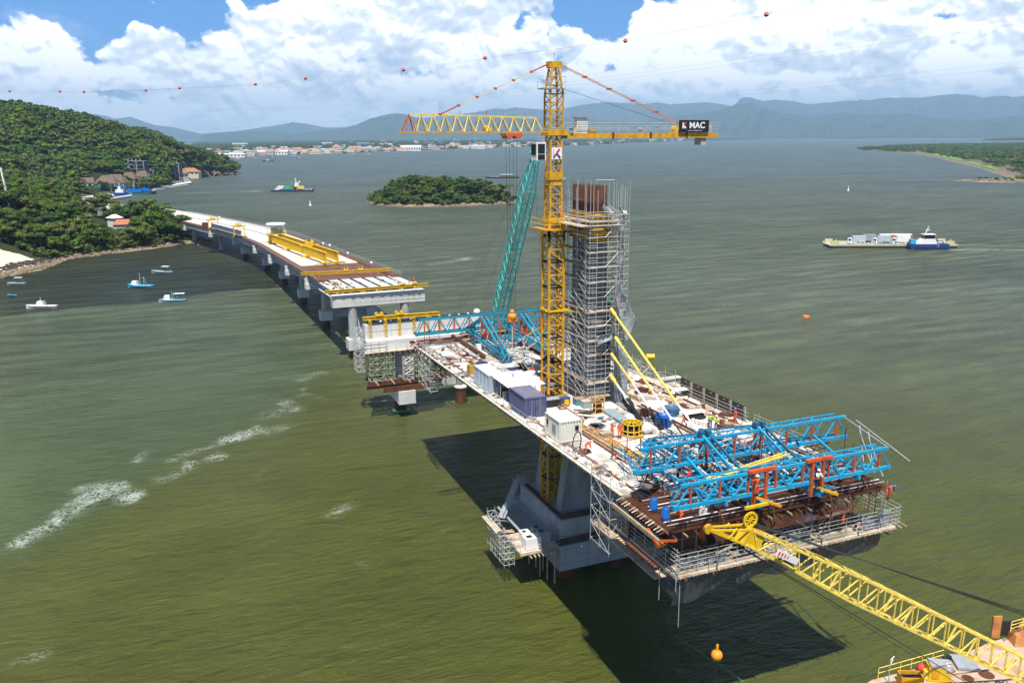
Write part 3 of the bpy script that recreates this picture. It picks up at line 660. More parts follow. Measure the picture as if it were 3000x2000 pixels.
def put_tree(x, y, z, i, s, rz, label, group, name='broadleaf_tree', cat='tree'):
    t = thing(name, label, cat, (x, y, z), rz, group)
    tm, cm, H, R = TREEPROTO[i]
    a = link('trunk', tm, t); b = link('crown', cm, t, (0, 0, H*.27)); t.scale = (s, s, s*rnd.uniform(.85, 1.1)); return t
def put_palm(x, y, z, s, label, group):
    t = thing('palm_tree', label, 'palm tree', (x, y, z), rnd.uniform(0, 6), group); k = rnd.randrange(2)
    link('trunk', PT[k][0], t); link('crown', PF[k], t, PT[k][1]); t.scale = (s,)*3; return t
def scatter(poly, zf, n, dmin, smin, rg, tries=60):
    P = np.array(poly); x0, y0 = P.min(0); x1, y1 = P.max(0); out = []; cell = {}
    for _ in range(n*tries):
        if len(out) >= n: break
        x = rg.uniform(x0, x1); y = rg.uniform(y0, y1); z, S = zf(x, y)
        if S < smin: continue
        k = (int(x//dmin), int(y//dmin)); ok = True
        for a in (-1, 0, 1):
            for b in (-1, 0, 1):
                for (u, v) in cell.get((k[0]+a, k[1]+b), ()):
                    if (u-x)**2+(v-y)**2 < dmin*dmin: ok = False
        if ok: cell.setdefault(k, []).append((x, y)); out.append((x, y, z, S))
    return out
def scatter_az(a0, a1, r0, r1, zf, n, dmin, smin, rg, tries=12):
    """points spread evenly over a sector of land"""
    out = []; cell = {}
    for _ in range(n*tries):
        if len(out) >= n: break
        a = rg.uniform(a0, a1)-YAW; r = math.sqrt(rg.uniform(r0*r0, r1*r1)); x = CAMP.x+math.sin(a)*r; y = CAMP.y+math.cos(a)*r; z, S = zf(x, y)
        if S < smin: continue
        k = (int(x//dmin), int(y//dmin))
        if any((u-x)**2+(v-y)**2 < dmin*dmin for p in (-1, 0, 1) for q_ in (-1, 0, 1) for (u, v) in cell.get((k[0]+p, k[1]+q_), ())): continue
        cell.setdefault(k, []).append((x, y)); out.append((x, y, z, S))
    return out
def view_az(x, y): return math.atan2(x-CAMP.x, y-CAMP.y)+YAW
def visible_az(x, y, lo=-0.60, hi=0.60): return lo < view_az(x, y) < hi
def project(p):
    d = Vector(p)-CAMP; zc = d.dot(CF)
    if zc <= 1: return None
    a = d.dot(CR)/zc; b = d.dot(CU)/zc; a, b = a*_c+b*_s, -a*_s+b*_c
    return 1500+FPX*a, 1000-FPX*b
def bridge_clear(x, y): return True
rt = random.Random(5)
# near headland: each tree an individual
pts_h = scatter_az(-0.575, -0.30, 240, 640, zhead, 420, 6.2, 5.0, rt, 90)

HOUSES = []
def house_near(x, y, r=8.0): return any((x-h[0])**2+(y-h[1])**2 < (r+h[2])**2 for h in HOUSES)
# ------------------------------------------------------------------ approach bridge
CPT = [(0, 80), (0, 104), (-.3, 140), (-.8, 180), (-1.4, 217), (-3.2, 253), (-8, 293), (-16, 328), (-37, 400), (-56, 448), (-82, 493), (-118, 540), (-165, 585)]
ZPT = [(80, 17.2), (104, 16.6), (140, 15.1), (177, 13.5), (217, 11.9), (253, 11.2), (293, 10.6), (328, 10.4), (600, 10.3)]
def _cr(p0, p1, p2, p3, t):
    return tuple(0.5*((2*b)+(-a+c)*t+(2*a-5*b+4*c-d)*t*t+(-a+3*b-3*c+d)*t*t*t) for a, b, c, d in zip(p0, p1, p2, p3))
PATH = []
for i in range(len(CPT)-1):
    p0 = CPT[max(i-1, 0)]; p3 = CPT[min(i+2, len(CPT)-1)]
    for k in range(8): PATH.append(_cr(p0, CPT[i], CPT[i+1], p3, k/8))
PATH.append(CPT[-1])
def roadz(y): return float(np.interp(y, [p[0] for p in ZPT], [p[1] for p in ZPT]))
def fr_at(y):
    """centre, tangent and right-hand normal of the approach where its centreline crosses y"""
    ys = [p[1] for p in PATH]; i = min(max(int(np.searchsorted(ys, y)), 1), len(PATH)-1)
    a, b = PATH[i-1], PATH[i]; t = (y-a[1])/(b[1]-a[1]+1e-9); c = Vector((a[0]+(b[0]-a[0])*t, y, 0))
    i0 = max(i-3, 0); i1 = min(i+2, len(PATH)-1)
    d = Vector((PATH[i1][0]-PATH[i0][0], PATH[i1][1]-PATH[i0][1], 0)).normalized()
    return c, d, Vector((d.y, -d.x, 0))
def apt(y, off, dzz=0.0):
    c, d, n = fr_at(y); return c+n*off+Vector((0, 0, roadz(y)+dzz))
def clear_of_road(x, y, mg=0.0):
    if y < 250: return True
    for p in PATH[24:]:
        if (p[0]-x)**2+(p[1]-y)**2 < (12.5+mg)**2: return False
    # sight line of the houses' clearing
    return True
def ribbon(mb, y0, y1, o0, o1, d0, d1, n):
    """solid strip along the road between offsets o0,o1 and levels d0,d1 relative to the road"""
    n = max(1, n)
    for i in range(n):
        a = y0+(y1-y0)*i/n; b = y0+(y1-y0)*(i+1)/n
        P = [apt(a, o0, d0), apt(a, o1, d0), apt(b, o1, d0), apt(b, o0, d0), apt(a, o0, d1), apt(a, o1, d1), apt(b, o1, d1), apt(b, o0, d1)]
        f = [(0, 3, 2, 1), (4, 5, 6, 7), (1, 2, 6, 5), (3, 0, 4, 7)]
        if i == 0: f.append((0, 1, 5, 4))
        if i == n-1: f.append((2, 3, 7, 6))
        mb.add(P, f)
    return mb
AB = thing('approach_bridge', 'long curved concrete approach bridge on paired round columns running to the wooded headland', 'bridge', (0, 104, 0))
PIERY = [104.6, 140.3, 177.3, 217.4, 253.5, 293.3, 328.6, 366, 404, 441, 478]
ROADC = mat('fresh_road_concrete', (0.70, 0.67, 0.62), 0.9, 0, 0.12, 0.3, (0.50, 0.43, 0.36), 0.45, 0.12)
part('deck_slab', ribbon(MB(), 165, 560, -8.6, 8.6, -0.28, 0.0, 60), ROADC, AB)
part('edge_formwork', ribbon(MB(), 124, 420, -10.9, -8.62, -0.30, 0.06, 50), PLYB, AB)
part('edge_formwork', ribbon(MB(), 124, 420, 8.62, 10.9, -0.30, 0.06, 50), PLYB, AB)
part('kerb_wall', ribbon(MB(), 300, 560, 8.6, 9.0, 0.01, 0.9, 30), CONCW, AB); part('kerb_wall', ribbon(MB(), 420, 560, -9.0, -8.6, 0.01, 0.9, 20), CONCW, AB)
part('median_kerb', ribbon(MB(), 262, 560, -0.35, 0.35, 0.01, 0.75, 40), CONCW, AB)
# plywood soffit sheets waiting for concrete
ns = 9
for i in range(ns):
    for j in range(8):
        a = 127.5+(164.7-127.5)*i/ns; b = 127.5+(164.7-127.5)*(i+1)/ns-.05; o = -8.55+17.1*j/8
        part('plywood_sheet', ribbon(MB(), a, b, o+.03, o+17.1/8-.03, -0.30, -0.18+0.02*rnd.random(), 1), PLYB, AB)
# precast girders, seven a span, with wide top flanges
OFFS = [-9.3, -6.2, -3.1, 0, 3.1, 6.2, 9.3]
GIRD = mat('girder_concrete', (0.50, 0.51, 0.52), 0.8, 0, 0.08, 0.5, (0.36, 0.37, 0.38), 0.3, 0.3, stretch=(1, .1, 1))
for s in range(8):
    y0, y1 = PIERY[s]+1.3, PIERY[s+1]-0.2
    n = 1 if s < 3 else 3
    for o in OFFS:
        if s >= 5 and abs(o) < 9: continue
        g = MB(); ribbon(g, y0, y1, o-.12, o+.12, -1.95, -.45, n); ribbon(g, y0, y1, o-1.15, o+1.15, -.5, -.31, n); ribbon(g, y0, y1, o-.38, o+.38, -2.15, -1.92, n)
        part('girder', g, GIRD, AB)
# white drip flange along the outer girder
part('drip_edge', ribbon(MB(), 106, 420, -10.5, -9.72, -2.2, -2.0, 50), CONCW, AB)
for i, y in enumerate(PIERY):
    c, d, n = fr_at(y); zt = roadz(y); zb = zt-3.9
    cap = MB()
    def Q(o, e, z): return c+n*o+d*e+Vector((0, 0, z))
    def blk(mb, o0, o1, e0, e1, z0, z1, tap=0.0):
        mb.hexa([Q(o0+tap, e0, z0), Q(o1-tap, e0, z0), Q(o1-tap, e1, z0), Q(o0+tap, e1, z0), Q(o0, e0, z1), Q(o1, e0, z1), Q(o1, e1, z1), Q(o0, e1, z1)])
    if i == 0:
        blk(cap, -11.0, 11.1, -1.2, 1.1, zb, zb+2.75)
    else:
        blk(cap, -11.4, 11.3, -1.1, 1.1, zb, zb+1.5); blk(cap, -11.4, 11.3, -.55, .55, zb+1.5, zb+2.9)
    part('pier_cap', cap, CONCW if i < 9 else CONC, AB)
    if i > 8: continue
    land_ = i >= 6
    for sx in (-1, 1):
        p = Q(6.3*sx, 0, 0)
        part('column', MB().tube((p.x, p.y, 4.6 if not land_ else 0), (p.x, p.y, zb), 1.05, 20), CONC, AB)
        if not land_:
            m_ = MB(); blk(m_, 6.3*sx-1.6, 6.3*sx+1.6, -1.6, 1.6, 2.3, 4.9); part('pile_cap', m_, CONCW, AB)
            part('pile', MB().tube((p.x, p.y, -3), (p.x, p.y, 2.35), 1.1, 16), RUST, AB)
    if not land_:
        m_ = MB(); blk(m_, -4.7, 4.7, -.6, .6, 2.9, 4.6); part('tie_beam', m_, CONC, AB)
# form tie marks and joints on the end cap
mk = MB()
for k in range(15): mk.box(-10.4+1.45*k, -10.36+1.45*k, 103.36, 103.41, 12.95+(k % 3)*.3, 15.0-(k % 2)*.4)
for k in range(2): mk.box(-10.6, 10.8, 103.37, 103.41, 13.45+k*.9, 13.475+k*.9)
part('form_joint', mk, CONCD, AB)
part('duct_hole', MB().tube((-8.2, 103.37, 14.2), (-8.2, 103.5, 14.2), .16, 10), BLK, AB)
part('duct_hole', MB().tube((8.4, 103.37, 14.3), (8.4, 103.5, 14.3), .16, 10), BLK, AB)
# edge rails
def rail_run(mb, pts, h=1.05, r=.03, posts=True, nr=2):
    for a, b in zip(pts[:-1], pts[1:]):
        for k in range(nr): hh = h*(k+1)/nr; mb.tube(a+Vector((0, 0, hh)), b+Vector((0, 0, hh)), r, 4, None, False)
        if posts: mb.tube(a, a+Vector((0, 0, h)), r, 4, None, False)
    return mb
rr_ = MB(); rail_run(rr_, [apt(y, 10.8, .05) for y in range(124, 420, 4)], 1.1, .05)
part('edge_rail', rr_, GALV, AB)
rr_ = MB(); rail_run(rr_, [apt(y, -10.8, .05) for y in range(124, 300, 4)], .9, .035); part('edge_rail', rr_, GALV, AB)
# rebar bundles and debris on the open span
for k in range(46):
    y = rt.uniform(106.5, 122); o = rt.choice([rt.uniform(-9.8, -6.0), rt.uniform(-9.8, -6.0), rt.uniform(-5.5, 9.5)]); p = apt(y, o, -.25)
    L_b = rt.uniform(.6, 2.6); a = rt.uniform(-.5, .5)
    tag(part('timber_piece' if k % 3 else 'rebar_bundle', MB().cbox(p+Vector((0, 0, .08)), (rt.uniform(.15, .5), L_b, rt.uniform(.1, .35)), a), [TIMB, RUSTB, TIMBP][k % 3]),
        ['loose timber piece lying on the open girders at the near end of the approach bridge', 'rusty rebar bundle lying on the open girders of the approach bridge'][0 if k % 3 else 1], 'timber' if k % 3 else 'rebar', 'site debris on the open girders' if k % 3 else 'rebar bundles on the open girders')
part('reinforcement_strip', ribbon(MB(), 124, 175, -10.6, -8.9, .07, .16, 12), RUSTB, AB); part('reinforcement_strip', ribbon(MB(), 175, 262, -9.9, -9.0, .07, .13, 12), RUSTB, AB)
part('reinforcement_strip', ribbon(MB(), 124, 262, 9.0, 10.4, .07, .16, 22), RUSTB, AB)
# yellow cross beams on rollers
def cross_beam(name, a, b, lab, posts=(), low=None):
    a = Vector(a); b = Vector(b); t = thing(name, lab, 'steel beam', (a.x, a.y, a.z-1))
    m_ = MB(); d = (b-a).normalized()
    for zz, w, h in ((.28, .55, .07), (0, .12, .5), (-.28, .55, .07)): m_.beam(a+Vector((0, 0, zz)), b+Vector((0, 0, zz)), w, h)
    part('flanged_beam', m_, YEL, t)
    st = MB(); n = int((b-a).length/1.1)
    for i in range(n+1):
        p = a+(b-a)*i/n; st.cbox(p, (.06, .5, .5))
    part('stiffener', st, YEL, t, kind='stuff')
    return t, a, b, d
t, a, b, d = cross_beam('yellow_cross_beam', aty(952, 858, 102.9)+Vector((0, 0, .2)), aty(1255, 835, 102.9)+Vector((0, 0, .2)), 'long yellow steel cross beam laid along the near end cap of the approach bridge')
for i in range(10):
    p = a+(b-a)*(.07+.092*i); m_ = MB().cbox(p+Vector((0, 0, -.55)), (.7, .5, .12)).cbox(p+Vector((-.3, 0, -.42)), (.12, .4, .35)).cbox(p+Vector((.3, 0, -.42)), (.12, .4, .35)); part('support_bracket', m_, YEL if i % 2 else BLK, t)
for k in (.74, .86):
    p = a+(b-a)*k; m_ = MB().cbox(p+Vector((0, 0, .6)), (.9, .7, .35)).tube(p+Vector((-.35, -.3, .62)), p+Vector((-.35, .3, .62)), .28, 8).tube(p+Vector((.35, -.3, .62)), p+Vector((.35, .3, .62)), .28, 8); part('trolley', m_, YELB, t)
t, a, b, d = cross_beam('yellow_cross_beam', at(881, 802, 16.4), at(1144, 789, 16.4), 'yellow steel cross beam further back, at the edge of the brown plywood deck')
for k in (.06, .2, .86):
    p = a+(b-a)*k; part('support_leg', MB().beam(p, p+Vector((0, 0, -1.1)), .25), YEL, t)
for k in (.5, .66):
    p = a+(b-a)*k; m_ = MB().cbox(p+Vector((0, 0, .45)), (1.1, .6, .18)).beam(p+Vector((-.4, 0, .4)), p+Vector((-.5, 0, 1.2)), .14).beam(p+Vector((.4, 0, .4)), p+Vector((.5, 0, 1.2)), .14); part('trolley', m_, YELB, t)
# girder launching gantry
LG = thing('launching_gantry', 'long yellow twin-girder launching gantry with ribbed sides standing on the approach deck', 'gantry', (0, 161, roadz(161)))
def gpt(f, off, z):
    a = Vector((-1.9, 161.5, 0)); b = Vector((-8.6, 250, 0)); p = a+(b-a)*f; d = (b-a).normalized(); n = Vector((d.y, -d.x, 0)); y = p.y
    return p+n*off+Vector((0, 0, roadz(y)+z))
for off in (0, 3.6):
    m_ = MB()
    for z, w, h in ((.95, .7, .1), (3.7, .7, .12), (2.3, .10, 2.7)): m_.beam(gpt(0, off, z), gpt(1, off, z), w, h)
    part('main_girder', m_, YEL, LG)
    for i in range(57):
        f = i/56; part('web_rib', MB().beam(gpt(f, off-.2, 1.0), gpt(f, off-.2, 3.65), .16, .3), YEL, LG)
for f in (0, .28, .62, .97):
    m_ = MB(); a, b = gpt(f, -1.6, .75), gpt(f, 5.4, .75); m_.beam(a, b, .5, .4); m_.beam(gpt(f, 0, .1), gpt(f, 0, .9), .5); m_.beam(gpt(f, 3.6, .1), gpt(f, 3.6, .9), .5); m_.beam(gpt(f, -3.6, .5), gpt(f, 6, .5), .3, .25)
    part('cross_frame', m_, YEL, LG)
part('winch_trolley', MB().beam(gpt(.33, -1.2, 3.9), gpt(.33, 5, 3.9), .8, .3).cbox(gpt(.33, 1.8, 4.1), (2.4, 1.6, 1.4)).tube(gpt(.33, 0.9, 5.1)+Vector((0, -.6, 0)), gpt(.33, .9, 5.1)+Vector((0, .6, 0)), .5, 8).tube(gpt(.33, 2.9, 5.1)+Vector((0, -.6, 0)), gpt(.33, 2.9, 5.1)+Vector((0, .6, 0)), .5, 8), YEL, LG)
cb = gpt(.93, 1.8, 4.0)
part('cab_platform', MB().cbox(cb, (7.2, 5.0, .3)), YEL, LG)
m_ = MB()
for sx in (-1, 1):
    for sy in (-1, 1): m_.beam(cb+Vector((3*sx, 2*sy, 0)), cb+Vector((3*sx, 2*sy, 3.4)), .15)
part('canopy_post', m_, WHTP, LG); part('generator_box', MB().cbox(cb+Vector((-.6, 0, 1.1)), (2.6, 2.4, 1.9)).cbox(cb+Vector((1.9, .4, .8)), (1.2, 1.5, 1.3)), GREYP, LG)
part('canopy_roof', MB().lathe(cb+Vector((0, 0, 3.4)), [(3.7, 0), (3.9, .2), (3.4, .6), (.4, .75)], 14), WHTP, LG)
rr_ = MB(); rail_run(rr_, [cb+Vector(v) for v in ((-3.5, -2.4, .1), (0, -2.4, .1), (3.5, -2.4, .1), (3.5, 2.4, .1))], 1.1, .05); part('cab_rail', rr_, YELB, LG)
# portal trolleys with a girder slung between them
def portal(p, lab):
    t = thing('portal_trolley', lab, 'portal crane', p)
    m_ = MB()
    for sx in (-1, 1):
        m_.beam((2.2*sx, -.9, 0), (2.0*sx, -.6, 4.6), .35).beam((2.2*sx, .9, 0), (2.0*sx, .6, 4.6), .35).beam((2.3*sx, -1.6, .3), (2.3*sx, 1.6, .3), .45)
    lpart('portal_leg', m_, YEL, t); lpart('top_beam', MB().beam((-2.8, 0, 4.8), (2.8, 0, 4.8), .9, .6), YEL, t)
    lpart('hoist', MB().cbox((.3, 0, 5.5), (1.6, 1.3, .9)).tube((-.9, -.5, 5.5), (-.9, .5, 5.5), .5, 8), YELB, t)
    w = MB()
    for sx in (-1, 1):
        for sy in (-1.3, 1.3): w.tube((2.1*sx, sy, .45), (2.5*sx, sy, .45), .45, 10)
    lpart('wheel', w, BLK, t)
    return t
pa = at(626, 672, 10.9); pb = at(702, 694, 11.1)
portal((pa.x, pa.y, roadz(pa.y)), 'yellow portal trolley farther away, holding the far end of a long grey girder')
portal((pb.x, pb.y, roadz(pb.y)), 'yellow portal trolley nearer the launching gantry, holding the near end of a long grey girder')
g = MB(); A_ = Vector((pa.x, pa.y, roadz(pa.y)+1.1)); B_ = Vector((pb.x, pb.y, roadz(pb.y)+1.1)); dd_ = (B_-A_)*.08
for z, w, h in ((2.1, 1.6, .22), (1.1, .3, 1.9), (.1, .9, .3)): g.beam(A_-dd_+Vector((0, 0, z)), B_+dd_+Vector((0, 0, z)), w, h)
tag(part('slung_girder', g, GIRD), 'long grey precast girder hanging between two yellow portal trolleys on the approach deck', 'girder')
tag(part('tractor_unit', MB().cbox(pa+Vector((-3.4, 3.5, 1.6)), (2.6, 3.4, 2.6)).cbox(pa+Vector((-3.2, 1.0, .9)), (2.2, 2.4, 1.2)), RUST), 'brown engine unit behind the farther yellow portal trolley', 'machine')
# lamps on masts along the far edge
for i, (u, v) in enumerate(((519, 622), (553, 627), (643, 636), (727, 656), (828, 660), (947, 713), (966, 718), (1019, 742), (1088, 770))):
    q_ = at(u, v, [13.5, 13.4, 13.6, 14.2, 14.5, 15.4, 15.6, 16.6, 17.4][i])
    t = thing('site_lamp', 'white globe lamp on a thin mast along the far edge of the approach deck', 'lamp', (q_.x, q_.y, roadz(q_.y)), 0, 'globe lamps along the approach deck')
    h = max(1.5, q_.z-roadz(q_.y)); lpart('mast', MB().tube((0, 0, 0), (0, 0, h), .05, 5), GALV, t); lpart('globe', MB().sphere((0, 0, h), .42, 8, 5), WHTP, t)

# ------------------------------------------------------------------ pier with formwork table between the approach and the cantilever
PW = thing('transition_pier', 'transition pier with an L shaped cross wall between approach bridge and cantilever', 'pier', (0, 63, 0))
part('cross_wall', MB().box(-12.3, 11.8, 63.6, 65.4, 12.3, 16.9), CONCW, PW)
part('ledge_beam', MB().box(-12.5, 11.9, 61.2, 63.59, 12.3, 14.2), CONCW, PW)
mk = MB()
for k in range(16): mk.box(-11.6+1.45*k, -11.56+1.45*k, 63.56, 63.6, 14.3+(k % 3)*.3, 16.6-(k % 2)*.5)
mk.box(-12.2, 11.6, 63.56, 63.6, 15.5, 15.53); part('form_joint', mk, CONC, PW)
part('wall_cover', MB().box(-11.6, 9.5, 63.5, 65.5, 16.92, 17.1), BLK, PW)
for sx in (-1, 1):
    cx = 6.1*sx-.2
    part('column', MB().tube((cx, 63, 5.8), (cx, 63, 12.25), 1.1, 20), CONC, PW)
    if sx < 0: part('pile_cap', MB().box(cx-1.6, cx+1.6, 57.0, 64.6, 2.7, 5.2), CONCW, PW)
    part('pile', MB().tube((cx-.1, 62.0, -3), (cx-.1, 62.0, 2.8 if sx < 0 else 3.2), 1.1, 16), RUST, PW)
    if sx > 0: part('pile_collar', MB().tube((cx-.1, 62, 3.2), (cx-.1, 62, 3.45), 1.3, 16), CONCW, PW); part('column', MB().tube((cx, 63, 3.4), (cx, 63, 5.9), .8, 12), CONCD, PW)
part('tie_beam', MB().box(-4.6, 5, 62.4, 63.8, 3.8, 5.6), CONC, PW)
part('floater_ring', MB().lathe((-6.4, 61.8, .05), [(1.5, 0), (1.75, .1), (1.5, .2)], 20), mat('green_hose', (.05, .35, .2), .5), PW)
tag(part('rope', MB().tube((-5, 60.8, 2.4), (-12.5, 66, 1.2), .06, 5), TIMBP, PW))
# falsework beams
FB = thing('falsework_table', 'rusty steel falsework beams under scaffold towers propping the transition pier', 'falsework', (-5, 61, 6))
for i, yy in enumerate((58.2, 59.2, 60.2, 61.2, 64.4, 65.2)):
    x0, x1 = (-13.6+.3*i, .8+.4*i); m_ = MB()
    for z, w, h in ((.3, .38, .05), (0, .06, .6), (-.3, .38, .05)): m_.beam((x0, yy, 6.25+z), (x1, yy, 6.25+z), w, h)
    part('steel_beam', m_, RUST, FB)
for i in range(15):
    x = -11.5+i*1.0; part('cross_bearer', MB().beam((x, 57.6+rt.uniform(-.3, .3), 6.75), (x, 61.6, 6.75), .18, .28), RUST if i % 3 else TIMB, FB)
part('front_beam', MB().beam((-10.6, 57.5, 5.7), (-1.5, 57.5, 5.7), .3, .9), RUST, FB)
SCG = mat('weathered_scaffold', (0.40, 0.43, 0.30), 0.6, 0.2, 0.2, 2.0, (.25, .22, .14), .4, 1.5)
def scaf_tower(mb, x0, x1, y0, y1, z0, z1, lift=1.0, nx=2, ny=2, r=.035, diag=True):
    xs = [x0+(x1-x0)*i/nx for i in range(nx+1)]; ys = [y0+(y1-y0)*i/ny for i in range(ny+1)]
    for x in xs:
        for y in ys: mb.tube((x, y, z0), (x, y, z1), r*1.1, 4, None, False)
    z = z0+.3; k = 0
    while z < z1:
        for x in xs: mb.tube((x, y0, z), (x, y1, z), r, 4, None, False)
        for y in ys: mb.tube((x0, y, z), (x1, y, z), r, 4, None, False)
        if diag and z+lift < z1:
            for i in range(nx):
                a, b = (xs[i], xs[i+1]) if (i+k) % 2 else (xs[i+1], xs[i])
                for y in (y0, y1): mb.tube((a, y, z), (b, y, z+lift), r, 4, None, False)
            for x in (x0, x1): mb.tube((x, y0, z), (x, y1, z+lift), r, 4, None, False)
        z += lift; k += 1
    return mb
for (x0, x1) in ((-12.4, -9.6), (-9.3, -7.7), (-4.6, -2.6), (-2.3, .9)):
    part('scaffold_tower', scaf_tower(MB(), x0, x1, 60.0, 65.2, 6.6, 12.1, 1.1, 2, 3, .04), SCG, FB)
part('scaffold_tower', scaf_tower(MB(), -6.2, -4.4, 58.8, 60.2, 6.6, 11.6, 1.0, 1, 1, .05), GALV, FB)
part('bearer_layer', MB().box(-12.6, 2.0, 60.4, 65.6, 11.95, 12.25), PLYB, FB)
for i in range(15): x = -12.7+i*1.0; part('timber_joist', MB().beam((x, 59.6, 12.05), (x, 66, 12.05), .12, .2), TIMB, FB)
# walkway round the wall
WK = thing('wall_walkway', 'timber walkway with tube rails around the ledge of the transition pier', 'walkway', (0, 60, 12.2))
for i in range(12):
    x = -13.4+i*2.05; part('plank', MB().box(x, x+2.0, 59.7, 61.1, 12.33, 12.42), TIMBP, WK)
rr_ = MB(); rail_run(rr_, [Vector((-13.5+i*2.05, 59.7, 12.4)) for i in range(13)], 1.2, .035); part('guard_rail', rr_, GALV, WK)
rr_ = MB(); rail_run(rr_, [Vector((-13.5, 59.7+i*1.5, 12.4)) for i in range(5)], 1.2, .035); rail_run(rr_, [Vector((-13.2, 61+i*1.3, 13.2+i*1.3)) for i in range(4)], 1.1, .035, True, 3); part('guard_rail', rr_, GALV, WK)
part('stair_landing', scaf_tower(MB(), -13.4, -9.0, 60.0, 61.0, 12.4, 14.4, .65, 3, 1, .035, False), GALV, WK)
part('access_scaffold', scaf_tower(MB(), -14.2, -12.8, 62.5, 65.5, 8.0, 17.0, 1.0, 1, 2, .04), GALV, WK)
# yellow beam carried by lattice posts over the wall
t, a, b, d = cross_beam('yellow_cross_beam', aty(1063, 934, 64.4), aty(1286, 917, 64.4), 'yellow steel beam carried on lattice posts above the transition pier wall')
for u in (1080, 1125, 1165, 1208, 1249, 1283):
    f = (aty(u, 930, 64.4).x-a.x)/(b.x-a.x); p = a+(b-a)*f; base = 14.25; m_ = MB()
    for s in (-.22, .22): m_.beam((p.x+s, 63.35, base), (p.x+s, 63.35, p.z-.3), .1)
    z = base; k = 0
    while z < p.z-.7: m_.beam((p.x-.22+(k % 2)*.44, 63.35, z), (p.x+.22-(k % 2)*.44, 63.35, z+.42), .07); z += .42; k += 1
    m_.beam((p.x, 63.35, p.z-.3), (p.x, 64.4, p.z-.3), .3, .2); part('lattice_post', m_, YEL, t)
for k in (.21, .47):
    p = a+(b-a)*k; m_ = MB().cbox(p+Vector((0, 0, .45)), (1.5, .8, .2)).tube(p+Vector((-.5, -.3, .75)), p+Vector((-.5, .3, .75)), .33, 8).tube(p+Vector((.5, -.3, .75)), p+Vector((.5, .3, .75)), .33, 8); part('trolley', m_, YEL, t)
for k in range(11):
    x = -11+k*1.95; tag(part('sandbag', MB().sphere((x, 64.5+rt.uniform(-.3, .3), 17.25), rt.uniform(.2, .34), 8, 5, .6), WHTP), 'small white sandbag lying along the top of the transition pier wall', 'bag', 'white sandbags on the pier wall')
tag(part('white_bulk_bag', MB().sphere((10.3, 64.4, 17.5), .7, 10, 6, .8), WHTP), 'rounded white bulk bag at the right end of the transition pier wall', 'bag')
# ------------------------------------------------------------------ cantilever deck, pylon, pile caps
def sbox(mb, x0, x1, y0, y1, h0, h1):
    """box on the road surface between y0<y1, heights measured from the road"""
    return mb.hexa([(x0, y0, dz(y0)+h0), (x1, y0, dz(y0)+h0), (x1, y1, dz(y1)+h0), (x0, y1, dz(y1)+h0), (x0, y0, dz(y0)+h1), (x1, y0, dz(y0)+h1), (x1, y1, dz(y1)+h1), (x0, y1, dz(y1)+h1)])
CB = thing('cantilever_bridge', 'half built cantilever road deck with one tall concrete pylon on a stepped pile cap', 'bridge', (0, 0, 0))
Y0, Y1 = -31.0, 33.0
seg = [(-31, -24), (-24, -17), (-17, -10), (-10, -1.3), (1.6, 10), (10, 18), (18, 26), (26, 33)]
for a, b in seg: part('deck_segment', sbox(MB(), -11, 11, a+.012, b-.012, -.38, 0), DECKM, CB)
part('deck_segment', sbox(sbox(MB(), -11, -4.35, -1.288, 1.588, -.38, 0), -1.95, 11, -1.288, 1.588, -.38, 0), DECKM, CB)
g = MB()
for a, b in ((-31, -1.4), (1.7, 33)):
    g.hexa([(-5, a, dz(a)-3.3), (5, a, dz(a)-3.3), (5, b, dz(b)-3.3), (-5, b, dz(b)-3.3), (-7.2, a, dz(a)-.39), (7.2, a, dz(a)-.39), (7.2, b, dz(b)-.39), (-7.2, b, dz(b)-.39)])
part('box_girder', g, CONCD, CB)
for i in range(16):
    y = Y0+2+i*4.0; m_ = MB()
    for s in (-1, 1): m_.beam((s*10.6, y, dz(y)-.5), (s*6.6, y, dz(y)-2.2), .3)
    part('deck_strut', m_, CONC, CB)
# patterned edge: short formwork ends under the slab edge
e1 = MB(); e2 = MB()
for i in range(108):
    y = Y0+.3+i*.59; (e1 if i % 2 else e2).add(*(lambda m: (m.v, m.f))(sbox(MB(), -11.16, -11.0, y, y+.33, -.34, -.06)))
part('edge_block', e1, TIMB, CB, kind='stuff'); part('edge_block', e2, CONCD, CB, kind='stuff')
part('edge_board', sbox(MB(), -11.25, -10.98, Y0, Y1, -.04, .05), TIMBP, CB)
part('edge_board', sbox(MB(), 10.98, 11.25, Y0, Y1, -.04, .05), TIMBP, CB)
# rows of stressing ducts and timbers along the deck
for x, w, h, mm, nm in ((-6.9, .22, .12, RUSTB, 'rail_strip'), (-6.5, .5, .05, TIMB, 'rail_strip'), (-5.6, .16, .16, RUSTB, 'rail_strip'), (-1.0, .3, .1, TIMB, 'rail_strip'), (3.4, .3, .1, RUSTB, 'rail_strip'), (3.9, .14, .2, RUST, 'rail_strip'), (8.8, .45, .1, TIMB, 'rail_strip'), (9.5, .2, .18, RUSTB, 'rail_strip'), (-9.6, .25, .08, RUSTB, 'rail_strip')):
    for a, b in ((-30.5, -20.2), (-20, -9), (8, 18), (18.4, 30)):
        if x in (-1.0,) and a < 0: continue
        part(nm, sbox(MB(), x-w/2, x+w/2, a, b, .012, h+.012), mm, CB)
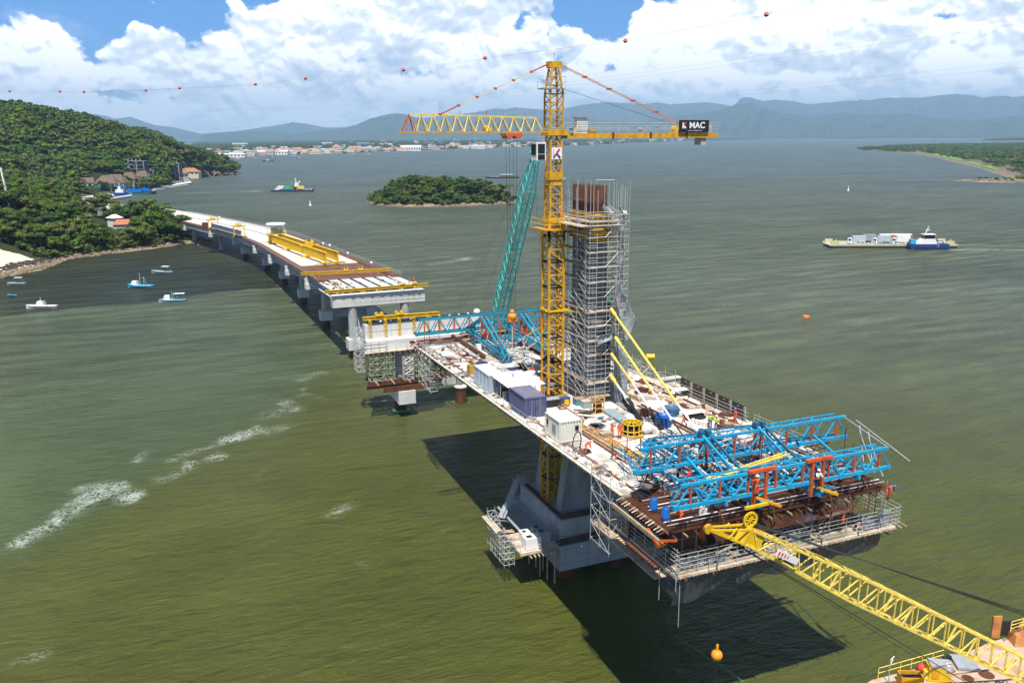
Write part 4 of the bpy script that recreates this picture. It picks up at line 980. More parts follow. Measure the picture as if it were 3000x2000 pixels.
# leaning leg walls
LEGM = mat('leg_concrete', (0.27, 0.29, 0.30), 0.85, 0, 0.18, 0.6, (0.15, 0.17, 0.15), 0.55, 0.5, 0.3, 8, stretch=(1, 1, .3))
for y0, y1, xl0, xl1 in ((-4.0, -2.5, -3.9, -2.3), (2.3, 3.9, -3.9, -2.3)):
    part('leg_wall', MB().hexa([(xl0, y0, 6.4), (6.0, y0, 6.4), (6.0, y1, 6.4), (xl0, y1, 6.4), (xl1, y0, 17.4), (4.6, y0, 17.4), (4.6, y1, 17.4), (xl1, y1, 17.4)]), LEGM, CB)
CAPM = mat('pile_cap_concrete', (0.36, 0.37, 0.37), 0.85, 0, 0.15, 0.5, (0.20, 0.21, 0.20), 0.5, 0.4, 0.3, 8, stretch=(1, 1, .4))
part('pile_cap', MB().prism([(-4.6, -8.1), (9.8, -8.1), (9.8, 7.2), (-5.9, 7.2), (-5.9, -8.1+.0)], 1.45, 4.6), CAPM, CB)
part('cap_plinth', MB().prism([(-5.0, -6.4), (8.6, -6.4), (8.6, 5.8), (-5.0, 5.8)], 4.62, 6.7), CAPM, CB)
part('cap_kerb', MB().box(-5.0, 8.6, -6.4, -6.15, 6.72, 6.95).box(-5.0, -4.75, -6.14, 5.8, 6.72, 6.95), CAPM, CB)
for x in (-4.45, 2.0, 8.2):
    for y in (-6.7, -.5, 5.6): part('pile', MB().tube((x, y, -3), (x, y, 1.44), 1.0, 18), RUST, CB)
# joints on the cap face
mk = MB()
for k in range(10): mk.box(-5.2+1.5*k, -5.17+1.5*k, -8.125, -8.1, 1.5, 4.55)
for zz in (2.3, 3.2, 4.1): mk.box(-5.9, 9.8, -8.12, -8.1, zz, zz+.03)
part('form_joint', mk, CONCD, CB)
part('cap_plate', MB().box(-3.2, -2.95, -8.16, -8.13, 4.05, 4.3), WHTP, CB); part('cap_plate', MB().box(-.9, -.55, -8.16, -8.13, 4.0, 4.35), WHTP, CB)
# pylon
PYM = mat('pylon_concrete', (0.20, 0.215, 0.235), 0.85, 0, 0.12, 0.5, (0.13, 0.14, 0.15), 0.4, 0.5, 0.25, 8, stretch=(1, 1, .3))
PY = thing('pylon', 'tall dark concrete pylon in the middle of the deck, rusty reinforcement at its top', 'pylon', (1.1, -1.7, 20.65))
def pyx(z): f = (z-20.6)/20; return (-.15-.1*f, 2.45-.95*f)
def pyy(z): f = (z-20.6)/20; return (-4.35, 1.3-.45*f)
zs = [20.66, 23.4, 26.2, 29.0, 31.8, 34.6, 37.3, 39.4]
for a, b in zip(zs[:-1], zs[1:]):
    x0, x1 = pyx(a); X0, X1 = pyx(b); y0, y1 = pyy(a); Y0_, Y1_ = pyy(b)
    part('pylon_lift', MB().hexa([(x0, y0, a), (x1, y0, a), (x1, y1, a), (x0, y1, a), (X0, Y0_, b-.03), (X1, Y0_, b-.03), (X1, Y1_, b-.03), (X0, Y1_, b-.03)]), PYM, PY)
mk = MB()
for k in range(5):
    y = -3.4+k*.9
    mk.hexa([(-.19, y, 20.8), (-.14, y, 20.8), (-.14, y+.04, 20.8), (-.19, y+.04, 20.8), (-.29, y, 39.3), (-.24, y, 39.3), (-.24, y+.04, 39.3), (-.29, y+.04, 39.3)])
part('panel_line', mk, CONCD, PY)
# yellow climbing forms
for z0_, z1_, k in ((39.45, 40.9, 0), (41.3, 42.5, 1)):
    x0, x1 = pyx(40); m_ = MB()
    for i in range(6):
        y = -4.6+i*.98; part('form_panel', MB().box(x0-.32, x0-.14, y, y+.94, z0_, z1_), YELD if (i+k) % 2 else YEL, PY)
    for i in range(3):
        x = x0-.1+i*.72; part('form_panel', MB().box(x, x+.68, -4.72, -4.5, z0_, z1_), YELD if i % 2 else YEL, PY)
    part('form_waler', MB().box(x0-.45, x0-.33, -4.9, 1.3, z0_+.3, z0_+.42).box(x0-.45, x0-.33, -4.9, 1.3, z1_-.35, z1_-.23).box(x0-.4, x1+.3, -4.86, -4.73, z0_+.3, z0_+.42).box(x0-.4, x1+.3, -4.86, -4.73, z1_-.35, z1_-.23), RUST, PY)
# reinforcement cage
x0, x1 = pyx(43); y0, y1 = -4.3, .9; cage = MB(); rp = random.Random(3)
for i in range(46):
    y = y0+(y1-y0)*i/45; cage.tube((x0, y, 40), (x0, y, 45.6+rp.uniform(-.12, .1)), .028, 3, None, False); cage.tube((x1, y, 40), (x1, y, 45.6+rp.uniform(-.12, .1)), .028, 3, None, False)
    if i % 2: cage.tube((x0+.14, y, 40), (x0+.14, y, 45.5), .028, 3, None, False)
for i in range(18):
    x = x0+(x1-x0)*i/17; cage.tube((x, y0, 40), (x, y0, 45.6+rp.uniform(-.12, .1)), .028, 3, None, False); cage.tube((x, y1, 40), (x, y1, 45.6), .028, 3, None, False)
for i in range(11):
    for j in range(5): cage.tube((x0+.25+(x1-x0-.5)*j/4, y0+.2+i*.46, 40), (x0+.25+(x1-x0-.5)*j/4, y0+.2+i*.46, 45.4), .03, 3, None, False)
part('rebar_cage', cage, RUSTB, PY, kind='stuff')
st = MB()
for i in range(20):
    z = 41.2+i*.135; st.beam((x0-.03, y0-.03, z), (x0-.03, y1, z), .03); st.beam((x0-.03, y0-.03, z), (x1+.03, y0-.03, z), .03); st.beam((x1+.03, y0, z), (x1+.03, y1, z), .03)
part('stirrup', st, RUSTB, PY, kind='stuff')
part('cage_core', MB().box(x0+.06, x1-.06, y0+.08, y1-.08, 40, 44.2), RUSTB, PY)

# ------------------------------------------------------------------ pylon scaffold
SF = thing('pylon_scaffold', 'tall galvanised tube scaffold wrapped round the pylon with timber working platforms', 'scaffold', (1, -2, 20.8))
SX = [-1.65, -.75, .6, 1.8, 2.9]; SY = [-6.3, -5.3, -3.2, -1.0, 1.2, 2.4]
def inside(x, y): return -.7 < x < 2.85 and -5.2 < y < 1.1
topz = 45.9
for x in SX:
    for y in SY:
        if inside(x, y): continue
        part('standard', MB().tube((x, y, dz(y)+.1), (x, y, topz+rp.uniform(-.7, .5)), .036, 5, None, False), GALV, SF)
lifts = [21.6+1.68*i for i in range(13)]
for k, z in enumerate(lifts):
    top_ = z > 42.5
    for dzz in (0, .55, 1.1):
        if top_ and dzz: continue
        for x in (-1.65, 2.9): part('ledger', MB().tube((x, -6.5, z+dzz), (x, 2.6, z+dzz), .026, 4, None, False), GALV, SF)
        for y in (-6.3, 2.4): part('ledger', MB().tube((-1.85, y, z+dzz), (2.1 if y < 0 else 3.0, y, z+dzz), .026, 4, None, False), GALV, SF)
    if not top_:
        for y in SY[1:-1]: part('transom', MB().tube((-1.75, y, z-.06), (-.5, y, z-.06), .026, 4, None, False), GALV, SF); part('transom', MB().tube((2.6, y, z-.06), (3.0, y, z-.06), .026, 4, None, False), GALV, SF)
        w = 1.3 if k == 12 else .9
        if k in (0, 1, 3, 4, 5, 6, 8, 9, 10, 11, 12) :
            for j in range(3):
                part('plank', MB().box(-1.6+j*.3, -1.33+j*.3, -6.3, 2.2, z-.02, z+.04), TIMBP if (j+k) % 3 else TIMB, SF)
            for j in range(3): part('plank', MB().box(-.65, 1.95, -6.28+j*.3, -6.01+j*.3, z-.02, z+.04), TIMBP if (j+k) % 2 else TIMB, SF)
            part('plank', MB().box(2.55, 3.0, -5.3, 1.1, z-.02, z+.04), TIMB, SF)
    # diagonals on the near faces
    if k < 12:
        y = -6.0+(k % 2)*0.4
        part('brace', MB().tube((-1.72, -1.2, z+1.5), (-1.72, -3.4 if k % 2 else -5.9, z-.3), .03, 4, None, False), GALV, SF)
        part('brace', MB().tube((-1.72, -3.6, z+1.5), (-1.72, -6.1, z-.1), .03, 4, None, False), GALV, SF)
        if k % 2: part('brace', MB().tube((1.9, -6.4, z+1.6), (.2, -6.4, z), .03, 4, None, False), GALV, SF)
for k in range(24):
    z = 21.6+k*.84; part('ladder_rung_frame', MB().tube((-1.9, -6.6, z), (-.9, -6.6, z), .022, 4, None, False).tube((-1.9, -5.6, z), (-1.9, -6.6, z), .022, 4, None, False), GALV, SF)
# main platform under the forms
for j in range(4): part('plank', MB().box(-3.1+j*.36, -2.78+j*.36, -6.6, 2.6, 41.35, 41.42), TIMBP, SF)
for j in range(3): part('plank', MB().box(-1.66, 2.2, -6.66+j*.36, -6.34+j*.36, 41.36, 41.43), TIMBP, SF)
rr_ = MB(); rail_run(rr_, [Vector((-3.1, y, 41.4)) for y in (2.6, .3, -2, -4.3, -6.6)]+[Vector((x, -6.66, 41.4)) for x in (-1.6, -.3, 1.0, 2.2)], 1.1, .028, True, 2); part('guard_rail', rr_, GALV, SF)
# outrigger frames above with a worker's ledge
for x, y in ((-3.1, 2.6), (-3.1, -.6), (-2.2, -4.2)):
    part('standard', MB().tube((x, y, 38), (x, y, 46.4), .036, 5, None, False), GREYP, SF)
part('ledger', MB().tube((-3.4, 2.6, 46.2), (-1.2, .8, 46.2), .04, 4, None, False).tube((-.9, -6.0, 46.3), (1.3, -6.2, 46.3), .04, 4), GALV, SF)
part('ledger', MB().tube((-3.3, 0, 42.6), (-1.6, -1.0, 42.6), .03, 4).tube((-3.3, 1, 44.3), (-.2, -2.5, 43.9), .035, 4), BLUD, SF)
part('hopper', MB().cbox((1.0, -5.6, 42.9), (.75, 1.3, .10), .2, .55).cbox((.65, -5.6, 43.05), (.07, 1.3, .45), .2, .55).cbox((1.35, -5.6, 43.05), (.07, 1.3, .45), .2, .55), GREYP, SF)
# stair tower beside it
ST = thing('stair_tower', 'narrow scaffold stair tower standing against the right side of the pylon scaffold', 'scaffold', (2.5, -6, 20.8))
for x in (2.0, 2.5, 3.05):
    for y in (-6.6, -5.5): part('standard', MB().tube((x, y, 20.8), (x, y, 46.0+rp.uniform(-.6, .3)), .034, 5, None, False), GALV, ST)
for k in range(14):
    z = 21.6+k*1.68
    if z > 43: break
    for dzz in (0, .8): part('ledger', MB().tube((2.0, -6.6, z+dzz), (3.05, -6.6, z+dzz), .026, 4, None, False).tube((2.0, -5.5, z+dzz), (3.05, -5.5, z+dzz), .026, 4, None, False).tube((2.0, -6.6, z+dzz), (2.0, -5.5, z+dzz), .026, 4, None, False).tube((3.05, -6.6, z+dzz), (3.05, -5.5, z+dzz), .026, 4, None, False), GALV, ST)
    a, b = (2.1, 2.95) if k % 2 else (2.95, 2.1); part('stair_flight', MB().beam((a, -6.05, z), (b, -6.05, z+1.6), .5, .07), GREYP, ST)
tag(part('white_bulk_bag', MB().sphere((2.75, -6.0, 42.6), .34, 9, 6, .9), WHTP), 'white round bag on top of the stair tower beside the pylon', 'bag')
# netting blown off the scaffold
def cloth(name, P, n, bulge, m, thick=.03, seed=0):
    """P: quad of corner points; a sheet with folds and real thickness"""
    P = [Vector(p) for p in P]; nn = (P[1]-P[0]).cross(P[3]-P[0]).normalized(); V = []; F_ = []
    for s in (0, 1):
        for i in range(n+1):
            for j in range(n+1):
                u, v = i/n, j/n; p = (P[0]*(1-u)+P[1]*u)*(1-v)+(P[3]*(1-u)+P[2]*u)*v
                f = bulge*math.sin(PI*u)*math.sin(PI*v)+.14*mnoise.noise((u*7+seed, v*2.2, seed))+.09*math.sin(u*26+3*v+seed)
                V.append(tuple(p+nn*(f+s*thick)))
    N = (n+1)**2
    for s in (0, 1):
        for i in range(n):
            for j in range(n):
                a = s*N+i*(n+1)+j; q_ = (a, a+1, a+n+2, a+n+1); F_.append(q_ if s else q_[::-1])
    for i in range(n):
        for a, b in ((i, i+1), ((n)*(n+1)+i+1, n*(n+1)+i), ((i+1)*(n+1), i*(n+1)), (i*(n+1)+n, (i+1)*(n+1)+n)): F_.append((a, b, b+N, a+N))
    mb = MB(); mb.add(V, F_, True); return mb
NET = bpy.data.materials.new('debris_netting'); NET.use_nodes = True; t_ = NT(NET.node_tree); bs_ = t_.n['Principled BSDF']
tc_ = t_.new('ShaderNodeTexCoord'); nz_ = t_.noise(tc_.outputs['Object'], 1.6, 6, .7, .8)
t_.l.new(t_.mix(t_.rng(nz_, .35, .7), (0.20, 0.22, 0.235), (0.42, 0.45, 0.47)), bs_.inputs['Base Color']); bs_.inputs['Roughness'].default_value = .8
t_.l.new(t_.rng(nz_, .3, .7, .80, .94), bs_.inputs['Alpha']); bs_.inputs['Specular IOR Level'].default_value = .2
NETB = bpy.data.materials.new('hanging_net'); NETB.use_nodes = True; t_ = NT(NETB.node_tree); bs_ = t_.n['Principled BSDF']
tc_ = t_.new('ShaderNodeTexCoord'); nz_ = t_.noise(tc_.outputs['Object'], .9, 6, .7, .6)
t_.l.new(t_.mix(t_.rng(nz_, .35, .7), (0.045, 0.055, 0.065), (0.12, 0.14, 0.155)), bs_.inputs['Base Color']); bs_.inputs['Roughness'].default_value = .85
t_.l.new(t_.rng(nz_, .3, .7, .68, .9), bs_.inputs['Alpha'])
def yy(u, v, y=-6.9): return aty(u, v, y)
tag(part('netting_sheet', cloth('n', [yy(1803, 806), yy(1868, 945), yy(1835, 1004), yy(1803, 872)], 16, .5, NET, seed=1), NET), 'grey debris net blown out in a triangle from the upper right of the pylon scaffold', 'netting')
tag(part('netting_sheet', cloth('n', [yy(1797, 990), yy(1838, 1045), yy(1840, 1182), yy(1800, 1215)], 16, .6, NET, seed=4), NET), 'grey debris net hanging from the lower right side of the pylon scaffold to the deck', 'netting')
tag(part('netting_sheet', cloth('n', [yy(1748, 986), yy(1800, 972), yy(1800, 992), yy(1752, 1012)], 10, .3, NET, seed=7), NET), 'pale strip of net slung across the front of the pylon scaffold at mid height', 'netting')

# ------------------------------------------------------------------ stays
SW = mat('stay_white_pipe', (0.74, 0.75, 0.76), .35, 0, .05, 1.0)
def stay(lab, pts, cut, sl=True, r=.14):
    a, b, c = [Vector(p) for p in pts]; t = thing('stay_cable', lab, 'stay cable', c)
    a2 = a+(a-c).normalized()*1.4
    part('anchor_sleeve', MB().tube(a2, a, r*.9, 10), BLK, t)
    part('end_collar', MB().tube(a, a+(b-a).normalized()*1.2, r*1.45, 12), YELB, t)
    part('upper_sheath', MB().tube(a+(b-a).normalized()*1.1, b, r, 12), YELB, t)
    part('lower_sheath', MB().tube(b, c+(b-c)*.0, r*.82, 12), SW, t)
    if sl:
        d = (c-b).normalized(); e = c+d*((c.z-dz(c.y)+.0)/-d.z if d.z < -.05 else 2)
        part('clamp_ring', MB().tube(c-d*.12, c+d*.12, r*1.6, 12), WHTP, t); part('deck_sleeve', MB().tube(c, e, r*.62, 8), BLK, t)
    return t
X_ = 1.2
stay('longest yellow and white stay cable, highest of four near the pylon front', [atx(1790, 905, X_), atx(1984, 1182, X_), atx(2049, 1269, X_)], 0)
stay('second stay cable on the near side, passing just above the blue round tank', [atx(1803, 988, X_), atx(1915, 1151, X_), atx(1968, 1228, X_)], 0, r=.135)
stay('third stay cable on the near side, ending by the small brown crate', [atx(1791, 1036, X_), atx(1851, 1118, X_), atx(1901, 1192, X_)], 0, r=.12)
stay('lowest near side stay cable, running into thick black tubes', [atx(1788, 1098, X_), atx(1810, 1130, X_), atx(1836, 1166, X_)], 0, r=.16)
stay('upper stay cable on the far side of the pylon, seen behind the crane mast', [atx(1640, 925, X_)+Vector((0, -5, 2.3)), atx(1540, 985, X_), atx(1512, 1005, X_)], 0, r=.12)
stay('lower stay cable on the far side of the pylon, seen behind the crane mast', [atx(1640, 965, X_)+Vector((0, -5, 2.3)), atx(1575, 1000, X_), atx(1545, 1020, X_)], 0, r=.12)
stay('short stay cable on the far side of the pylon, nearest to it', [(X_, 2.2, 27.0), (X_, 6.0, 24.6), (X_, 9.5, 22.4)], 0, r=.11)
# stay sleeves at the pylon
for zt, yt in ((32.9, -5.0), (30.4, -5.2), (27.9, -5.0), (25.4, -5.0)):
    tag(part('stay_socket', MB().tube((1.2, -4.2, zt+.9), (1.2, yt-.9, zt-.3), .22, 10), mat('socket_green', (.02, .16, .12), .5) if zt > 32 else BLK), {32.9: 'green tube socket at the top stay on the pylon face', 30.4: 'black tube socket at the second stay on the pylon face', 27.9: 'black tube socket at the third stay on the pylon face', 25.4: 'black tube socket at the lowest stay on the pylon face'}[zt], 'socket')
# black corrugated hoses and wrapped sleeves near the anchors
def hose(lab, px, r, m=BLK, h=.25, n=8, cat='hose'):
    P = [atd(u, v, h+(hh if (hh := 0) else 0)) for u, v in px]; mb = MB()
    for a, b in zip(P[:-1], P[1:]):
        k = max(2, int((b-a).length/.35))
        for i in range(k): mb.tube(a+(b-a)*i/k, a+(b-a)*(i+.8)/k, r*(1.0 if i % 2 else .86), n)
    return tag(part('black_hose', mb, m), lab, cat)
hose('thick black corrugated tube curving from the foot of the pylon net to the white sack', [(1838, 1163), (1850, 1180), (1862, 1212), (1880, 1240), (1893, 1262)], .2)
hose('long black corrugated tube beside the brown crate running toward the blue trusses', [(1905, 1200), (1915, 1222), (1935, 1252), (1950, 1280), (1960, 1300)], .22)
hose('crumpled black wrapped tube at the foot of the lowest stay', [(1818, 1150), (1826, 1172), (1840, 1190), (1852, 1205)], .2)
# ------------------------------------------------------------------ tower crane
MX, MY = -3.15, 0.15
TC = thing('tower_crane', 'tall orange yellow lattice tower crane standing through the deck beside the pylon', 'tower crane', (MX, MY, 6.7))
def mast_section(z0, z1, w, chord, parent, bay=1.45, label=None, m=YELD):
    h = w/2; m_ = MB()
    for sx in (-1, 1):
        for sy in (-1, 1): m_.beam((MX+sx*h, MY+sy*h, z0), (MX+sx*h, MY+sy*h, z1), chord)
    s = part('mast_section', m_, m, parent)
    n = max(1, round((z1-z0)/bay)); dg = chord*.52
    for i in range(n+1):
        z = z0+(z1-z0)*i/n; b = MB()
        for (a, c) in (((-1, -1), (1, -1)), ((1, -1), (1, 1)), ((1, 1), (-1, 1)), ((-1, 1), (-1, -1))):
            b.beam((MX+a[0]*h, MY+a[1]*h, z), (MX+c[0]*h, MY+c[1]*h, z), dg)
        part('cross_bar', b, m, s)
    for fi, (a, c) in enumerate((((-1, -1), (1, -1)), ((-1, 1), (-1, -1)), ((1, -1), (1, 1)), ((1, 1), (-1, 1)))):
        b = MB()
        for i in range(n):
            za, zb = z0+(z1-z0)*i/n, z0+(z1-z0)*(i+1)/n
            b.beam((MX+c[0]*h if fi == 0 else MX+a[0]*h, MY+c[1]*h if fi == 0 else MY+a[1]*h, za), (MX+a[0]*h if fi == 0 else MX+c[0]*h, MY+a[1]*h if fi == 0 else MY+c[1]*h, zb), dg)
        part('diagonal_brace', b, m, s)
    return s
z = 6.75
while z < 40.2:
    mast_section(z, min(z+3.0, 40.4), 1.86, .24, TC); z += 3.0
mast_section(40.4, 45.6, 1.42, .2, TC, 1.1)
mast_section(46.6, 51.0, 1.34, .19, TC, 1.2)
# climbing frame with platform, collar
part('climbing_frame', MB().box(MX-1.0, MX+1.0, MY-1.03, MY-.93, 41.3, 41.9).box(MX-1.03, MX-.93, MY-1, MY+1, 41.3, 41.9).box(MX-1.05, MX-.8, MY-1.05, MY-.8, 39.2, 42.2).box(MX+.8, MX+1.05, MY-1.05, MY-.8, 39.2, 42.2), YELD, TC)
pl_ = part('climbing_platform', MB().box(MX-1.9, MX+1.9, MY-1.9, MY-1.1, 40.55, 40.65).box(MX-1.9, MX-1.1, MY-1.1, MY+1.9, 40.55, 40.65).box(MX+1.1, MX+1.9, MY-1.1, MY+1.9, 40.55, 40.65), YELD, TC)
q4 = [Vector((MX-1.9, MY+1.9, 40.65)), Vector((MX-1.9, MY, 40.65)), Vector((MX-1.9, MY-1.9, 40.65)), Vector((MX, MY-1.9, 40.65)), Vector((MX+1.9, MY-1.9, 40.65)), Vector((MX+1.9, MY, 40.65)), Vector((MX+1.9, MY+1.9, 40.65))]
rr_ = MB(); rail_run(rr_, q4, 1.15, .03, True, 2)
for v in q4: rr_.beam(v, Vector((MX+(v.x-MX)*.5, MY+(v.y-MY)*.5, 39.3)), .06)
part('platform_rail', rr_, YEL, TC)
part('slewing_collar', MB().box(MX-.82, MX+.82, MY-.82, MY+.82, 46.15, 47.0).box(MX-.72, MX+.72, MY-.72, MY+.72, 45.55, 46.14), YELD, TC)
# pylon tie
TZ = 31.0
m_ = MB().box(MX-1.15, MX+1.15, MY-1.15, MY-.98, TZ-.13, TZ+.13).box(MX-1.15, MX-.98, MY-.98, MY+1.15, TZ-.13, TZ+.13).box(MX+.98, MX+1.15, MY-.98, MY+1.15, TZ-.13, TZ+.13)
m_.beam((MX-1.4, MY-1.4, TZ+.2), (MX-.9, MY-.9, TZ), .2)
part('tie_collar', m_, YEL, TC)
for a, b in (((MX+1.1, MY-1.0, TZ), (-.35, -3.6, TZ)), ((MX+1.1, MY+.2, TZ), (-.3, -1.0, TZ)), ((MX+1.1, MY+1.0, TZ), (-.35, .6, TZ+.05)), ((MX+1.0, MY-1.1, TZ), (-.7, -.6, TZ))): part('tie_bar', MB().beam(a, b, .2, .2), YEL, TC)
# tower head
H0, H1 = 51.9, 58.4
hw0, hw1 = .78, .42; kz = 55.6
def hd(sx, sy, z):
    f = max(0, (z-kz)/(H1-kz)); w = hw0+(hw1-hw0)*f; return (MX+sx*w, MY+sy*w, z)
m_ = MB(); b = MB()
for sx in (-1, 1):
    for sy in (-1, 1): m_.beam(hd(sx, sy, H0), hd(sx, sy, kz), .17); m_.beam(hd(sx, sy, kz), hd(sx, sy, H1), .17)
hs_ = part('tower_head', m_, YELD, TC)
for i in range(7):
    z0_, z1_ = H0+i*.92, H0+(i+1)*.92
    for a, c in (((-1, -1), (1, -1)), ((1, -1), (1, 1)), ((1, 1), (-1, 1)), ((-1, 1), (-1, -1))):
        b.beam(hd(*a, z0_), hd(*c, z0_), .09); b.beam(hd(*a, z1_), hd(*c, z0_), .08)
part('diagonal_brace', b, YELD, hs_)
part('head_cap', MB().box(MX-.75, MX+.8, MY-.5, MY+.5, H1-.05, H1+.62), YELD, TC)
part('slewing_frame', MB().box(MX-1.1, MX+1.3, MY-.95, MY+.95, 51.05, 51.75), YELD, TC)
part('head_platform', MB().box(MX-1.75, MX+.9, MY-1.1, MY-.45, 56.05, 56.18).box(MX-1.75, MX-.6, MY-.45, MY+.6, 56.05, 56.18), GREYP, TC)
rr_ = MB(); rail_run(rr_, [Vector((MX-1.75, MY+.6, 56.2)), Vector((MX-1.75, MY-1.1, 56.2)), Vector((MX-.9, MY-1.1, 56.2)), Vector((MX, MY-1.1, 56.2)), Vector((MX+.95, MY-1.1, 56.2)), Vector((MX+.95, MY, 56.2))], 1.2, .022, True, 2); part('platform_rail', rr_, GALV, TC)
part('aerial', MB().tube((MX, MY, H1+.6), (MX, MY, H1+1.5), .03, 5).cbox((MX, MY, H1+1.45), (.1, .1, .16)), GREYP, TC)
# jib
JL = -20.9; bz = 51.45; ty = MY
jm = MB()
for sy in (-.62, .62): jm.beam((MX-1.0, MY+sy, bz), (JL, MY+sy, bz+.02), .15)
jib = part('jib', jm, YELD, TC)
part('top_chord', MB().beam((-5.4, MY, 53.0), (JL+.9, MY, 53.35), .16), YELB, TC)
nb = 12; xs = [-5.4+(JL+.9+5.4)*i/(nb-1) for i in range(nb)]
for i in range(nb):
    v = MB(); tx = xs[i]; tz = 53.0+.35*i/(nb-1)
    for s in (-.68, .68):
        for sy in (-.62, .62): v.beam((tx, MY, tz), (tx+s, MY+sy, bz), .085)
    part('v_brace', v, YELB if i < nb-1 else ORNG, jib)
for i in range(nb+1): part('cross_bar', MB().beam((xs[0]+.68-1.36*i*1.036, MY-.62, bz), (xs[0]+.68-1.36*i*1.036, MY+.62, bz), .07), YELD, jib)
part('jib_winch', MB().box(-11.6, -10.8, MY-.4, MY+.4, bz+.1, bz+.5).tube((-11.2, MY-.35, bz+.45), (-11.2, MY+.35, bz+.45), .3, 8), YEL, TC)
for u in (1349, 1426, 1476, 1540): px_ = aty(u, 340, MY); part('chord_stub', MB().beam((px_.x, MY, 53.1), (px_.x-.05, MY, 53.7), .07), ORNG if u == 1426 else GREYP, TC)
# pendants
ap = Vector((MX-.7, MY, H1+.35)); jp = Vector((-16.6, MY, 53.3))
for i in range(6):
    a = ap+(jp-ap)*(i/6); c = ap+(jp-ap)*((i+.97)/6); part('pendant_bar', MB().beam(a, c, .14 if i in (0, 5) else .075, .14 if i in (0, 5) else .075), YELB if i in (1, 2, 3, 4) else ORNG, TC)
    part('pendant_pin', MB().cbox(c, (.32, .2, .24)), ORNG, TC)
cp_ = Vector((13.4, MY, 52.4)); ap2 = Vector((MX+.75, MY, H1+.3))
for sy in (-.28, .28):
    for i in range(5):
        o = Vector((0, sy, 0)); a = ap2+o+(cp_-ap2)*(i/5); c = ap2+o+(cp_-ap2)*((i+.98)/5); part('pendant_bar', MB().beam(a, c, .075), mat('faded_orange', (.55, .26, .12), .6), TC); part('pendant_pin', MB().cbox(c, (.34, .14, .2)), ORNG, TC)
part('light_rope', MB().tube((MX+.9, MY, 56.2), (11.6, MY+.3, 52.6), .02, 4), CABLE, TC)
# counter jib
CX = 18.4
part('counter_jib', MB().box(MX+1.3, CX, MY-.9, MY-.66, 50.72, 51.28).box(MX+1.3, CX, MY+.66, MY+.9, 50.72, 51.28).box(MX+1.3, CX, MY-.65, MY+.65, 51.05, 51.12), YELD, TC)
for x in (4.0, 9.0, 14.0): part('joint_plate', MB().box(x-.12, x+.12, MY-.96, MY-.9, 50.6, 51.36), RUST, TC)
rr_ = MB(); rail_run(rr_, [Vector((MX+1.4+i*1.27, MY-.95, 51.3)) for i in range(17)], 1.15, .022, True, 3); rail_run(rr_, [Vector((MX+1.4+i*1.27, MY+.95, 51.3)) for i in range(17)], 1.15, .022, True, 2); part('guard_rail', rr_, GALV, TC)
cbx = part('control_cabinet', MB().box(-.45, .85, MY-.55, MY+.35, 51.3, 53.0), WHTP, TC); part('cabinet_roof', MB().box(-.65, 1.05, MY-.7, MY+.5, 53.01, 53.13), GREYP, cbx)
lo = MB()
for k in range(7): lo.box(-.4, .8, MY-.575, MY-.552, 51.45+k*.2, 51.5+k*.2)
part('louvre', lo, GREYP, cbx)
part('ballast_box', MB().box(1.3, 1.95, MY-.5, MY+.3, 51.3, 51.75), YELD, TC)
part('hose_coil', MB().lathe((-1.4, MY-.98, 51.75), [(.2, -.05), (.26, 0), (.2, .05)], 10), BLK, TC)
part('hoist_winch', MB().tube((8.3, MY-.4, 51.7), (8.3, MY+.4, 51.7), .22, 10).box(7.95, 8.65, MY-.45, MY+.45, 51.3, 51.45), GREYP, TC)
part('winch_drum', MB().tube((13.0, MY-.5, 51.75), (13.0, MY+.5, 51.75), .34, 12).box(12.3, 13.9, MY-.6, MY+.6, 51.3, 51.5), YEL, TC)
part('counterweight', MB().box(16.2, 16.9, MY-.7, MY+.7, 49.85, 50.7), CONC, TC)
for k in range(4): part('counterweight', MB().box(14.0+k*.95, 14.0+k*.95+.9, MY-.62, MY+.85, 51.3, 52.25), CONC, TC)
# sign boards: lettering as flat strokes on the board
def text_mesh(txt, size, bold=True):
    cu = bpy.data.curves.new('lettering', 'FONT'); cu.body = txt; cu.size = size; cu.extrude = .004; cu.offset = size*.028 if bold else 0
    cu.align_x = 'CENTER'; cu.align_y = 'CENTER'; ob = bpy.data.objects.new('tmp_text', cu); COL.objects.link(ob)
    bpy.context.view_layer.update(); me = bpy.data.meshes.new_from_object(ob.evaluated_get(bpy.context.evaluated_depsgraph_get())); bpy.data.objects.remove(ob); me.name = 'lettering'; return me
def lettering(txt, size, loc, m, parent, rz=0, bold=True, sx=1.0):
    me = text_mesh(txt, size, bold); me.materials.clear(); me.materials.append(m)
    for v in me.vertices: v.co.x *= sx
    M = Matrix.Translation(Vector(loc)-world_off(parent)) @ Matrix.Rotation(rz, 4, 'Z') @ Matrix.Rotation(PI/2, 4, 'X'); me.transform(M)
    return link('lettering', me, parent)
SGN = part('sign_board', MB().box(12.75, 16.95, MY-1.12, MY-1.04, 51.35, 52.75), mat('sign_black', (.015, .015, .018), .5, 0, .05), TC)
WL = mat('sign_white', (.82, .82, .82), .5, 0, .02)
lettering('MAC', .98, (15.28, MY-1.13, 52.12), WL, SGN, sx=1.06)
kk = MB(); xk = 13.2
kk.hexa([(xk, MY-1.15, 51.78), (xk+.17, MY-1.15, 51.78), (xk+.17, MY-1.125, 51.78), (xk, MY-1.125, 51.78), (xk, MY-1.15, 52.48), (xk+.17, MY-1.15, 52.48), (xk+.17, MY-1.125, 52.48), (xk, MY-1.125, 52.48)])
kk.beam((xk+.18, MY-1.137, 52.1), (xk+.5, MY-1.137, 51.8), .025, .2); part('letter_stroke', kk, WL, SGN)
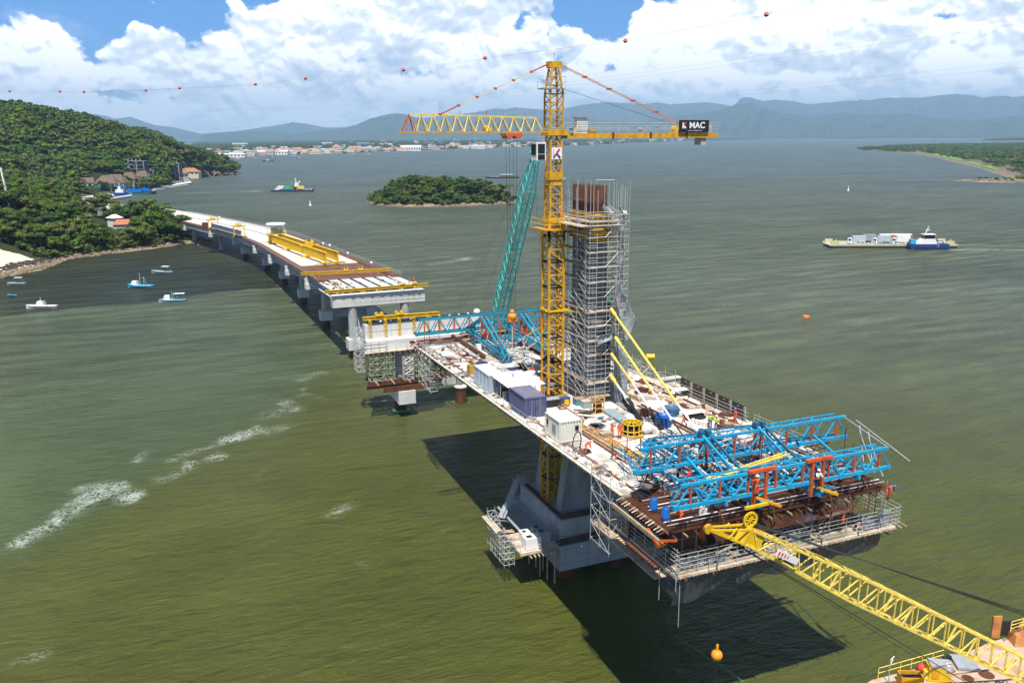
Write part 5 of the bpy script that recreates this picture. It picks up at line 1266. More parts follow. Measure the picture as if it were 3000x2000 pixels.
part('letter_stroke', MB().beam((xk+.2, MY-1.14, 52.15), (xk+.52, MY-1.14, 52.47), .025, .2), mat('sign_red', (.62, .06, .04), .5, 0, .02), SGN)
lettering('LOCACAO E EQUIPAMENTOS', .15, (15.0, MY-1.13, 51.53), WL, SGN, bold=False)
S2 = part('logo_board', MB().box(MX-.66, MX+.58, MY-.98, MY-.92, 48.45, 49.75), WL, TC)
lx, lz = MX-.04, 49.1
part('logo_stroke', MB().beam((lx-.42, MY-1.0, 48.6), (lx-.12, MY-1.0, 49.02), .02, .2).beam((lx-.42, MY-1.0, 49.55), (lx-.42, MY-1.0, 48.75), .02, .12), mat('logo_grey', (.12, .12, .14), .5, 0, .02), S2)
part('logo_stroke', MB().beam((lx-.05, MY-1.0, 49.1), (lx+.42, MY-1.0, 48.58), .02, .24), mat('logo_purple', (.13, .05, .2), .5, 0, .02), S2)
part('logo_stroke', MB().beam((lx-.05, MY-1.005, 49.12), (lx+.32, MY-1.005, 49.58), .02, .2), mat('logo_magenta', (.55, .03, .12), .5, 0, .02), S2)
# cab
cb_ = Vector((MX-2.1, MY-.6, 48.35))
cab = part('crane_cab', MB().box(cb_.x-.58, cb_.x+.58, cb_.y-.7, cb_.y+.9, cb_.z, cb_.z+2.0), WHTP, TC)
part('cab_window', MB().box(cb_.x-.43, cb_.x+.43, cb_.y-.74, cb_.y-.71, cb_.z+.78, cb_.z+1.82), GLS, cab)
part('cab_window', MB().box(cb_.x-.43, cb_.x+.43, cb_.y-.74, cb_.y-.71, cb_.z+.1, cb_.z+.66), GLS, cab)
part('cab_window', MB().box(cb_.x-.62, cb_.x-.59, cb_.y-.55, cb_.y+.7, cb_.z+.6, cb_.z+1.8), GLS, cab)
rr_ = MB(); rail_run(rr_, [Vector((cb_.x-.5, cb_.y-.6, cb_.z+2.0)), Vector((cb_.x, cb_.y-.6, cb_.z+2.0)), Vector((cb_.x+.5, cb_.y-.6, cb_.z+2.0))], .5, .04); part('roof_rail', rr_, GREYP, cab)
part('cab_bracket', MB().beam((cb_.x+.6, MY, cb_.z+.3), (MX-.6, MY, cb_.z+.3), .15).beam((cb_.x+.6, MY, cb_.z+1.8), (MX-.6, MY, cb_.z+1.8), .15), YELD, TC)
# trolley, ropes, hook block
tr_ = part('trolley', MB().box(-9.3, -7.3, MY-.75, MY+.75, 51.0, 51.3).box(-9.1, -8.5, MY-.85, MY+.85, 50.75, 51.0).box(-8.1, -7.5, MY-.85, MY+.85, 50.75, 51.0), ORNG, TC)
for x in (-9.0, -8.55, -8.1, -7.65): part('hoist_rope', MB().tube((x, MY, 50.9), (-8.35+(x+8.35)*.55, MY, 31.1), .022, 4, None, False), CABLE, TC)
hkb = part('hook_block', MB().sphere((-8.35, MY, 30.6), .55, 12, 7, .8).box(-8.85, -7.85, MY-.3, MY+.3, 30.0, 30.5).sphere((-8.35, MY, 31.15), .28, 8, 5), mat('hook_orange', (.75, .27, .02), .45), TC)
part('sling', MB().tube((-8.35, MY, 29.9), (-8.35, MY, 26.6), .07, 6), TIMBP, hkb)
for k in range(4): part('sling', MB().tube((-8.35, MY, 26.8), (-8.35+1.9*(1 if k % 2 else -1), MY+1.2*(1 if k < 2 else -1), 23.8), .03, 4), TIMBP, hkb)

# ------------------------------------------------------------------ form travellers
def lattice_truss(name, P0, P1, ztop, zbot, n, parent, m=BLUT, vcol=ORNG, pw=.22, inset=1.4, tw=0.0):
    """Warren truss between plan points P0,P1; top chord shorter than the bottom by inset at both ends"""
    a = Vector((P0[0], P0[1], 0)); b = Vector((P1[0], P1[1], 0)); d = (b-a).normalized(); L = (b-a).length
    def T(s): return a+d*s+Vector((0, 0, ztop))
    def B(s): return a+d*s+Vector((0, 0, zbot))
    tr = part(name, MB().beam(T(inset*.3), T(L-inset*.3), pw, pw*1.2).beam(B(0), B(L), pw*1.1, pw*1.5), m, parent)
    step = L/n
    for i in range(n):
        s0, s1, sm_ = i*step, (i+1)*step, (i+.5)*step
        part('diagonal', MB().beam(B(s0), T(sm_), pw*.62), m, tr); part('diagonal', MB().beam(T(sm_), B(s1), pw*.5), m, tr)
        if vcol: part('vertical_post', MB().beam(B(sm_), T(sm_), pw*.78), vcol, tr)
        part('node_plate', MB().cbox(B(s0)+Vector((0, 0, .05)), (pw*2.2, pw*1.5, pw*2.2)), m, tr)
    return tr
FT = thing('form_traveller', 'bright blue lattice form traveller with red posts over the near end of the deck', 'form traveller', (0, -35, 21.5))
for y, x0, x1 in ((-39.3, -11.3, 9.9), (-38.3, -11.0, 9.6)): lattice_truss('cross_truss', (x0, y), (x1, y), 25.5, 23.75, 8, FT, vcol=ORNG if y < -39 else None, pw=.19 if y < -39 else .1)
for y, x0, x1 in ((-31.8, -10.3, 12.4), (-30.8, -10.0, 12.0)): lattice_truss('cross_truss', (x0, y), (x1, y), 25.6, 23.6, 8, FT, vcol=ORNG if y < -31.5 else None, pw=.19 if y < -31.5 else .1)
for k in range(9):
    x = -10.5+k*2.2; part('plan_brace', MB().beam((x, -39.2, 23.75), (x+1.1, -38.4, 23.75), .1).beam((x+1.1, -38.4, 25.5), (x+2.2, -39.2, 25.5), .1), BLUT, FT); part('plan_brace', MB().beam((x+.8, -31.7, 23.65), (x+1.9, -30.9, 23.65), .1).beam((x+.8, -31.7, 25.55), (x+1.9, -30.9, 25.55), .1), BLUT, FT)
# main longitudinal frames (rhombus)
for x in (-3.6, -2.9, 2.2, 2.9):
    dk = BLUD if x in (-2.9, 2.9) else BLUT; m_ = MB()
    m_.beam((x, -39.8, 22.7), (x, -22.5, 22.3), .26, .34)
    fr = part('longitudinal_frame', m_, dk, FT)
    part('frame_leg', MB().beam((x, -40.0, 23.0), (x, -31.3, 25.9), .17), dk, fr); part('frame_leg', MB().beam((x, -31.3, 25.9), (x, -22.8, 22.6), .17), dk, fr)
    part('frame_post', MB().beam((x, -31.3, 22.6), (x, -31.3, 25.9), .22), ORNG, fr); part('frame_leg', MB().beam((x, -35.8, 22.9), (x, -31.3, 25.8), .12), dk, fr)
    part('frame_foot', MB().box(x-.4, x+.4, -31.9, -30.8, dz(-31.3), 22.3), BLUD, fr); part('frame_foot', MB().box(x-.3, x+.3, -23.2, -22.4, dz(-23), 22.2), BLUD, fr)
    part('head_block', MB().cbox((x, -31.3, 26.0), (.4, .55, .35)), BLUD, fr)
for x in (-6.8, 6.4):
    m_ = MB(); m_.beam((x, -39.6, 23.4), (x, -27.5, 22.3), .18, .24); m_.beam((x, -39.5, 23.6), (x, -34, 25.2), .16).beam((x, -34, 25.2), (x, -27.5, 22.5), .16); part('side_frame', m_, BLUT if abs(x) < 7 else BLUD, FT)
# orange hanger frames on the near truss
for x in (-3.7, 1.95):
    m_ = MB().beam((x-.55, -39.5, 22.6), (x-.55, -39.5, 25.6), .22).beam((x+.55, -39.5, 22.6), (x+.55, -39.5, 25.6), .22).beam((x-1.2, -39.5, 25.72), (x+1.4, -39.5, 25.72), .3, .26).beam((x-.5, -39.5, 24.1), (x+.5, -39.5, 24.1), .12)
    part('hanger_frame', m_, ORNG, FT)
    part('jack_beam', MB().beam((x+1.3, -40.6, 22.9), (x-1.2, -38.4, 23.7), .16, .2), YELD, FT)
part('jack_beam', MB().beam((-5.4, -40.0, 23.0), (-2.9, -39.9, 23.0), .2, .22), YEL, FT)
part('jack_beam', MB().beam((-6.6, -36.6, 24.1), (2.6, -35.4, 24.6), .16, .16).beam((-6.6, -36.2, 24.1), (2.6, -35.0, 24.6), .16, .16), YELB, FT)
rf = random.Random(21)
# dense secondary frames inside
def clutter(parent, x0, x1, y0, y1, z0, z1, n, mats, r=(.05, .11), nm='secondary_frame', L=(1.2, 3.2)):
    for k in range(n):
        p = Vector((rf.uniform(x0, x1), rf.uniform(y0, y1), rf.uniform(z0, z1))); m_ = MB(); ax = rf.random(); l = rf.uniform(*L)
        d = Vector((1, rf.uniform(-.15, .15), rf.uniform(-.2, .2))) if ax < .35 else Vector((rf.uniform(-.15, .15), 1, rf.uniform(-.2, .2))) if ax < .75 else Vector((rf.uniform(-.5, .5), rf.uniform(-.5, .5), 1))
        d = d.normalized()*l; w = rf.uniform(*r); q_ = p+d
        q_.z = min(max(q_.z, z0), z1+.4); m_.beam(p, q_, w)
        if ax < .6: o = Vector((0, 0, -.5)); m_.beam(p+o, q_+o, w*.7); [m_.beam(p+(q_-p)*(i/4), p+(q_-p)*((i+.5)/4)+o, w*.5) for i in range(4)]
        part(nm, m_, mats[k % len(mats)], parent)
clutter(FT, -9.5, 8.5, -37.8, -25.5, dz(-32)+.35, 23.3, 150, [BLUD, BLUT, BLUD, GREYP, BLK, ORNG, BLUD, WHTP, RUST], nm='secondary_frame')
for k in range(34):
    x = rf.uniform(-9, 8); y = rf.uniform(-37, -25); z_ = dz(y)+.01
    tag(part('equipment_pile', MB().cbox((x, y, z_+.25), (rf.uniform(.4, 1.3), rf.uniform(.4, 1.2), .5), rf.uniform(0, 1.5)), [BLK, GREYP, BLUD, RUST, CONCW][k % 5]), 'small pile of dark jacks and tools on the deck under the near blue trusses', 'equipment', 'equipment under the near form traveller')
for k in range(26):
    x = -9+rf.uniform(0, 18); y = rf.uniform(-38, -26); part('hanger_rod', MB().tube((x, y, 21.2), (x, y, 25.0), .03, 4, None, False), RUST if k % 2 else GALV, FT)
# tarpaulin frame of tubes at the right end
m_ = MB()
a, b_ = Vector((11.6, -31.8, 25.7)), Vector((9.4, -39.3, 25.6))
part('tube_frame', MB().tube(a, b_, .05, 5).tube(a+Vector((.5, -1.2, -.1)), b_+Vector((1.7, -.9, -1.2)), .05, 5), GALV, FT)
for f in (.35, .55): p = a+(b_-a)*f; part('tube_frame', MB().tube(p, p+Vector((-.4, -2.9, -3.3)), .045, 5).tube(p+Vector((.3, 0, 0)), p+Vector((-.9, -2.2, -3.3)), .045, 5), GALV, FT)
for x, y, zb_ in ((12.0, -32, 20.2), (9.6, -35.4, 20.5)): part('hanger_rod', MB().tube((x, y, 24.6), (x, y, zb_), .04, 5), RUST, FT)
# new deck segment: rebar mats on brown forms
NS = thing('new_deck_segment', 'unpoured deck segment of brown forms and rusty reinforcement in front of the finished deck', 'formwork', (0, -34, 21.3))
for i in range(10):
    x = -11.2+i*2.24; part('form_sheet', sbox(MB(), x, x+2.2, -38.3, -31.05, -.42, -.34), PLYB, NS)
mm = MB()
for i in range(80): y = -38.2+i*.088; mm.beam((-11, y, dz(y)-.16+.02*(i % 2)), (11, y, dz(y)-.16), .028)
part('rebar_mat', mm, RUSTB, NS, kind='stuff')
mm = MB()
for i in range(150): x = -11+i*.147; mm.beam((x, -38.9, dz(-38.9)-.06), (x, -31.2, dz(-31)-.06), .03)
part('rebar_mat', mm, RUSTB, NS, kind='stuff')
for k in range(9):
    y = -37.9+k*.62; part('stressing_duct', MB().tube((-11.1+rf.random(), y, dz(y)+.12), (10.9, y+rf.uniform(-.2, .2), dz(y)+.14), .045, 6), [GALV, WHTP, RUST, GALV, BLK][k % 5], NS)
for k in range(22):
    x = -10.8+k; part('joist_end', MB().beam((x, -38.95, 21.0), (x, -37.9, 21.05), .08, .12), TIMB if k % 2 else RUSTB, NS)
mm = MB()
for i in range(120): x = -7.3+i*.122; mm.beam((x, -39.4, 20.3), (x, -38.2, 20.9), .03)
part('starter_bar', mm, RUSTB, NS, kind='stuff')
for x in (-7.2, -2.4, 3.4, 7.4): part('bent_strap', MB().path([Vector((x, -38.6, 23.0)), Vector((x+.3, -39.3, 22.2)), Vector((x+.35, -39.6, 21.2)), Vector((x+.1, -39.7, 20.3))], .07, 5), RUST, NS)
# left edge cradle
for i in range(3): part('edge_beam', MB().box(-12.2+i*.3, -12.0+i*.3, -38.6, -31.3, 20.4-.3*i+.3, 20.7-.3*i+.3), [TIMB, YELD, RUST][i], NS)
for i in range(17): y = -38.3+i*.42; part('cradle_bar', MB().beam((-11.95, y, 21.3), (-11.35, y, 21.5), .07, .08), TIMBP if i % 3 else RUSTB, NS)
part('edge_plate', MB().beam((-12.2, -38.7, 21.0), (-10.8, -39.0, 20.9), .1, .18).beam((-12.2, -38.7, 20.6), (-11.9, -36.5, 20.9), .25, .3), ORNG, NS)
# hanging working platform with rails and net
PF_ = thing('hanging_platform', 'timber platform with tube rails and netting hanging under the near end of the deck', 'platform', (0, -38, 17.4))
PZ = 17.45; PXL, PXR, PYF = -10.2, 12.3, -38.3
for i in range(12):
    x = PXL+i*(PXR-PXL)/12
    for j in range(4): part('plank', MB().box(x+.01, x+(PXR-PXL)/12-.02, PYF+j*.42, PYF+j*.42+.4, PZ-.06, PZ), TIMBP if (i+j) % 4 else TIMB, PF_)
part('edge_girder', MB().box(PXL, PXR, PYF-.14, PYF-.01, PZ-.28, PZ-.03), TIMBP, PF_); part('edge_girder', MB().box(PXL-.14, PXL-.01, PYF, -27, PZ-.28, PZ-.03), TIMBP, PF_)
for j in range(6): part('plank', MB().box(PXL+.01, PXL+1.2, -36.5+j*1.6, -36.5+j*1.6+1.56, PZ-.06, PZ), TIMBP if j % 2 else TIMB, PF_)
n = 12
for i in range(n+1):
    x = PXL+(PXR-PXL)*i/n; part('rail_post', MB().tube((x, PYF-.05, PZ-.5), (x, PYF-.05, PZ+1.75), .032, 5, None, False), GALV, PF_)
for k in range(5): part('rail_tube', MB().tube((PXL-.4, PYF-.05, PZ+.3+k*.36), (PXR+.6, PYF-.05, PZ+.3+k*.36+rf.uniform(-.03, .03)), .028, 5, None, False), GALV, PF_)
for k in range(6): part('rail_tube', MB().tube((PXL-.05, PYF-.4, PZ+.3+k*.36), (PXL-.05, -27, PZ+.3+k*.36), .028, 5, None, False), GALV, PF_); part('rail_tube', MB().tube((PXR+.05, PYF-.4, PZ+.3+k*.36), (PXR+.05, -34.5, PZ+.3+k*.36), .028, 5, None, False), GALV, PF_)
for i in range(8): y = PYF+i*1.6; part('rail_post', MB().tube((PXL-.05, y, PZ-1.4), (PXL-.05, y, PZ+2.3), .032, 5, None, False), GALV, PF_)
for i in range(9):
    x = PXL+.6+i*2.6; part('hanger', MB().tube((x, -37.0, PZ), (x, -37.0, 20.8), .04, 5, None, False), RUST, PF_); part('cross_joist', MB().beam((x, PYF-.5, PZ-.35), (x, -33, PZ-.35), .14, .2), RUST, PF_)
for i in range(40): x = PXL+.2+i*.6; part('joist_end', MB().beam((x, PYF-.3, PZ-.16), (x, PYF+1.7, PZ-.16), .1, .14), TIMB if i % 2 else TIMBP, PF_)
clutter(PF_, PXL+.5, PXR-2, -37.6, -36.2, PZ+.05, PZ+.9, 46, [GALV, TIMBP, CONCW, TIMB, RUST, WHTP, GREYP], nm='loose_timber', r=(.06, .18))
clutter(PF_, PXL+.5, PXR-2, -36.2, -32.5, PZ-.2, 20.0, 60, [RUST, BLK, GREYP, RUSTB, GALV], nm='prop', r=(.05, .09))
for i in range(24):
    x = PXL+.7+i*.98; part('inner_standard', MB().tube((x, -36.9+.5*(i % 2), PZ), (x, -36.9+.5*(i % 2), 20.9), .03, 4, None, False), GALV if i % 3 else RUST, PF_)
for z_ in (18.4, 19.5): part('inner_ledger', MB().tube((-9.6, -36.6, z_), (12.4, -36.6, z_), .028, 4, None, False), GALV, PF_)
for i in range(8): x = -7.6+i*1.9; part('form_box', MB().box(x, x+1.85, -35.6, -31.25, 17.3, 20.7), BLK if i % 2 else PLYB, PF_)
part('back_form', MB().box(-10.4, 10.8, -31.2, -31.02, 17.2, 20.8).box(-10.8, 11, -36, -31.2, 17.0, 17.15), PLYB, PF_)
part('tarpaulin', cloth('t', [(-9.7, -38.1, PZ+1.3), (-5.4, -38.1, PZ+.9), (-5.4, -37.9, PZ+.1), (-9.9, -38.0, PZ+.1)], 10, .2, NET, seed=9), NET, PF_)
part('tarpaulin', cloth('t', [(8.4, -38.1, PZ+1.2), (12.0, -38.1, PZ+1.5), (12.1, -38.1, PZ+.1), (9.0, -38.1, PZ+.1)], 10, .15, NET, seed=12), NET, PF_)
for k, (x, y0_, l, a) in enumerate(((4.4, -37.4, 3.4, .5), (4.0, -36.9, 3.2, .5), (8.5, -36.5, 2.2, .1))): part('leaning_ladder', MB().beam((x, y0_, PZ+.1), (x+l*.9, y0_+.7, PZ+1.9), .08).beam((x, y0_+.5, PZ+.1), (x+l*.9, y0_+1.2, PZ+1.9), .08), TIMBP, PF_)
nt_ = MB(); nn_ = 44; V = []; F_ = []
for s in (0, 1):
    for i in range(nn_+1):
        x = PXL+(PXR-1.2-PXL)*i/nn_; dep = 1.75+.36*abs(math.sin(i*.36))+.25*mnoise.noise((i*.3, 1, 2))+(1.0 if i < 10 else 0)*(1-i/10)
        for j in range(7): V.append((x, PYF+.02+.34*j/6*1.8+s*.03+.06*math.sin(i*1.3+j), PZ-.28-dep*j/6))
N_ = (nn_+1)*7
for s in (0, 1):
    for i in range(nn_):
        for j in range(6): a = s*N_+i*7+j; q_ = (a, a+7, a+8, a+1); F_.append(q_ if s == 0 else q_[::-1])
nt_.add(V, F_, True); part('safety_net', nt_, NETB, PF_)
part('safety_net', cloth('t', [(PXL-.1, PYF, PZ-.3), (PXL-.1, -26.5, PZ-.3), (PXL+.1, -26.5, PZ-1.4), (PXL+.2, PYF+.4, PZ-2.3)], 20, .2, NETB, seed=3), NETB, PF_)
for i in range(12):
    x = PXL+1+i*1.95; part('lower_brace', MB().beam((x, -36.6, PZ-.4), (x+1.0, -35.6, PZ-2.2), .1).beam((x+1.0, -35.6, PZ-2.2), (x+1.9, -36.6, PZ-.4), .1), BLUD, PF_)
part('lower_chord', MB().beam((PXL+.5, -35.6, PZ-2.2), (PXR-2, -35.6, PZ-2.2), .16), BLUD, PF_)
part('hanging_tube', MB().tube((PXL+.3, PYF, PZ-.2), (PXL+.35, PYF, PZ-4.6), .035, 5), GALV, PF_); part('hanging_tube', MB().tube((PXL-.6, PYF+1.5, PZ), (PXL-.6, PYF+1.5, PZ-2.8), .035, 5), GALV, PF_)

# far-side traveller: trusses seen behind the mast
RT = thing('form_traveller', 'teal blue lattice form traveller at the far end of the deck behind the crane mast', 'form traveller', (0, 30, 20.5))
TT = mat('truss_teal_paint', (0.02, 0.25, 0.36), .5, 0, .2, 1.0, (.02, .14, .18), .5, .9)
for y, m in ((31.0, TT), (32.0, BLUD)):
    tr = lattice_truss('cross_truss', (-11.3, y), (10.2, y), 24.2, 22.0, 9, RT, m=m, vcol=ORNG if y < 31.5 else None, pw=.24 if y < 31.5 else .15)
for x in (-2.9, -2.2, 3.4, 4.1):
    fr = part('longitudinal_frame', MB().beam((x, 33.4, 21.6), (x, 16.5, 21.3), .34, .42), TT, RT)
    part('frame_leg', MB().beam((x, 33, 21.8), (x, 25.5, 25.0), .24).beam((x, 25.5, 25.0), (x, 17, 21.5), .24), TT, fr); part('frame_post', MB().beam((x, 25.5, 21.3), (x, 25.5, 25.0), .26), ORNG, fr)
    part('frame_foot', MB().box(x-.45, x+.45, 16.3, 17.3, dz(17), 21.2), BLUD, fr)
lattice_truss('cross_truss', (-3.5, 25.0), (7.5, 25.0), 24.6, 21.6, 5, RT, m=TT, vcol=ORNG, pw=.2)
clutter(RT, -3.8, 9.0, 16.8, 30.0, 20.6, 22.8, 150, [TT, BLUD, TT, BLK, ORNG, TT, WHTP, RUST, mat('logo_magenta', (0, 0, 0))], nm='secondary_frame')
clutter(RT, -11.5, 9, 28.0, 33, 19.5, 21.0, 30, [RUST, BLK, GALV], nm='prop')
for k in range(9): part('hanger_rod', MB().tube((-10+k*2.3, 31.5, 18.8), (-10+k*2.3, 31.5, 24), .035, 4, None, False), RUST, RT)
# rear end of the deck: struts, side platform, brown forms
RE = thing('rear_deck_forms', 'brown timber and steel edge forms at the far end of the cantilever deck', 'formwork', (0, 33, 20))
for i in range(9): part('form_sheet', MB().box(-10.8+i*2.4, -8.45+i*2.4, 33.02, 36.4, 19.35, 19.43), PLYB if i % 3 else TIMB, RE)
part('edge_girder', MB().beam((-4.0, 36.2, 20.0), (-4.6, 20, 20.6), .5, .5), RUST, RE); part('edge_girder', MB().beam((-11, 36.4, 19.6), (9, 36.4, 19.6), .3, .4), RUST, RE)
for k in range(3): part('edge_girder', MB().beam((-3, 33.6+k*1.0, 20.4), (6, 33.6+k*1.0, 20.4), .3, .25), [RUST, TIMB, RUST][k], RE)
for i in range(12): part('cradle_bar', MB().beam((-11.5, 34.5-i*.9, 19.4), (-10.6, 34.5-i*.9, 20.2), .12), TIMBP if i % 2 else RUST, RE)
for i in range(7):
    y = 35.6-i*1.3; part('hanging_strut', MB().beam((-10.6, y, 19.3), (-9.6+.3*i, y, 16.6), .14), BLK, RE)
part('access_scaffold', scaf_tower(MB(), -11.4, -10.2, 24.4, 30.4, 14.6, 20.6, 1.5, 1, 3, .04), GALV, RE)
clutter(RE, -11, -4.5, 21, 35, dz(28)+.1, dz(28)+.35, 26, [GREYP, CONC, RUST, TIMBP], nm='loose_timber', r=(.05, .12), L=(.8, 2.4))
def land_house(u, v, z, w, d, h, rh, wm, rm, lab, rz=0.3):
    p = at(u, v, z); t = thing('headland_house', lab, 'house', (p.x, p.y, z), YAW+rz)
    lpart('wall', MB().box(-w/2, w/2, -d/2, d/2, -6, h), wm, t); lpart('roof', MB().add([(-w/2-.6, -d/2-.6, h), (w/2+.6, -d/2-.6, h), (w/2+.6, d/2+.6, h), (-w/2-.6, d/2+.6, h), (-w/2+1.5, 0, h+rh), (w/2-1.5, 0, h+rh)], [(0, 1, 5, 4), (2, 3, 4, 5), (0, 4, 3), (1, 2, 5), (3, 2, 1, 0)]), rm, t)
    HOUSES.append((p.x, p.y, max(w, d)*.5-3.0)); return t
TILE = mat('near_tile', (.42, .15, .08), .85, 0, .15, .5, (.25, .1, .06), .4, .4)
land_house(364, 672, 6, 9, 7, 2.8, 2.4, mat('house_white', (.7, .69, .66), .8), TILE, 'red tiled house among the trees of the near headland'); land_house(338, 660, 6, 5, 6, 4.0, 1.8, mat('house_white', (0, 0, 0)), mat('roof_white_near', (.7, .7, .68), .7), 'white gabled house behind the red tiled one on the near headland', 1.0)
ROCK = mat('shore_rock', (.30, .23, .15), .95, 0, .3, 1.5, (.12, .095, .07), .6, .7, .5, 5); ROCKD = mat('dark_rock', (.07, .06, .05), .8, 0, .3, 1.5)  # second rock is a darker tone, for the row by the trees
def rocks(name, line, w, n, zf, lab, smin=.5, smax=1.6, dark=False):
    V = []; F_ = []; rg = random.Random(n); P_ = wp(*line); segs = list(zip(P_[:-1], P_[1:])); Ls = [math.hypot(b[0]-a[0], b[1]-a[1]) for a, b in segs]
    for k in range(n):
        (a, b) = rg.choices(segs, Ls)[0]; f = rg.random(); nx, ny = -(b[1]-a[1]), b[0]-a[0]; l = math.hypot(nx, ny); o = rg.uniform(-.25, .75)*w
        x = a[0]+(b[0]-a[0])*f+nx/l*o; y = a[1]+(b[1]-a[1])*f+ny/l*o; z = max(zf(x, y)[0], -.3); s = rg.uniform(smin, smax); n0 = len(V)
        for i in range(8): V.append((x+s*(1 if i & 1 else -1)*rg.uniform(.35, .65), y+s*(1 if i & 2 else -1)*rg.uniform(.35, .65), z+s*(.6 if i & 4 else -.4)*rg.uniform(.4, .9)))
        F_ += [tuple(n0+j for j in f_) for f_ in ((0, 2, 3, 1), (4, 5, 7, 6), (0, 1, 5, 4), (1, 3, 7, 5), (3, 2, 6, 7), (2, 0, 4, 6))]
    return tag(part(name, MB().add(V, F_), ROCKD if dark else ROCK), lab, kind='stuff')
SH = ((-60, 828), (60, 801), (130, 786), (190, 760), (300, 744), (450, 726), (560, 710), (606, 718), (598, 702))
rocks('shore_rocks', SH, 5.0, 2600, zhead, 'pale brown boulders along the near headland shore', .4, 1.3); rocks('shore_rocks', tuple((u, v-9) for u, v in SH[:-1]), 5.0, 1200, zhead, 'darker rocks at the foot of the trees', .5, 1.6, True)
rocks('shore_rocks', ((1076, 592), (1100, 601), (1180, 607), (1300, 606), (1400, 602), (1470, 598), (1522, 593)), 4.0, 900, zisl, 'pale rocks around the small island', .5, 1.4)
rocks('shore_rocks', ((560, 524), (625, 517), (690, 513), (698, 509)), 8.0, 260, zhill, 'rocks at the point of the wooded hill', 1.2, 3.0); rocks('shore_rocks', ((2790, 531), (2880, 533), (3010, 535)), 6, 260, zspit, 'rocks along the spit at the right edge', .6, 1.6)
# ------------------------------------------------------------------ town on the far shore
WALLS = [mat('town_wall_white', (.72, .72, .70), .8, 0, .05), mat('town_wall_cream', (.62, .55, .42), .8, 0, .05), mat('town_wall_grey', (.42, .44, .45), .8, 0, .05)]
ROOFS = [mat('town_roof_white', (.76, .77, .78), .7, 0, .05), mat('town_roof_tile', (.38, .15, .08), .85, 0, .1), mat('town_roof_grey', (.30, .31, .33), .8, 0, .1), mat('town_roof_orange', (.52, .26, .12), .85, 0, .1)]
RN = ['white', 'red tiled', 'grey', 'orange']
_hm = {}
def house_mesh(w, d, h, rt_):
    k = (w, d, h, rt_)
    if k not in _hm:
        a = MB().box(-w/2, w/2, -d/2, d/2, -2, h); r = MB().add([(-w/2-.5, -d/2-.5, h), (w/2+.5, -d/2-.5, h), (w/2+.5, d/2+.5, h), (-w/2-.5, d/2+.5, h), (-w/2-.5, 0, h+rt_), (w/2+.5, 0, h+rt_)], [(0, 1, 5, 4), (2, 3, 4, 5), (0, 4, 3), (1, 2, 5), (3, 2, 1, 0)])
        win = MB()
        for i in range(max(2, int(w/4))): x = -w/2+w*(i+.5)/max(2, int(w/4)); win.box(x-.6, x+.6, -d/2-.06, -d/2-.02, h*.35, h*.7)
        _hm[k] = (a.mesh('wall', None), r.mesh('roof', None), win.mesh('window', GLS))
    return _hm[k]
SHORE = [(640, 470), (700, 461), (760, 457), (850, 452), (1000, 450), (1150, 444), (1300, 439), (1500, 432), (1700, 427), (1850, 419), (2000, 414)]
rw = random.Random(8); nh = 0
for k in range(2600):
    if nh >= 299: break
    u = rw.choice([rw.uniform(615, 1560), rw.uniform(615, 2010)]); vs = np.interp(u, [p[0] for p in SHORE], [p[1] for p in SHORE]); dv = min(24, rw.expovariate(1/8.0)); v = vs-1.6-dv*(1.0 if u < 1600 else .4)
    if v < 406: continue
    p = at(u, v, 2.5)
    if zplain(p.x, p.y)[1] < 8: continue
    w = rw.choice([18, 26, 36]); d = rw.choice([12, 16]); h = rw.choice([5.5, 7.5, 11]); ri = rw.choice([0, 0, 1, 1, 2, 3, 0]); wi = rw.choice([0, 0, 1, 2]); a_, r_, w_ = house_mesh(w, d, h, 1.0 if ri == 0 else 2.6)
    t = thing('town_house', 'small %s house with a %s roof in the far shore town' % (['white', 'cream', 'grey'][wi], RN[ri]), 'house', (p.x, p.y, zplain(p.x, p.y)[0]), YAW+rw.uniform(-.5, .5), '%s houses with %s roofs in the town' % (['white', 'cream', 'grey'][wi], RN[ri]))
    for me_, m_, nm_ in ((a_, WALLS[wi], 'wall'), (r_, ROOFS[ri], 'roof')):
        o = link(nm_, me_, t)
        if not me_.materials: me_.materials.append(m_)
        o.material_slots[0].link = 'OBJECT'; o.material_slots[0].material = m_
    link('window', w_, t); nh += 1
    HOUSES.append((p.x, p.y, 9))
def hit(u, v):
    d = ray(u, v); h = math.hypot(d.x, d.y)
    for r in range(700, 1500, 3):
        p = CAMP+d*(r/h); g, S = zhill(p.x, p.y)
        if S > 0 and p.z <= g: return Vector((p.x, p.y, g))
    return at(u, v, 3)
def big_house(u, v, z, w, d, h, rh, wm, rm, lab, name='large_building', cat='building', rz=0, nw=6, hip=False):
    p = at(u, v, z) if z is not None else hit(u, v); z = p.z; t = thing(name, lab, cat, (p.x, p.y, z), YAW+rz)
    lpart('wall', MB().box(-w/2, w/2, -d/2, d/2, -5, h), wm, t); k = w*.28 if hip else 0
    r = MB().add([(-w/2-.7, -d/2-.7, h), (w/2+.7, -d/2-.7, h), (w/2+.7, d/2+.7, h), (-w/2-.7, d/2+.7, h), (-w/2-.7+k, 0, h+rh), (w/2+.7-k, 0, h+rh)], [(0, 1, 5, 4), (2, 3, 4, 5), (0, 4, 3), (1, 2, 5), (3, 2, 1, 0)])
    lpart('roof', r, rm, t)
    for i in range(nw): x = -w/2+w*(i+.5)/nw; lpart('window', MB().box(x-w/nw*.22, x+w/nw*.22, -d/2-.08, -d/2-.02, h*.25, h*.7), GLS, t)
    HOUSES.append((p.x, p.y, max(w, d)*.5)); return t
W0, R0 = WALLS[0], ROOFS[0]
big_house(655, 459.5, 2, 120, 22, 7, 2, W0, R0, 'long white warehouse at the left end of the town waterfront', nw=12)
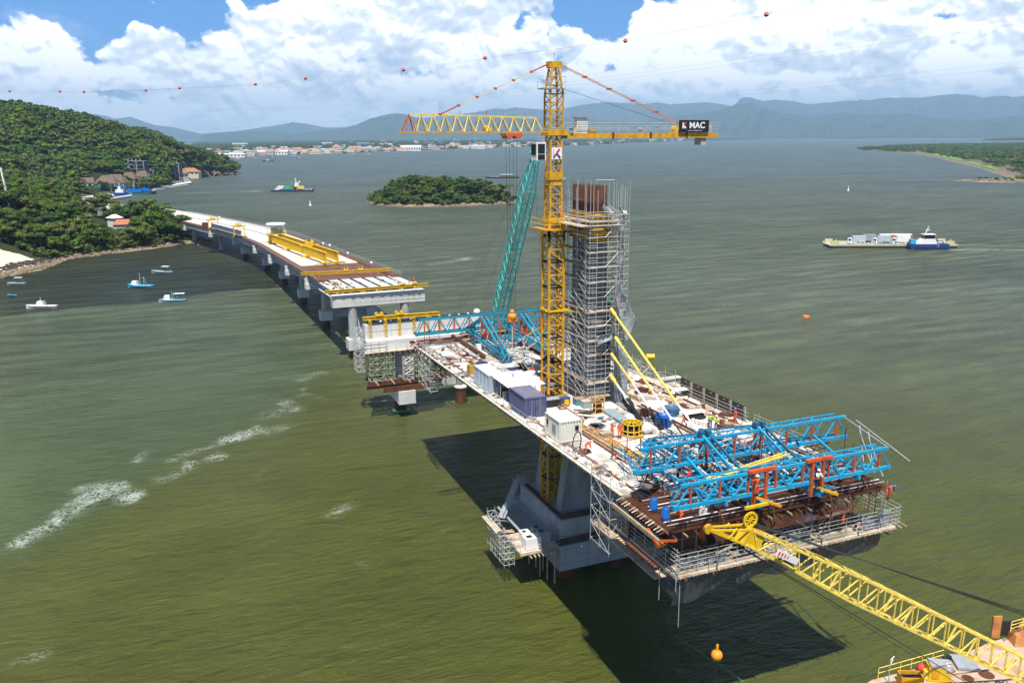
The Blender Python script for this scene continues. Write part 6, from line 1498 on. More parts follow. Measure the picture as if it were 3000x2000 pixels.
big_house(800, 452, 2, 95, 26, 8, 3, W0, R0, 'white waterfront hall below the town, left of the middle', nw=10)
big_house(1205, 441, 2, 75, 30, 12, 7, W0, R0, 'big white hall with a peaked roof on the town waterfront', nw=8)
big_house(1400, 434, 3, 60, 26, 9, 2, W0, R0, 'white quay building with a mast behind it on the town waterfront', nw=8)
big_house(1065, 428, 4, 70, 25, 16, 1, mat('glass_blue', (.16, .3, .4), .4), R0, 'blue grey block in the middle of the town', nw=9)
big_house(705, 427, 4, 95, 30, 14, 2, W0, R0, 'large white block at the back of the town, left side', nw=9)
big_house(960, 425, 4, 70, 28, 14, 2, W0, R0, 'white block at the back of the town near its middle', nw=9)
for i, (u, v) in enumerate(((1392, 425), (828, 421))):
    p = at(u, v, 3); h = [70, 40][i]; t = thing('radio_mast', ['tall thin white radio mast above the town, right part', 'short grey radio mast above the town, left part'][i], 'mast', p); lpart('mast_tube', MB().tube((0, 0, 0), (0, 0, h), 1.2, 5, .4), WHTP, t); lpart('cross_arm', MB().box(-3, 3, -.5, .5, h*.8, h*.82), WHTP, t)
# bay side houses under the hill
BT = mat('brown_thatch_roof', (.16, .105, .08), .9, 0, .2, .4, (.10, .07, .055), .5, .2)
big_house(318, 551, None, 20, 14, 4.5, 7.5, WALLS[1], BT, 'left half of the wide house with steep brown roofs by the blue ferries', 'brown_roof_house', 'house', hip=True, nw=5)
big_house(343, 549, None, 20, 14, 4.5, 8, WALLS[1], BT, 'right half of the wide house with steep brown roofs by the blue ferries', 'brown_roof_house', 'house', hip=True, nw=5)
big_house(382, 541, None, 14, 10, 5.5, 6.5, WALLS[1], BT, 'smaller brown roofed house partly hidden by palms', 'brown_roof_house', 'house', hip=True, nw=3)
big_house(421, 540, None, 13, 11, 8, 5.5, W0, BT, 'white two storey house with a brown roof left of the concrete tower', 'brown_roof_house', 'house', hip=True, nw=3)
big_house(252, 547, None, 13, 10, 3.6, 4.5, W0, BT, 'small white house with a dark brown roof left of the big brown roofs', 'white_house', 'house', rz=.5, nw=2); big_house(233, 543, None, 7, 6, 3.6, .5, W0, W0, 'tiny white hut at the left end of the bay houses', 'white_house', 'house', nw=1)
big_house(533, 519.5, None, 11, 9, 5, 5, W0, mat('faded_tile', (.36, .17, .09), .9, 0, .15), 'white gabled house next to the grey concrete tower', 'white_house', 'house', rz=1.2, nw=2)
big_house(556, 512, None, 26, 10, 3.5, 5, WALLS[1], mat('faded_tile', (0, 0, 0)), 'house with a long faded red tiled roof at the foot of the hill', 'red_roof_house', 'house', nw=5, hip=True)
def frame_building(u, v, z, w, d, fl, lab, m):
    p = hit(u, v); z = p.z; t = thing('concrete_frame', lab, 'building', (p.x, p.y, z), YAW)
    for k in range(fl+1): lpart('floor_slab', MB().box(-w/2, w/2, -d/2, d/2, k*4.2-.3, k*4.2), m, t)
    for x in (-w/2, 0, w/2-.8):
        for y in (-d/2, d/2-.8): lpart('column', MB().box(x, x+.8, y, y+.8, -3, fl*4.2), m, t)
    lpart('back_wall', MB().box(-w/2, w/2, d/2-.4, d/2, 0, fl*4.2), m, t)
    for k in range(4): lpart('roof_stub', MB().box(-w/2+k*w/4, -w/2+k*w/4+1, -d/2, -d/2+1, fl*4.2, fl*4.2+2.2), m, t)
    HOUSES.append((p.x, p.y, w*.6)); return t
GC_ = mat('old_concrete', (.34, .34, .34), .9, 0, .15, .3, (.2, .2, .19), .5, .1)
frame_building(518, 521, 3, 11, 10, 4, 'roofless grey concrete tower at the foot of the hill', GC_); frame_building(408, 509, 9, 17, 12, 3, 'unfinished grey concrete building among trees on the hillside', GC_)
big_house(391, 497, None, 9, 8, 5, .4, W0, W0, 'white walled part left of the unfinished concrete building', 'white_house', 'house', nw=1); frame_building(436, 513, 7, 14, 8, 1, 'low concrete terrace right of the unfinished building', GC_)
HOUSES.append((*at(335, 558, 0)[:2], 15)); HOUSES.append((*at(300, 560, 0)[:2], 13)); HOUSES.append((*at(400, 552, 0)[:2], 12)); HOUSES.append((*at(470, 538, 0)[:2], 9)); HOUSES.append((*at(250, 568, 0)[:2], 12))
# docks
def quay(name, lab, px, z, m, th=1.2):
    P_ = [at(u, v, z) for u, v in px]; p0 = P_[0]; t = thing(name, lab, 'dock', (p0.x, p0.y, 0)); part('dock_deck', MB().prism([(p.x, p.y) for p in P_], z-th, z), m, t)
    for p in P_: part('dock_pile', MB().tube((p.x, p.y, -2), (p.x, p.y, z+.6), .35, 6), GREYP, t)
    return t
quay('ferry_quay', 'long grey ferry quay reaching out from the near side of the bay', ((180, 585), (268, 580), (300, 588), (322, 580), (384, 569), (388, 573), (325, 583), (300, 592), (262, 592), (180, 596)), 1.4, CONC)
quay('ferry_quay', 'pale concrete ramp beside the near ferry quay', ((180, 569), (330, 566), (335, 573), (180, 582)), 1.2, CONCW)
t = quay('white_pier', 'narrow pier with white posts and rails in front of the concrete tower', ((448, 548), (500, 540), (560, 531), (561, 535), (500, 545), (450, 552)), 1.5, CONCW, .5)
for i in range(15): p = at(455+i*7.1, 547-i*1.05, 1.5); part('rail_post', MB().box(p.x-.25, p.x+.25, p.y-.25, p.y+.25, 0, 3.9), WHTP, t)
a, b_ = at(453, 547, 1.5), at(560, 531, 1.5); part('top_rail', MB().beam(a+Vector((0, 0, 2.2)), b_+Vector((0, 0, 2.2)), .3), WHTP, t)
part('float', MB().beam(at(448, 557, .5), at(552, 541, .5), 2.2, .6), WHTP, t)
FBL = mat('ferry_blue', (.01, .16, .55), .4, 0, .08)
for i, (u, v, L_, z0_) in enumerate(((305, 567, 42, 1), (352, 572, 16, 0), (395, 571, 30, 0), (425, 569, 22, 0))):
    p = at(u, v, 0); t = thing('blue_ferry', ['long bright blue ramp bridge at the ferry dock', 'dark blue tug with a white wheelhouse at the ferry dock', 'green and blue landing barge right of the blue tug', 'bright blue barge at the right end of the ferry dock'][i], 'ferry', p, YAW)
    if i == 0:
        lpart('truss_side', MB().box(-L_/2, L_/2, -2.4, -2.1, 5, 7.2).box(-L_/2, L_/2, 2.1, 2.4, 5, 7.2), FBL, t); lpart('ramp_deck', MB().box(-L_/2, L_/2, -2.1, 2.1, 4.8, 5), FBL, t)
        for x in (-20, -6, 8, 20): lpart('ramp_post', MB().box(x-.5, x+.5, -2, 2, -.5, 4.8), FBL if x < 0 else GREYP, t)
        lpart('end_tower', MB().box(-20, -18, -3, 3, 1, 9), FBL, t)
    else:
        lpart('hull', MB().prism([(-L_/2, -3), (L_/2-3, -3.2), (L_/2, 0), (L_/2-3, 3.2), (-L_/2, 3)], -.4, 2.4 if i != 2 else 1.6), [None, mat('tug_blue', (.01, .05, .25), .4), mat('barge_green', (.03, .14, .08), .6), BLK][i], t)
        lpart('deckhouse', MB().box(-L_*.2, L_*.25, -2, 2, 2.4, 5.2), WHTP if i == 1 else FBL, t); lpart('funnel', MB().box(-1, 1, -1, 1, 5.2, 8 if i != 3 else 6.4), WHTP if i < 2 else FBL, t); lpart('mast', MB().tube((0, 0, 5), (0, 0, 12), .2, 5), WHTP if i < 3 else FBL, t)
# lattice pylon at the left edge, between the woods
p = at(14, 640, 12); q_ = atr(8, 568, 470); t = thing('lattice_tower', 'white and rust lattice power line tower at the left edge of the view', 'tower', (q_.x, q_.y, 4))
hh = 34
for sx in (-1, 1):
    for sy in (-1, 1): lpart('tower_leg', MB().beam((sx*3.6, sy*3.6, 0), (sx*.7, sy*.7, hh), .5), WHTP, t)
zz = 0
for k in range(9):
    f0, f1 = k/9, (k+1)/9; w0, w1 = 3.6-2.9*f0, 3.6-2.9*f1; m_ = MB()
    for s in (-1, 1): m_.beam((-w0*s, -w0, hh*f0), (w1*s, -w1, hh*f1), .25).beam((-w0, -w0*s, hh*f0), (-w1, w1*s, hh*f1), .25)
    lpart('lattice_brace', m_, WHTP if k < 5 else RUST, t)
# ------------------------------------------------------------------ aerial marker balls and wires
BP = [(28, 267), (175, 268), (246, 269), (427, 265), (526, 258), (748, 247), (895, 230), (1182, 205), (1421, 170), (1832, 120), (2245, 43)]
PLl, PRr = atr(28, 267, 330), atr(2245, 43, 165)
def on_line(u, v, A=PLl, B=PRr):
    d = ray(u, v); ax, ay = A.x-CAMP.x, A.y-CAMP.y; ex, ey = B.x-A.x, B.y-A.y
    den = d.x*(-ey)-d.y*(-ex); s = (ax*(-ey)-ay*(-ex))/den; return CAMP+d*s
BR = mat('marker_red', (.62, .07, .03), .5, 0, .05); names = ['leftmost', 'second', 'third', 'fourth', 'fifth', 'sixth', 'seventh', 'eighth', 'ninth', 'tenth', 'rightmost']
pts_b = []
for i, (u, v) in enumerate(BP):
    p = on_line(u, v); pts_b.append(p); t = thing('marker_ball', names[i]+(' red and white marker ball on the power line, counted from the left' if 0 < i < 10 else ' red and white marker ball on the power line'), 'marker ball', p, 0, 'marker balls on the power line')
    lpart('upper_half', MB().lathe((0, 0, 0), [(.42, .02), (.38, .2), (.26, .33), (.04, .42)], 12), BR, t); lpart('lower_half', MB().lathe((0, 0, 0), [(.04, -.42), (.26, -.33), (.38, -.2), (.42, .0)], 12), BR, t); lpart('seam', MB().lathe((0, 0, 0), [(.425, -.03), (.44, 0), (.425, .03)], 12), WHTP, t)
LW = [[(-60, 267)]+BP+[(2500, -15), (2800, -90)], [(-60, 272), (246, 272), (748, 251), (1182, 210), (1500, 163), (2000, 88), (2400, 22), (2700, -40)], [(530, 323), (900, 312), (1180, 300), (1500, 262), (1900, 210), (2352, 146), (2700, 100), (3050, 45)], [(530, 327), (900, 318), (1180, 306), (1500, 270), (1900, 223), (2352, 160), (2700, 113), (3050, 60)], [(-50, 330), (600, 380), (1180, 345), (1660, 315), (1930, 297), (2352, 247), (2700, 212), (3050, 175)], [(1500, 335), (1930, 304), (2352, 260), (2700, 228), (3050, 192)]]
for i, w in enumerate(LW):
    A = PLl if i < 2 else PLl+Vector((6*i, 10*i, 0)); B = PRr if i < 2 else PRr+Vector((10, 14*i, 0)); pp = [on_line(u, v, A, B) for u, v in w]
    tag(part('power_wire', MB().path(pp, .013 if i < 2 else .010, 3), CABLE), ['power line wire carrying the red marker balls', 'wire just below the one with marker balls', 'upper wire of the middle pair crossing the clouds', 'lower wire of the middle pair crossing the clouds', 'upper wire of the lowest pair passing over the mountains', 'lower wire of the lowest pair passing over the mountains'][i], 'wire')
# ------------------------------------------------------------------ boats
def hull_mb(L, Wd, H, sheer=.5, tran=.7):
    n = 9; V = []; F_ = []
    for i in range(n):
        s = i/(n-1); x = L*(s-.5); w = Wd/2*(tran+(1-tran)*math.sin(PI*min(.5, s*.8+.1)))*(1 if s < .55 else math.sqrt(max(0.0, 1-((s-.55)/.45)**2))+.02); z = H*(1+sheer*(max(0, s-.4)/.6)**2+.12*(1-s))
        V += [(x, -w*.55, -.3), (x, w*.55, -.3), (x, w, z), (x, -w, z)]
    for i in range(n-1):
        a = i*4; b = a+4
        F_ += [(a, b, b+1, a+1), (a+1, b+1, b+2, a+2), (a+3, b+3, b, a), (a+2, b+2, b+3, a+3)]
    F_ += [(0, 1, 2, 3), (n*4-1, n*4-2, n*4-3, n*4-4)]
    return MB().add(V, F_)
CYA = mat('boat_cyan', (.04, .38, .60), .5, 0, .08); BGR = mat('boat_grey_blue', (.30, .42, .48), .5, 0, .08)
def boat(u, v, L, rz, lab, hm_, trim, cab=None, canopy=None, mast=0, gal=False, name='fishing_boat'):
    p = at(u, v, 0); t = thing(name, lab, 'boat', p, YAW+rz); W_ = L*.26; H = L*.085
    lpart('hull', hull_mb(L, W_, H), hm_, t); lpart('rubbing_strake', MB().beam((-L*.48, -W_*.5, H*.95), (L*.22, -W_*.51, H*1.0), .12, .18).beam((-L*.48, W_*.5, H*.95), (L*.22, W_*.51, H*1.0), .12, .18), trim, t); lpart('deck_floor', MB().box(-L*.42, L*.2, -W_*.36, W_*.36, H*1.0, H*1.06), trim if not cab else GREYP, t)
    if cab is not None:
        cx = L*cab; c = lpart('cabin', MB().hexa([(cx-L*.13, -W_*.3, H), (cx+L*.14, -W_*.28, H), (cx+L*.14, W_*.28, H), (cx-L*.13, W_*.3, H), (cx-L*.11, -W_*.27, H+1.5), (cx+L*.07, -W_*.25, H+1.5), (cx+L*.07, W_*.25, H+1.5), (cx-L*.11, W_*.27, H+1.5)]), WHTP, t)
        lpart('cabin_window', MB().box(cx-L*.08, cx+L*.05, -W_*.31, -W_*.285, H+.7, H+1.2), GLS, c)
    if canopy is not None:
        x0, x1 = L*canopy[0], L*canopy[1]; lpart('canopy', MB().box(x0, x1, -W_*.36, W_*.36, H+1.9, H+2.0), WHTP, t)
        for x in (x0+.1, x1-.1):
            for s in (-1, 1): lpart('canopy_post', MB().tube((x, s*W_*.34, H), (x, s*W_*.34, H+1.9), .04, 4), trim, t)
    if mast: lpart('mast', MB().tube((0, 0, H), (0, 0, H+mast), .06, 5), WHTP, t); 
    if gal: lpart('gallows', MB().beam((-L*.22, -W_*.4, H), (-L*.16, 0, H+mast*.7), .12).beam((-L*.22, W_*.4, H), (-L*.16, 0, H+mast*.7), .12).beam((-L*.16, 0, H+mast*.7), (0, 0, H+mast*.55), .08), trim, t)
    return t
boat(122, 903, 9.5, PI, 'white cabin cruiser with a red brown cockpit near the left edge', WHTP, mat('boat_maroon', (.22, .06, .05), .5), .02, None, 2.6, True, 'motor_boat')
boat(48, 833, 6.6, PI, 'pale wooden boat with a long thin roof at the left edge', BGR, TIMBP, None, (-.35, .05), .0)
boat(35, 867, 4.1, PI-.35, 'small bright cyan rowing boat at the left edge', CYA, mat('boat_navy', (.02, .05, .12), .5), None, None, 0, False, 'rowing_boat')
boat(412, 842, 9.6, PI-.15, 'bright blue and white fishing boat with twin masts in the middle of the cove', CYA, BGR, .22, None, 4.2, True)
boat(474, 800, 8.8, PI-.2, 'pale blue open boat with a short roof, farthest right in the cove', BGR, BGR, None, (-.38, -.05), .0)
boat(506, 884, 8.4, PI+.15, 'pale blue fishing boat with a white stern canopy near the tide line', BGR, CYA, .2, (-.46, -.06), 2.6, True)
rb = random.Random(4)
for i, (u, v, L_, lb) in enumerate(((673, 470, 16, 'small dark boat nearest the wooded point'), (697, 466, 12, 'small white boat close to the long warehouse'), (748, 466, 16, 'small white roofed boat off the left part of town'), (785, 473, 24, 'green hulled boat anchored nearest to us off the town'), (799, 462, 16, 'small dark boat behind the green one off the town'), (858, 459, 18, 'white boat off the town left of its middle'), (876, 465, 14, 'dark blue boat off the town'), (890, 460, 15, 'small dark boat right of the blue one off the town'), (1035, 453, 13, 'small white boat close to the middle of the town'), (1080, 452, 13, 'small boat right of the white one by the town quay'), (1150, 450, 14, 'small dark boat left of the white peaked hall'), (1298, 443, 14, 'small boat right of the white peaked hall'))):
    boat(u, v, L_, rb.choice([0, PI])+rb.uniform(-.2, .2), lb, [BLK, WHTP, GREYP, mat('barge_green', (0, 0, 0)), BLK, WHTP, mat('tug_blue', (0, 0, 0)), GREYP, WHTP, WHTP, BLK, GREYP][i], WHTP, .05, None, 2.0)
# navigation marks and buoys
for (u, v, h, m, lb) in ((909, 602, 3.4, WHTP, 'white cone beacon in the channel left of the small island'), (2485, 559, 4.0, WHTP, 'small white beacon far right in the estuary'), (1572, 525, 2.6, WHTP, 'tiny white beacon behind the teal crane boom')):
    p = at(u, v, 0); t = thing('channel_beacon', lb, 'beacon', p); lpart('float', MB().lathe((0, 0, -.2), [(1.0, 0), (1.0, .8), (.4, 1.0)], 10), m, t); lpart('cone', MB().lathe((0, 0, .8), [(.55, 0), (.12, h)], 8), m, t)
p = at(2361, 930, 0); t = thing('mooring_buoy', 'orange mooring buoy floating alone on the right of the channel', 'buoy', p); lpart('float', MB().lathe((0, 0, -.3), [(.85, 0), (.92, .3), (.92, .8), (.8, .95)], 14), mat('buoy_orange', (.75, .22, .04), .5), t); lpart('lifting_eye', MB().tube((-.2, 0, .65), (-.2, 0, 1.0), .08, 6).tube((.4, .1, .6), (.4, .1, .9), .08, 6), RUST, t)
p = at(1905, 1049, 0); t = thing('yellow_float', 'yellow ribbed cylinder float on the water behind the longest stay cable', 'buoy', p, YAW); lpart('drum', MB().tube((-.95, 0, .35), (.95, 0, .35), .68, 16), YEL, t)
for x in (-.8, -.4, 0, .4, .8): lpart('rib', MB().tube((x-.05, 0, .35), (x+.05, 0, .35), .73, 16), YELB, t)
for i, (u, v, r_) in enumerate(((1452, 1182, .55), (1462, 1188, .4))): p = at(u, v, 0); tag(part('mooring_float', MB().sphere(p+Vector((0, 0, .2)), r_, 8, 5, .7), mat('buoy_orange', (0, 0, 0))), ['left orange float below the deck edge', 'right orange float below the deck edge'][i], 'buoy') if i < 1 else None
# long distant barge and channel boat
p = at(1470, 522, 0); t = thing('long_barge', 'long low dark barge with a roofed cabin behind the island', 'barge', p, YAW-.02); lpart('hull', MB().prism([(-21, -4), (17, -4), (22, 0), (17, 4), (-21, 4)], -.3, 1.6), BLK, t); lpart('deckhouse', MB().box(-1.5, 14, -3, 3, 1.6, 4.2), mat('barge_cabin', (.18, .12, .12), .7), t); lpart('roof', MB().box(-2, 14.5, -3.4, 3.4, 4.2, 4.6), WHTP, t); lpart('deck_cargo', MB().box(-15, -3, -2, 2, 1.6, 2.4), GREYP, t)
# vehicle ferries
def vehicle(parent_xf, x, y, z, kind, m, lab, body=None):
    M, rz0 = parent_xf; p = M @ Vector((x, y, z)); t = thing({'truck': 'box_truck', 'car': 'parked_car', 'bus': 'trailer_truck', 'van': 'delivery_van'}[kind], lab, {'truck': 'truck', 'car': 'car', 'bus': 'truck', 'van': 'van'}[kind], p, rz0)
    if kind == 'truck':
        lpart('cargo_box', MB().box(-3.9, 2.0, -1.2, 1.2, 1.0, 3.9), body or WHTP, t); lpart('cab', MB().hexa([(-5.9, -1.1, .6), (-4.1, -1.1, .6), (-4.1, 1.1, .6), (-5.9, 1.1, .6), (-5.5, -1.05, 2.9), (-4.1, -1.05, 2.9), (-4.1, 1.05, 2.9), (-5.5, 1.05, 2.9)]), m, t); lpart('cab_window', MB().box(-5.7, -4.6, -1.14, -1.09, 1.7, 2.5), GLS, t); wx = (-5, -1.5, 1.0)
    elif kind == 'bus':
        lpart('trailer', MB().box(-7.5, 7.5, -1.2, 1.2, 1.1, 3.6), body or m, t); lpart('cargo_cover', MB().box(-7.3, 7.3, -1.15, 1.15, 3.6, 4.1), WHTP, t); wx = (-6, 4.5, 6.0)
    else:
        hgt = 2.1 if kind == 'van' else 1.45; L_ = 5.2 if kind == 'van' else 4.3
        lpart('body', MB().hexa([(-L_/2, -.9, .35), (L_/2, -.9, .35), (L_/2, .9, .35), (-L_/2, .9, .35), (-L_/2, -.88, .95), (L_/2, -.88, .95), (L_/2, .88, .95), (-L_/2, .88, .95)]), m, t); lpart('cabin', MB().hexa([(-L_*.3, -.82, .95), (L_*.38, -.82, .95), (L_*.38, .82, .95), (-L_*.3, .82, .95), (-L_*.14, -.7, hgt), (L_*.3, -.7, hgt), (L_*.3, .7, hgt), (-L_*.14, .7, hgt)]), GLS if kind == 'car' else m, t); lpart('roof', MB().box(-L_*.13, L_*.29, -.69, .69, hgt, hgt+.05), m, t); wx = (-L_*.32, L_*.32)
    for xx in wx:
        for s in (-1, 1): lpart('wheel', MB().tube((xx, s*.8, .42), (xx, s*1.05, .42), .42, 8), BLK, t)
    return t
YG = mat('ferry_yellow', (.60, .56, .28), .6, 0, .15, 1.0, (.35, .28, .1), .5, .5); HK = mat('hull_black', (.03, .03, .03), .6)
a, b_ = at(2418, 722, 0), at(2790, 722, 0); ctr = (a+b_)/2; L_ = (b_-a).length; rz = math.atan2(b_.y-a.y, b_.x-a.x)
t = thing('vehicle_ferry', 'long flat yellow edged vehicle ferry loaded with white trucks and cars', 'ferry', ctr, rz); XF = (Matrix.Translation(ctr) @ Matrix.Rotation(rz, 4, 'Z'), rz)
lpart('hull', MB().hexa([(-L_*.44, -6, -.3), (L_*.48, -6, -.3), (L_*.48, 6, -.3), (-L_*.44, 6, -.3), (-L_/2, -6, .9), (L_/2, -6, .9), (L_/2, 6, .9), (-L_/2, 6, .9)]), HK, t); lpart('deck', MB().box(-L_/2, L_/2, -6, 6, .92, 1.35), mat('ferry_deck_grey', (.40, .40, .38), .8, 0, .1), t)
for s in (-1, 1): lpart('bulwark', MB().box(-L_/2+.5, L_/2-.5, s*5.85-.12, s*5.85+.12, 1.36, 1.95), YG, t)
for x in (-L_/2+1, L_/2-5): lpart('ramp_frame', MB().box(x, x+3.5, -5, -4.4, 1.36, 3.1).box(x, x+3.5, 4.4, 5, 1.36, 3.1).beam((x, -3, 1.4), (x+3, -3, 3.6), .3), YG, t)
GB = mat('truck_grey', (.42, .50, .54), .5, 0, .05); RD = mat('trailer_red', (.45, .13, .07), .6)
vehicle(XF, -L_/2+15.2, -2.0, 1.36, 'truck', WHTP, 'white truck with a tall grey box at the front of the loaded ferry', GB); vehicle(XF, -L_/2+26.5, -2.2, 1.36, 'truck', WHTP, 'white truck with a lower grey box, second on the loaded ferry', GB)
vehicle(XF, -L_/2+22, 3.4, 1.36, 'truck', GREYP, 'dark cab truck behind the two grey box trucks on the loaded ferry', GREYP); vehicle(XF, -L_/2+33, 3.4, 1.36, 'bus', RD, 'long red trailer with pale load on the far side of the loaded ferry')
vehicle(XF, -L_/2+35.5, -1.6, 1.36, 'truck', WHTP, 'all white truck beside the long red trailer on the loaded ferry', WHTP)
for i, (x, y, m, lb) in enumerate(((14, -4.7, WHTP, 'white car below the tall grey truck box on the ferry'), (19.5, -4.7, WHTP, 'white car ahead of the second grey truck on the ferry'), (25.5, -4.7, GREYP, 'grey car below the second grey truck on the ferry'), (31, -4.7, WHTP, 'white car below the all white truck on the ferry'), (36.5, -4.7, WHTP, 'second white car below the all white truck on the ferry'), (40.5, -2, BLK, 'black car just ahead of the blue tug on the ferry'), (41, 1, GREYP, 'grey car farther in, ahead of the blue tug'), (52.0, 0, WHTP, 'white car behind the wheelhouse of the blue tug'), (56, -2, WHTP, 'white car at the stern of the loaded ferry'), (47, 3, RD, 'red car half hidden by the wheelhouse'))):
    if x < L_-3: vehicle(XF, -L_/2+x, y, 1.36, 'car', m, lb)
vehicle(XF, -L_/2+L_-9, 2.6, 1.36, 'van', WHTP, 'white van at the stern of the loaded ferry')
tb = thing('tug_boat', 'dark blue push tug with a white wheelhouse lashed to the near side of the ferry', 'tug', XF[0] @ Vector((L_*.235, -9.2, 0)), rz)
TB = mat('tug_hull_blue', (.02, .05, .18), .45, 0, .08)
lpart('hull', MB().prism([(-8.5, -2.2), (-7.8, -2.9), (8.6, -2.9), (8.8, 2.9), (-7.8, 2.9), (-8.5, 2.2)], -.3, 2.5), TB, tb)
for k in range(9): lpart('tyre_fender', MB().tube((-6+k*1.6, -2.92, .9), (-6+k*1.6, -3.15, .9), .5, 10), BLK, tb)
lpart('deckhouse', MB().hexa([(-5.5, -2, 2.5), (3.5, -2, 2.5), (3.5, 2, 2.5), (-5.5, 2, 2.5), (-3.0, -1.9, 4.8), (2.4, -1.9, 4.8), (2.4, 1.9, 4.8), (-3.0, 1.9, 4.8)]), WHTP, tb); wh = lpart('wheelhouse', MB().box(-2.4, 2.2, -1.6, 1.6, 4.8, 6.6), GLS, tb); lpart('wheelhouse_roof', MB().box(-2.8, 2.6, -1.9, 1.9, 6.6, 6.85), WHTP, tb)
lpart('mast', MB().beam((-1.5, 0, 6.8), (-.3, 0, 10.4), .3).beam((-1.6, 0, 8.6), (.4, 0, 8.7), .3), WHTP, tb); lpart('blue_winch', MB().cbox((-6.6, .6, 3.4), (2.4, 2.6, 1.8)), CYA, tb)
lettering('2', 1.5, XF[0] @ Vector((L_*.235+3.6, -12.13, 1.5)), WL, tb, 0) if False else lpart('hull_number', MB().beam((3.2, -2.93, 2.1), (3.8, -2.93, 2.1), .03, .14).beam((3.8, -2.93, 2.1), (3.8, -2.93, 1.65), .03, .14).beam((3.8, -2.93, 1.6), (3.2, -2.93, 1.1), .03, .14).beam((3.2, -2.93, 1.05), (3.9, -2.93, 1.05), .03, .14), WHTP, tb)
a, b_ = at(797, 562, 0), at(920, 561, 0); ctr = (a+b_)/2; L_ = (b_-a).length; rz = math.atan2(b_.y-a.y, b_.x-a.x)
t = thing('vehicle_ferry', 'dark hulled vehicle ferry with green and yellow machines, left of the small island', 'ferry', ctr, rz); XF = (Matrix.Translation(ctr) @ Matrix.Rotation(rz, 4, 'Z'), rz)
lpart('hull', MB().hexa([(-L_/2, -5, -.3), (L_*.44, -5, -.3), (L_*.44, 5, -.3), (-L_/2, 5, -.3), (-L_/2, -5, 1.6), (L_/2, -5, 1.6), (L_/2, 5, 1.6), (-L_/2, 5, 1.6)]), mat('hull_navy', (.03, .035, .07), .6), t); lpart('ramp', MB().hexa([(L_*.44, -4, 1.3), (L_*.5, -4, 2.5), (L_*.5, 4, 2.5), (L_*.44, 4, 1.3), (L_*.44, -4, 1.7), (L_*.5, -4, 3.0), (L_*.5, 4, 3.0), (L_*.44, 4, 1.7)]), GREYP, t)
lpart('wheelhouse', MB().box(1.5, 5.5, 1, 5, 4.6, 8), WHTP, t); lpart('wheelhouse_leg', MB().box(0, 7, 3.5, 5, 1.6, 4.6), mat('hull_navy', (0, 0, 0)), t); lpart('mast', MB().beam((3, 3, 8), (2.2, 3, 13), .7), WHTP, t)
lpart('green_crane', MB().beam((-1.5, 2, 1.6), (-1.5, 2, 10), 1.0).beam((-1.5, 2, 9.6), (1, 2, 10.4), .8), mat('crane_green', (.06, .4, .2), .6), t); lpart('radar_dome', MB().sphere((6, 3, 9), .9, 8, 5), WHTP, t)
vehicle(XF, -L_/2+5.5, -2, 1.62, 'van', WHTP, 'white van at the stern of the ferry left of the island'); vehicle(XF, -L_/2+9.5, 2.5, 1.62, 'truck', WHTP, 'white truck with a white box on the ferry left of the island', WHTP); vehicle(XF, -L_/2+16.5, -1, 1.62, 'truck', CYA, 'truck with a teal green load on the ferry left of the island', mat('crane_green', (0, 0, 0)))
vehicle(XF, 9.5, -2, 1.62, 'truck', YELD, 'truck with a yellow body amidships on the ferry left of the island', YELB); vehicle(XF, 13.0, -2.6, 1.62, 'car', WHTP, 'white car right of the yellow truck on the small ferry'); vehicle(XF, 16.5, 1, 1.62, 'car', BGR, 'grey blue car near the ramp of the small ferry'); vehicle(XF, 18, -2.5, 1.62, 'car', WHTP, 'white car nearest the ramp of the small ferry')
# ------------------------------------------------------------------ teal crane behind the bridge
def boom(name, A, B, w, taper, m, parent, bays, chord=.09, dg_=.05, up=(0, 0, 1)):
    A, B = Vector(A), Vector(B); d = (B-A).normalized(); r = d.cross(Vector(up)).normalized(); u = r.cross(d).normalized(); L = (B-A).length
    def wd(s):
        k = taper[0] if s < .0 else 1.0
        if s < taper[1]: k = taper[0]+(1-taper[0])*s/taper[1]
        if s > taper[2]: k = 1-(1-taper[3])*(s-taper[2])/(1-taper[2])
        return w*k/2
    def C(s, a, b): q_ = wd(s); return A+d*L*s+r*q_*a+u*q_*b
    n = bays; ns_ = 5
    for k in range(ns_):
        m_ = MB(); i0, i1 = k*n//ns_, (k+1)*n//ns_
        for (a, b) in ((-1, -1), (1, -1), (1, 1), (-1, 1)):
            for i in range(i0, i1): m_.beam(C(i/n, a, b), C((i+1)/n, a, b), chord)
        sct = part('boom_section', m_, m, parent); br = MB()
        for i in range(i0, i1):
            for (p_, q_) in (((-1, -1), (1, -1)), ((1, -1), (1, 1)), ((1, 1), (-1, 1)), ((-1, 1), (-1, -1))):
                if i % 2: p_, q_ = q_, p_
                br.beam(C(i/n, *p_), C((i+1)/n, *q_), dg_)
        part('lacing', br, m, sct)
        part('lacing', MB().beam(C(i0/n, -1, -1), C(i0/n, 1, -1), dg_*1.4).beam(C(i0/n, 1, -1), C(i0/n, 1, 1), dg_*1.4).beam(C(i0/n, 1, 1), C(i0/n, -1, 1), dg_*1.4).beam(C(i0/n, -1, 1), C(i0/n, -1, -1), dg_*1.4), m, sct)
    return C
TQ = thing('teal_crane', 'tall turquoise lattice boom of a floating crane behind the far end of the deck', 'crane', (18.6, 80, 3))
C = boom('boom', (18.6, 80, 4), (20.9, 60, 46.8), 2.3, (.5, .08, .86, .5), TEAL, TQ, 42, .2, .1, up=(0, 1, 0))
part('boom_head', MB().cbox((20.9, 59.8, 47.3), (.9, .8, 1.6), 0, .4).tube((20.3, 59.5, 47.9), (20.3, 60.3, 47.9), .5, 10), TEAL, TQ)
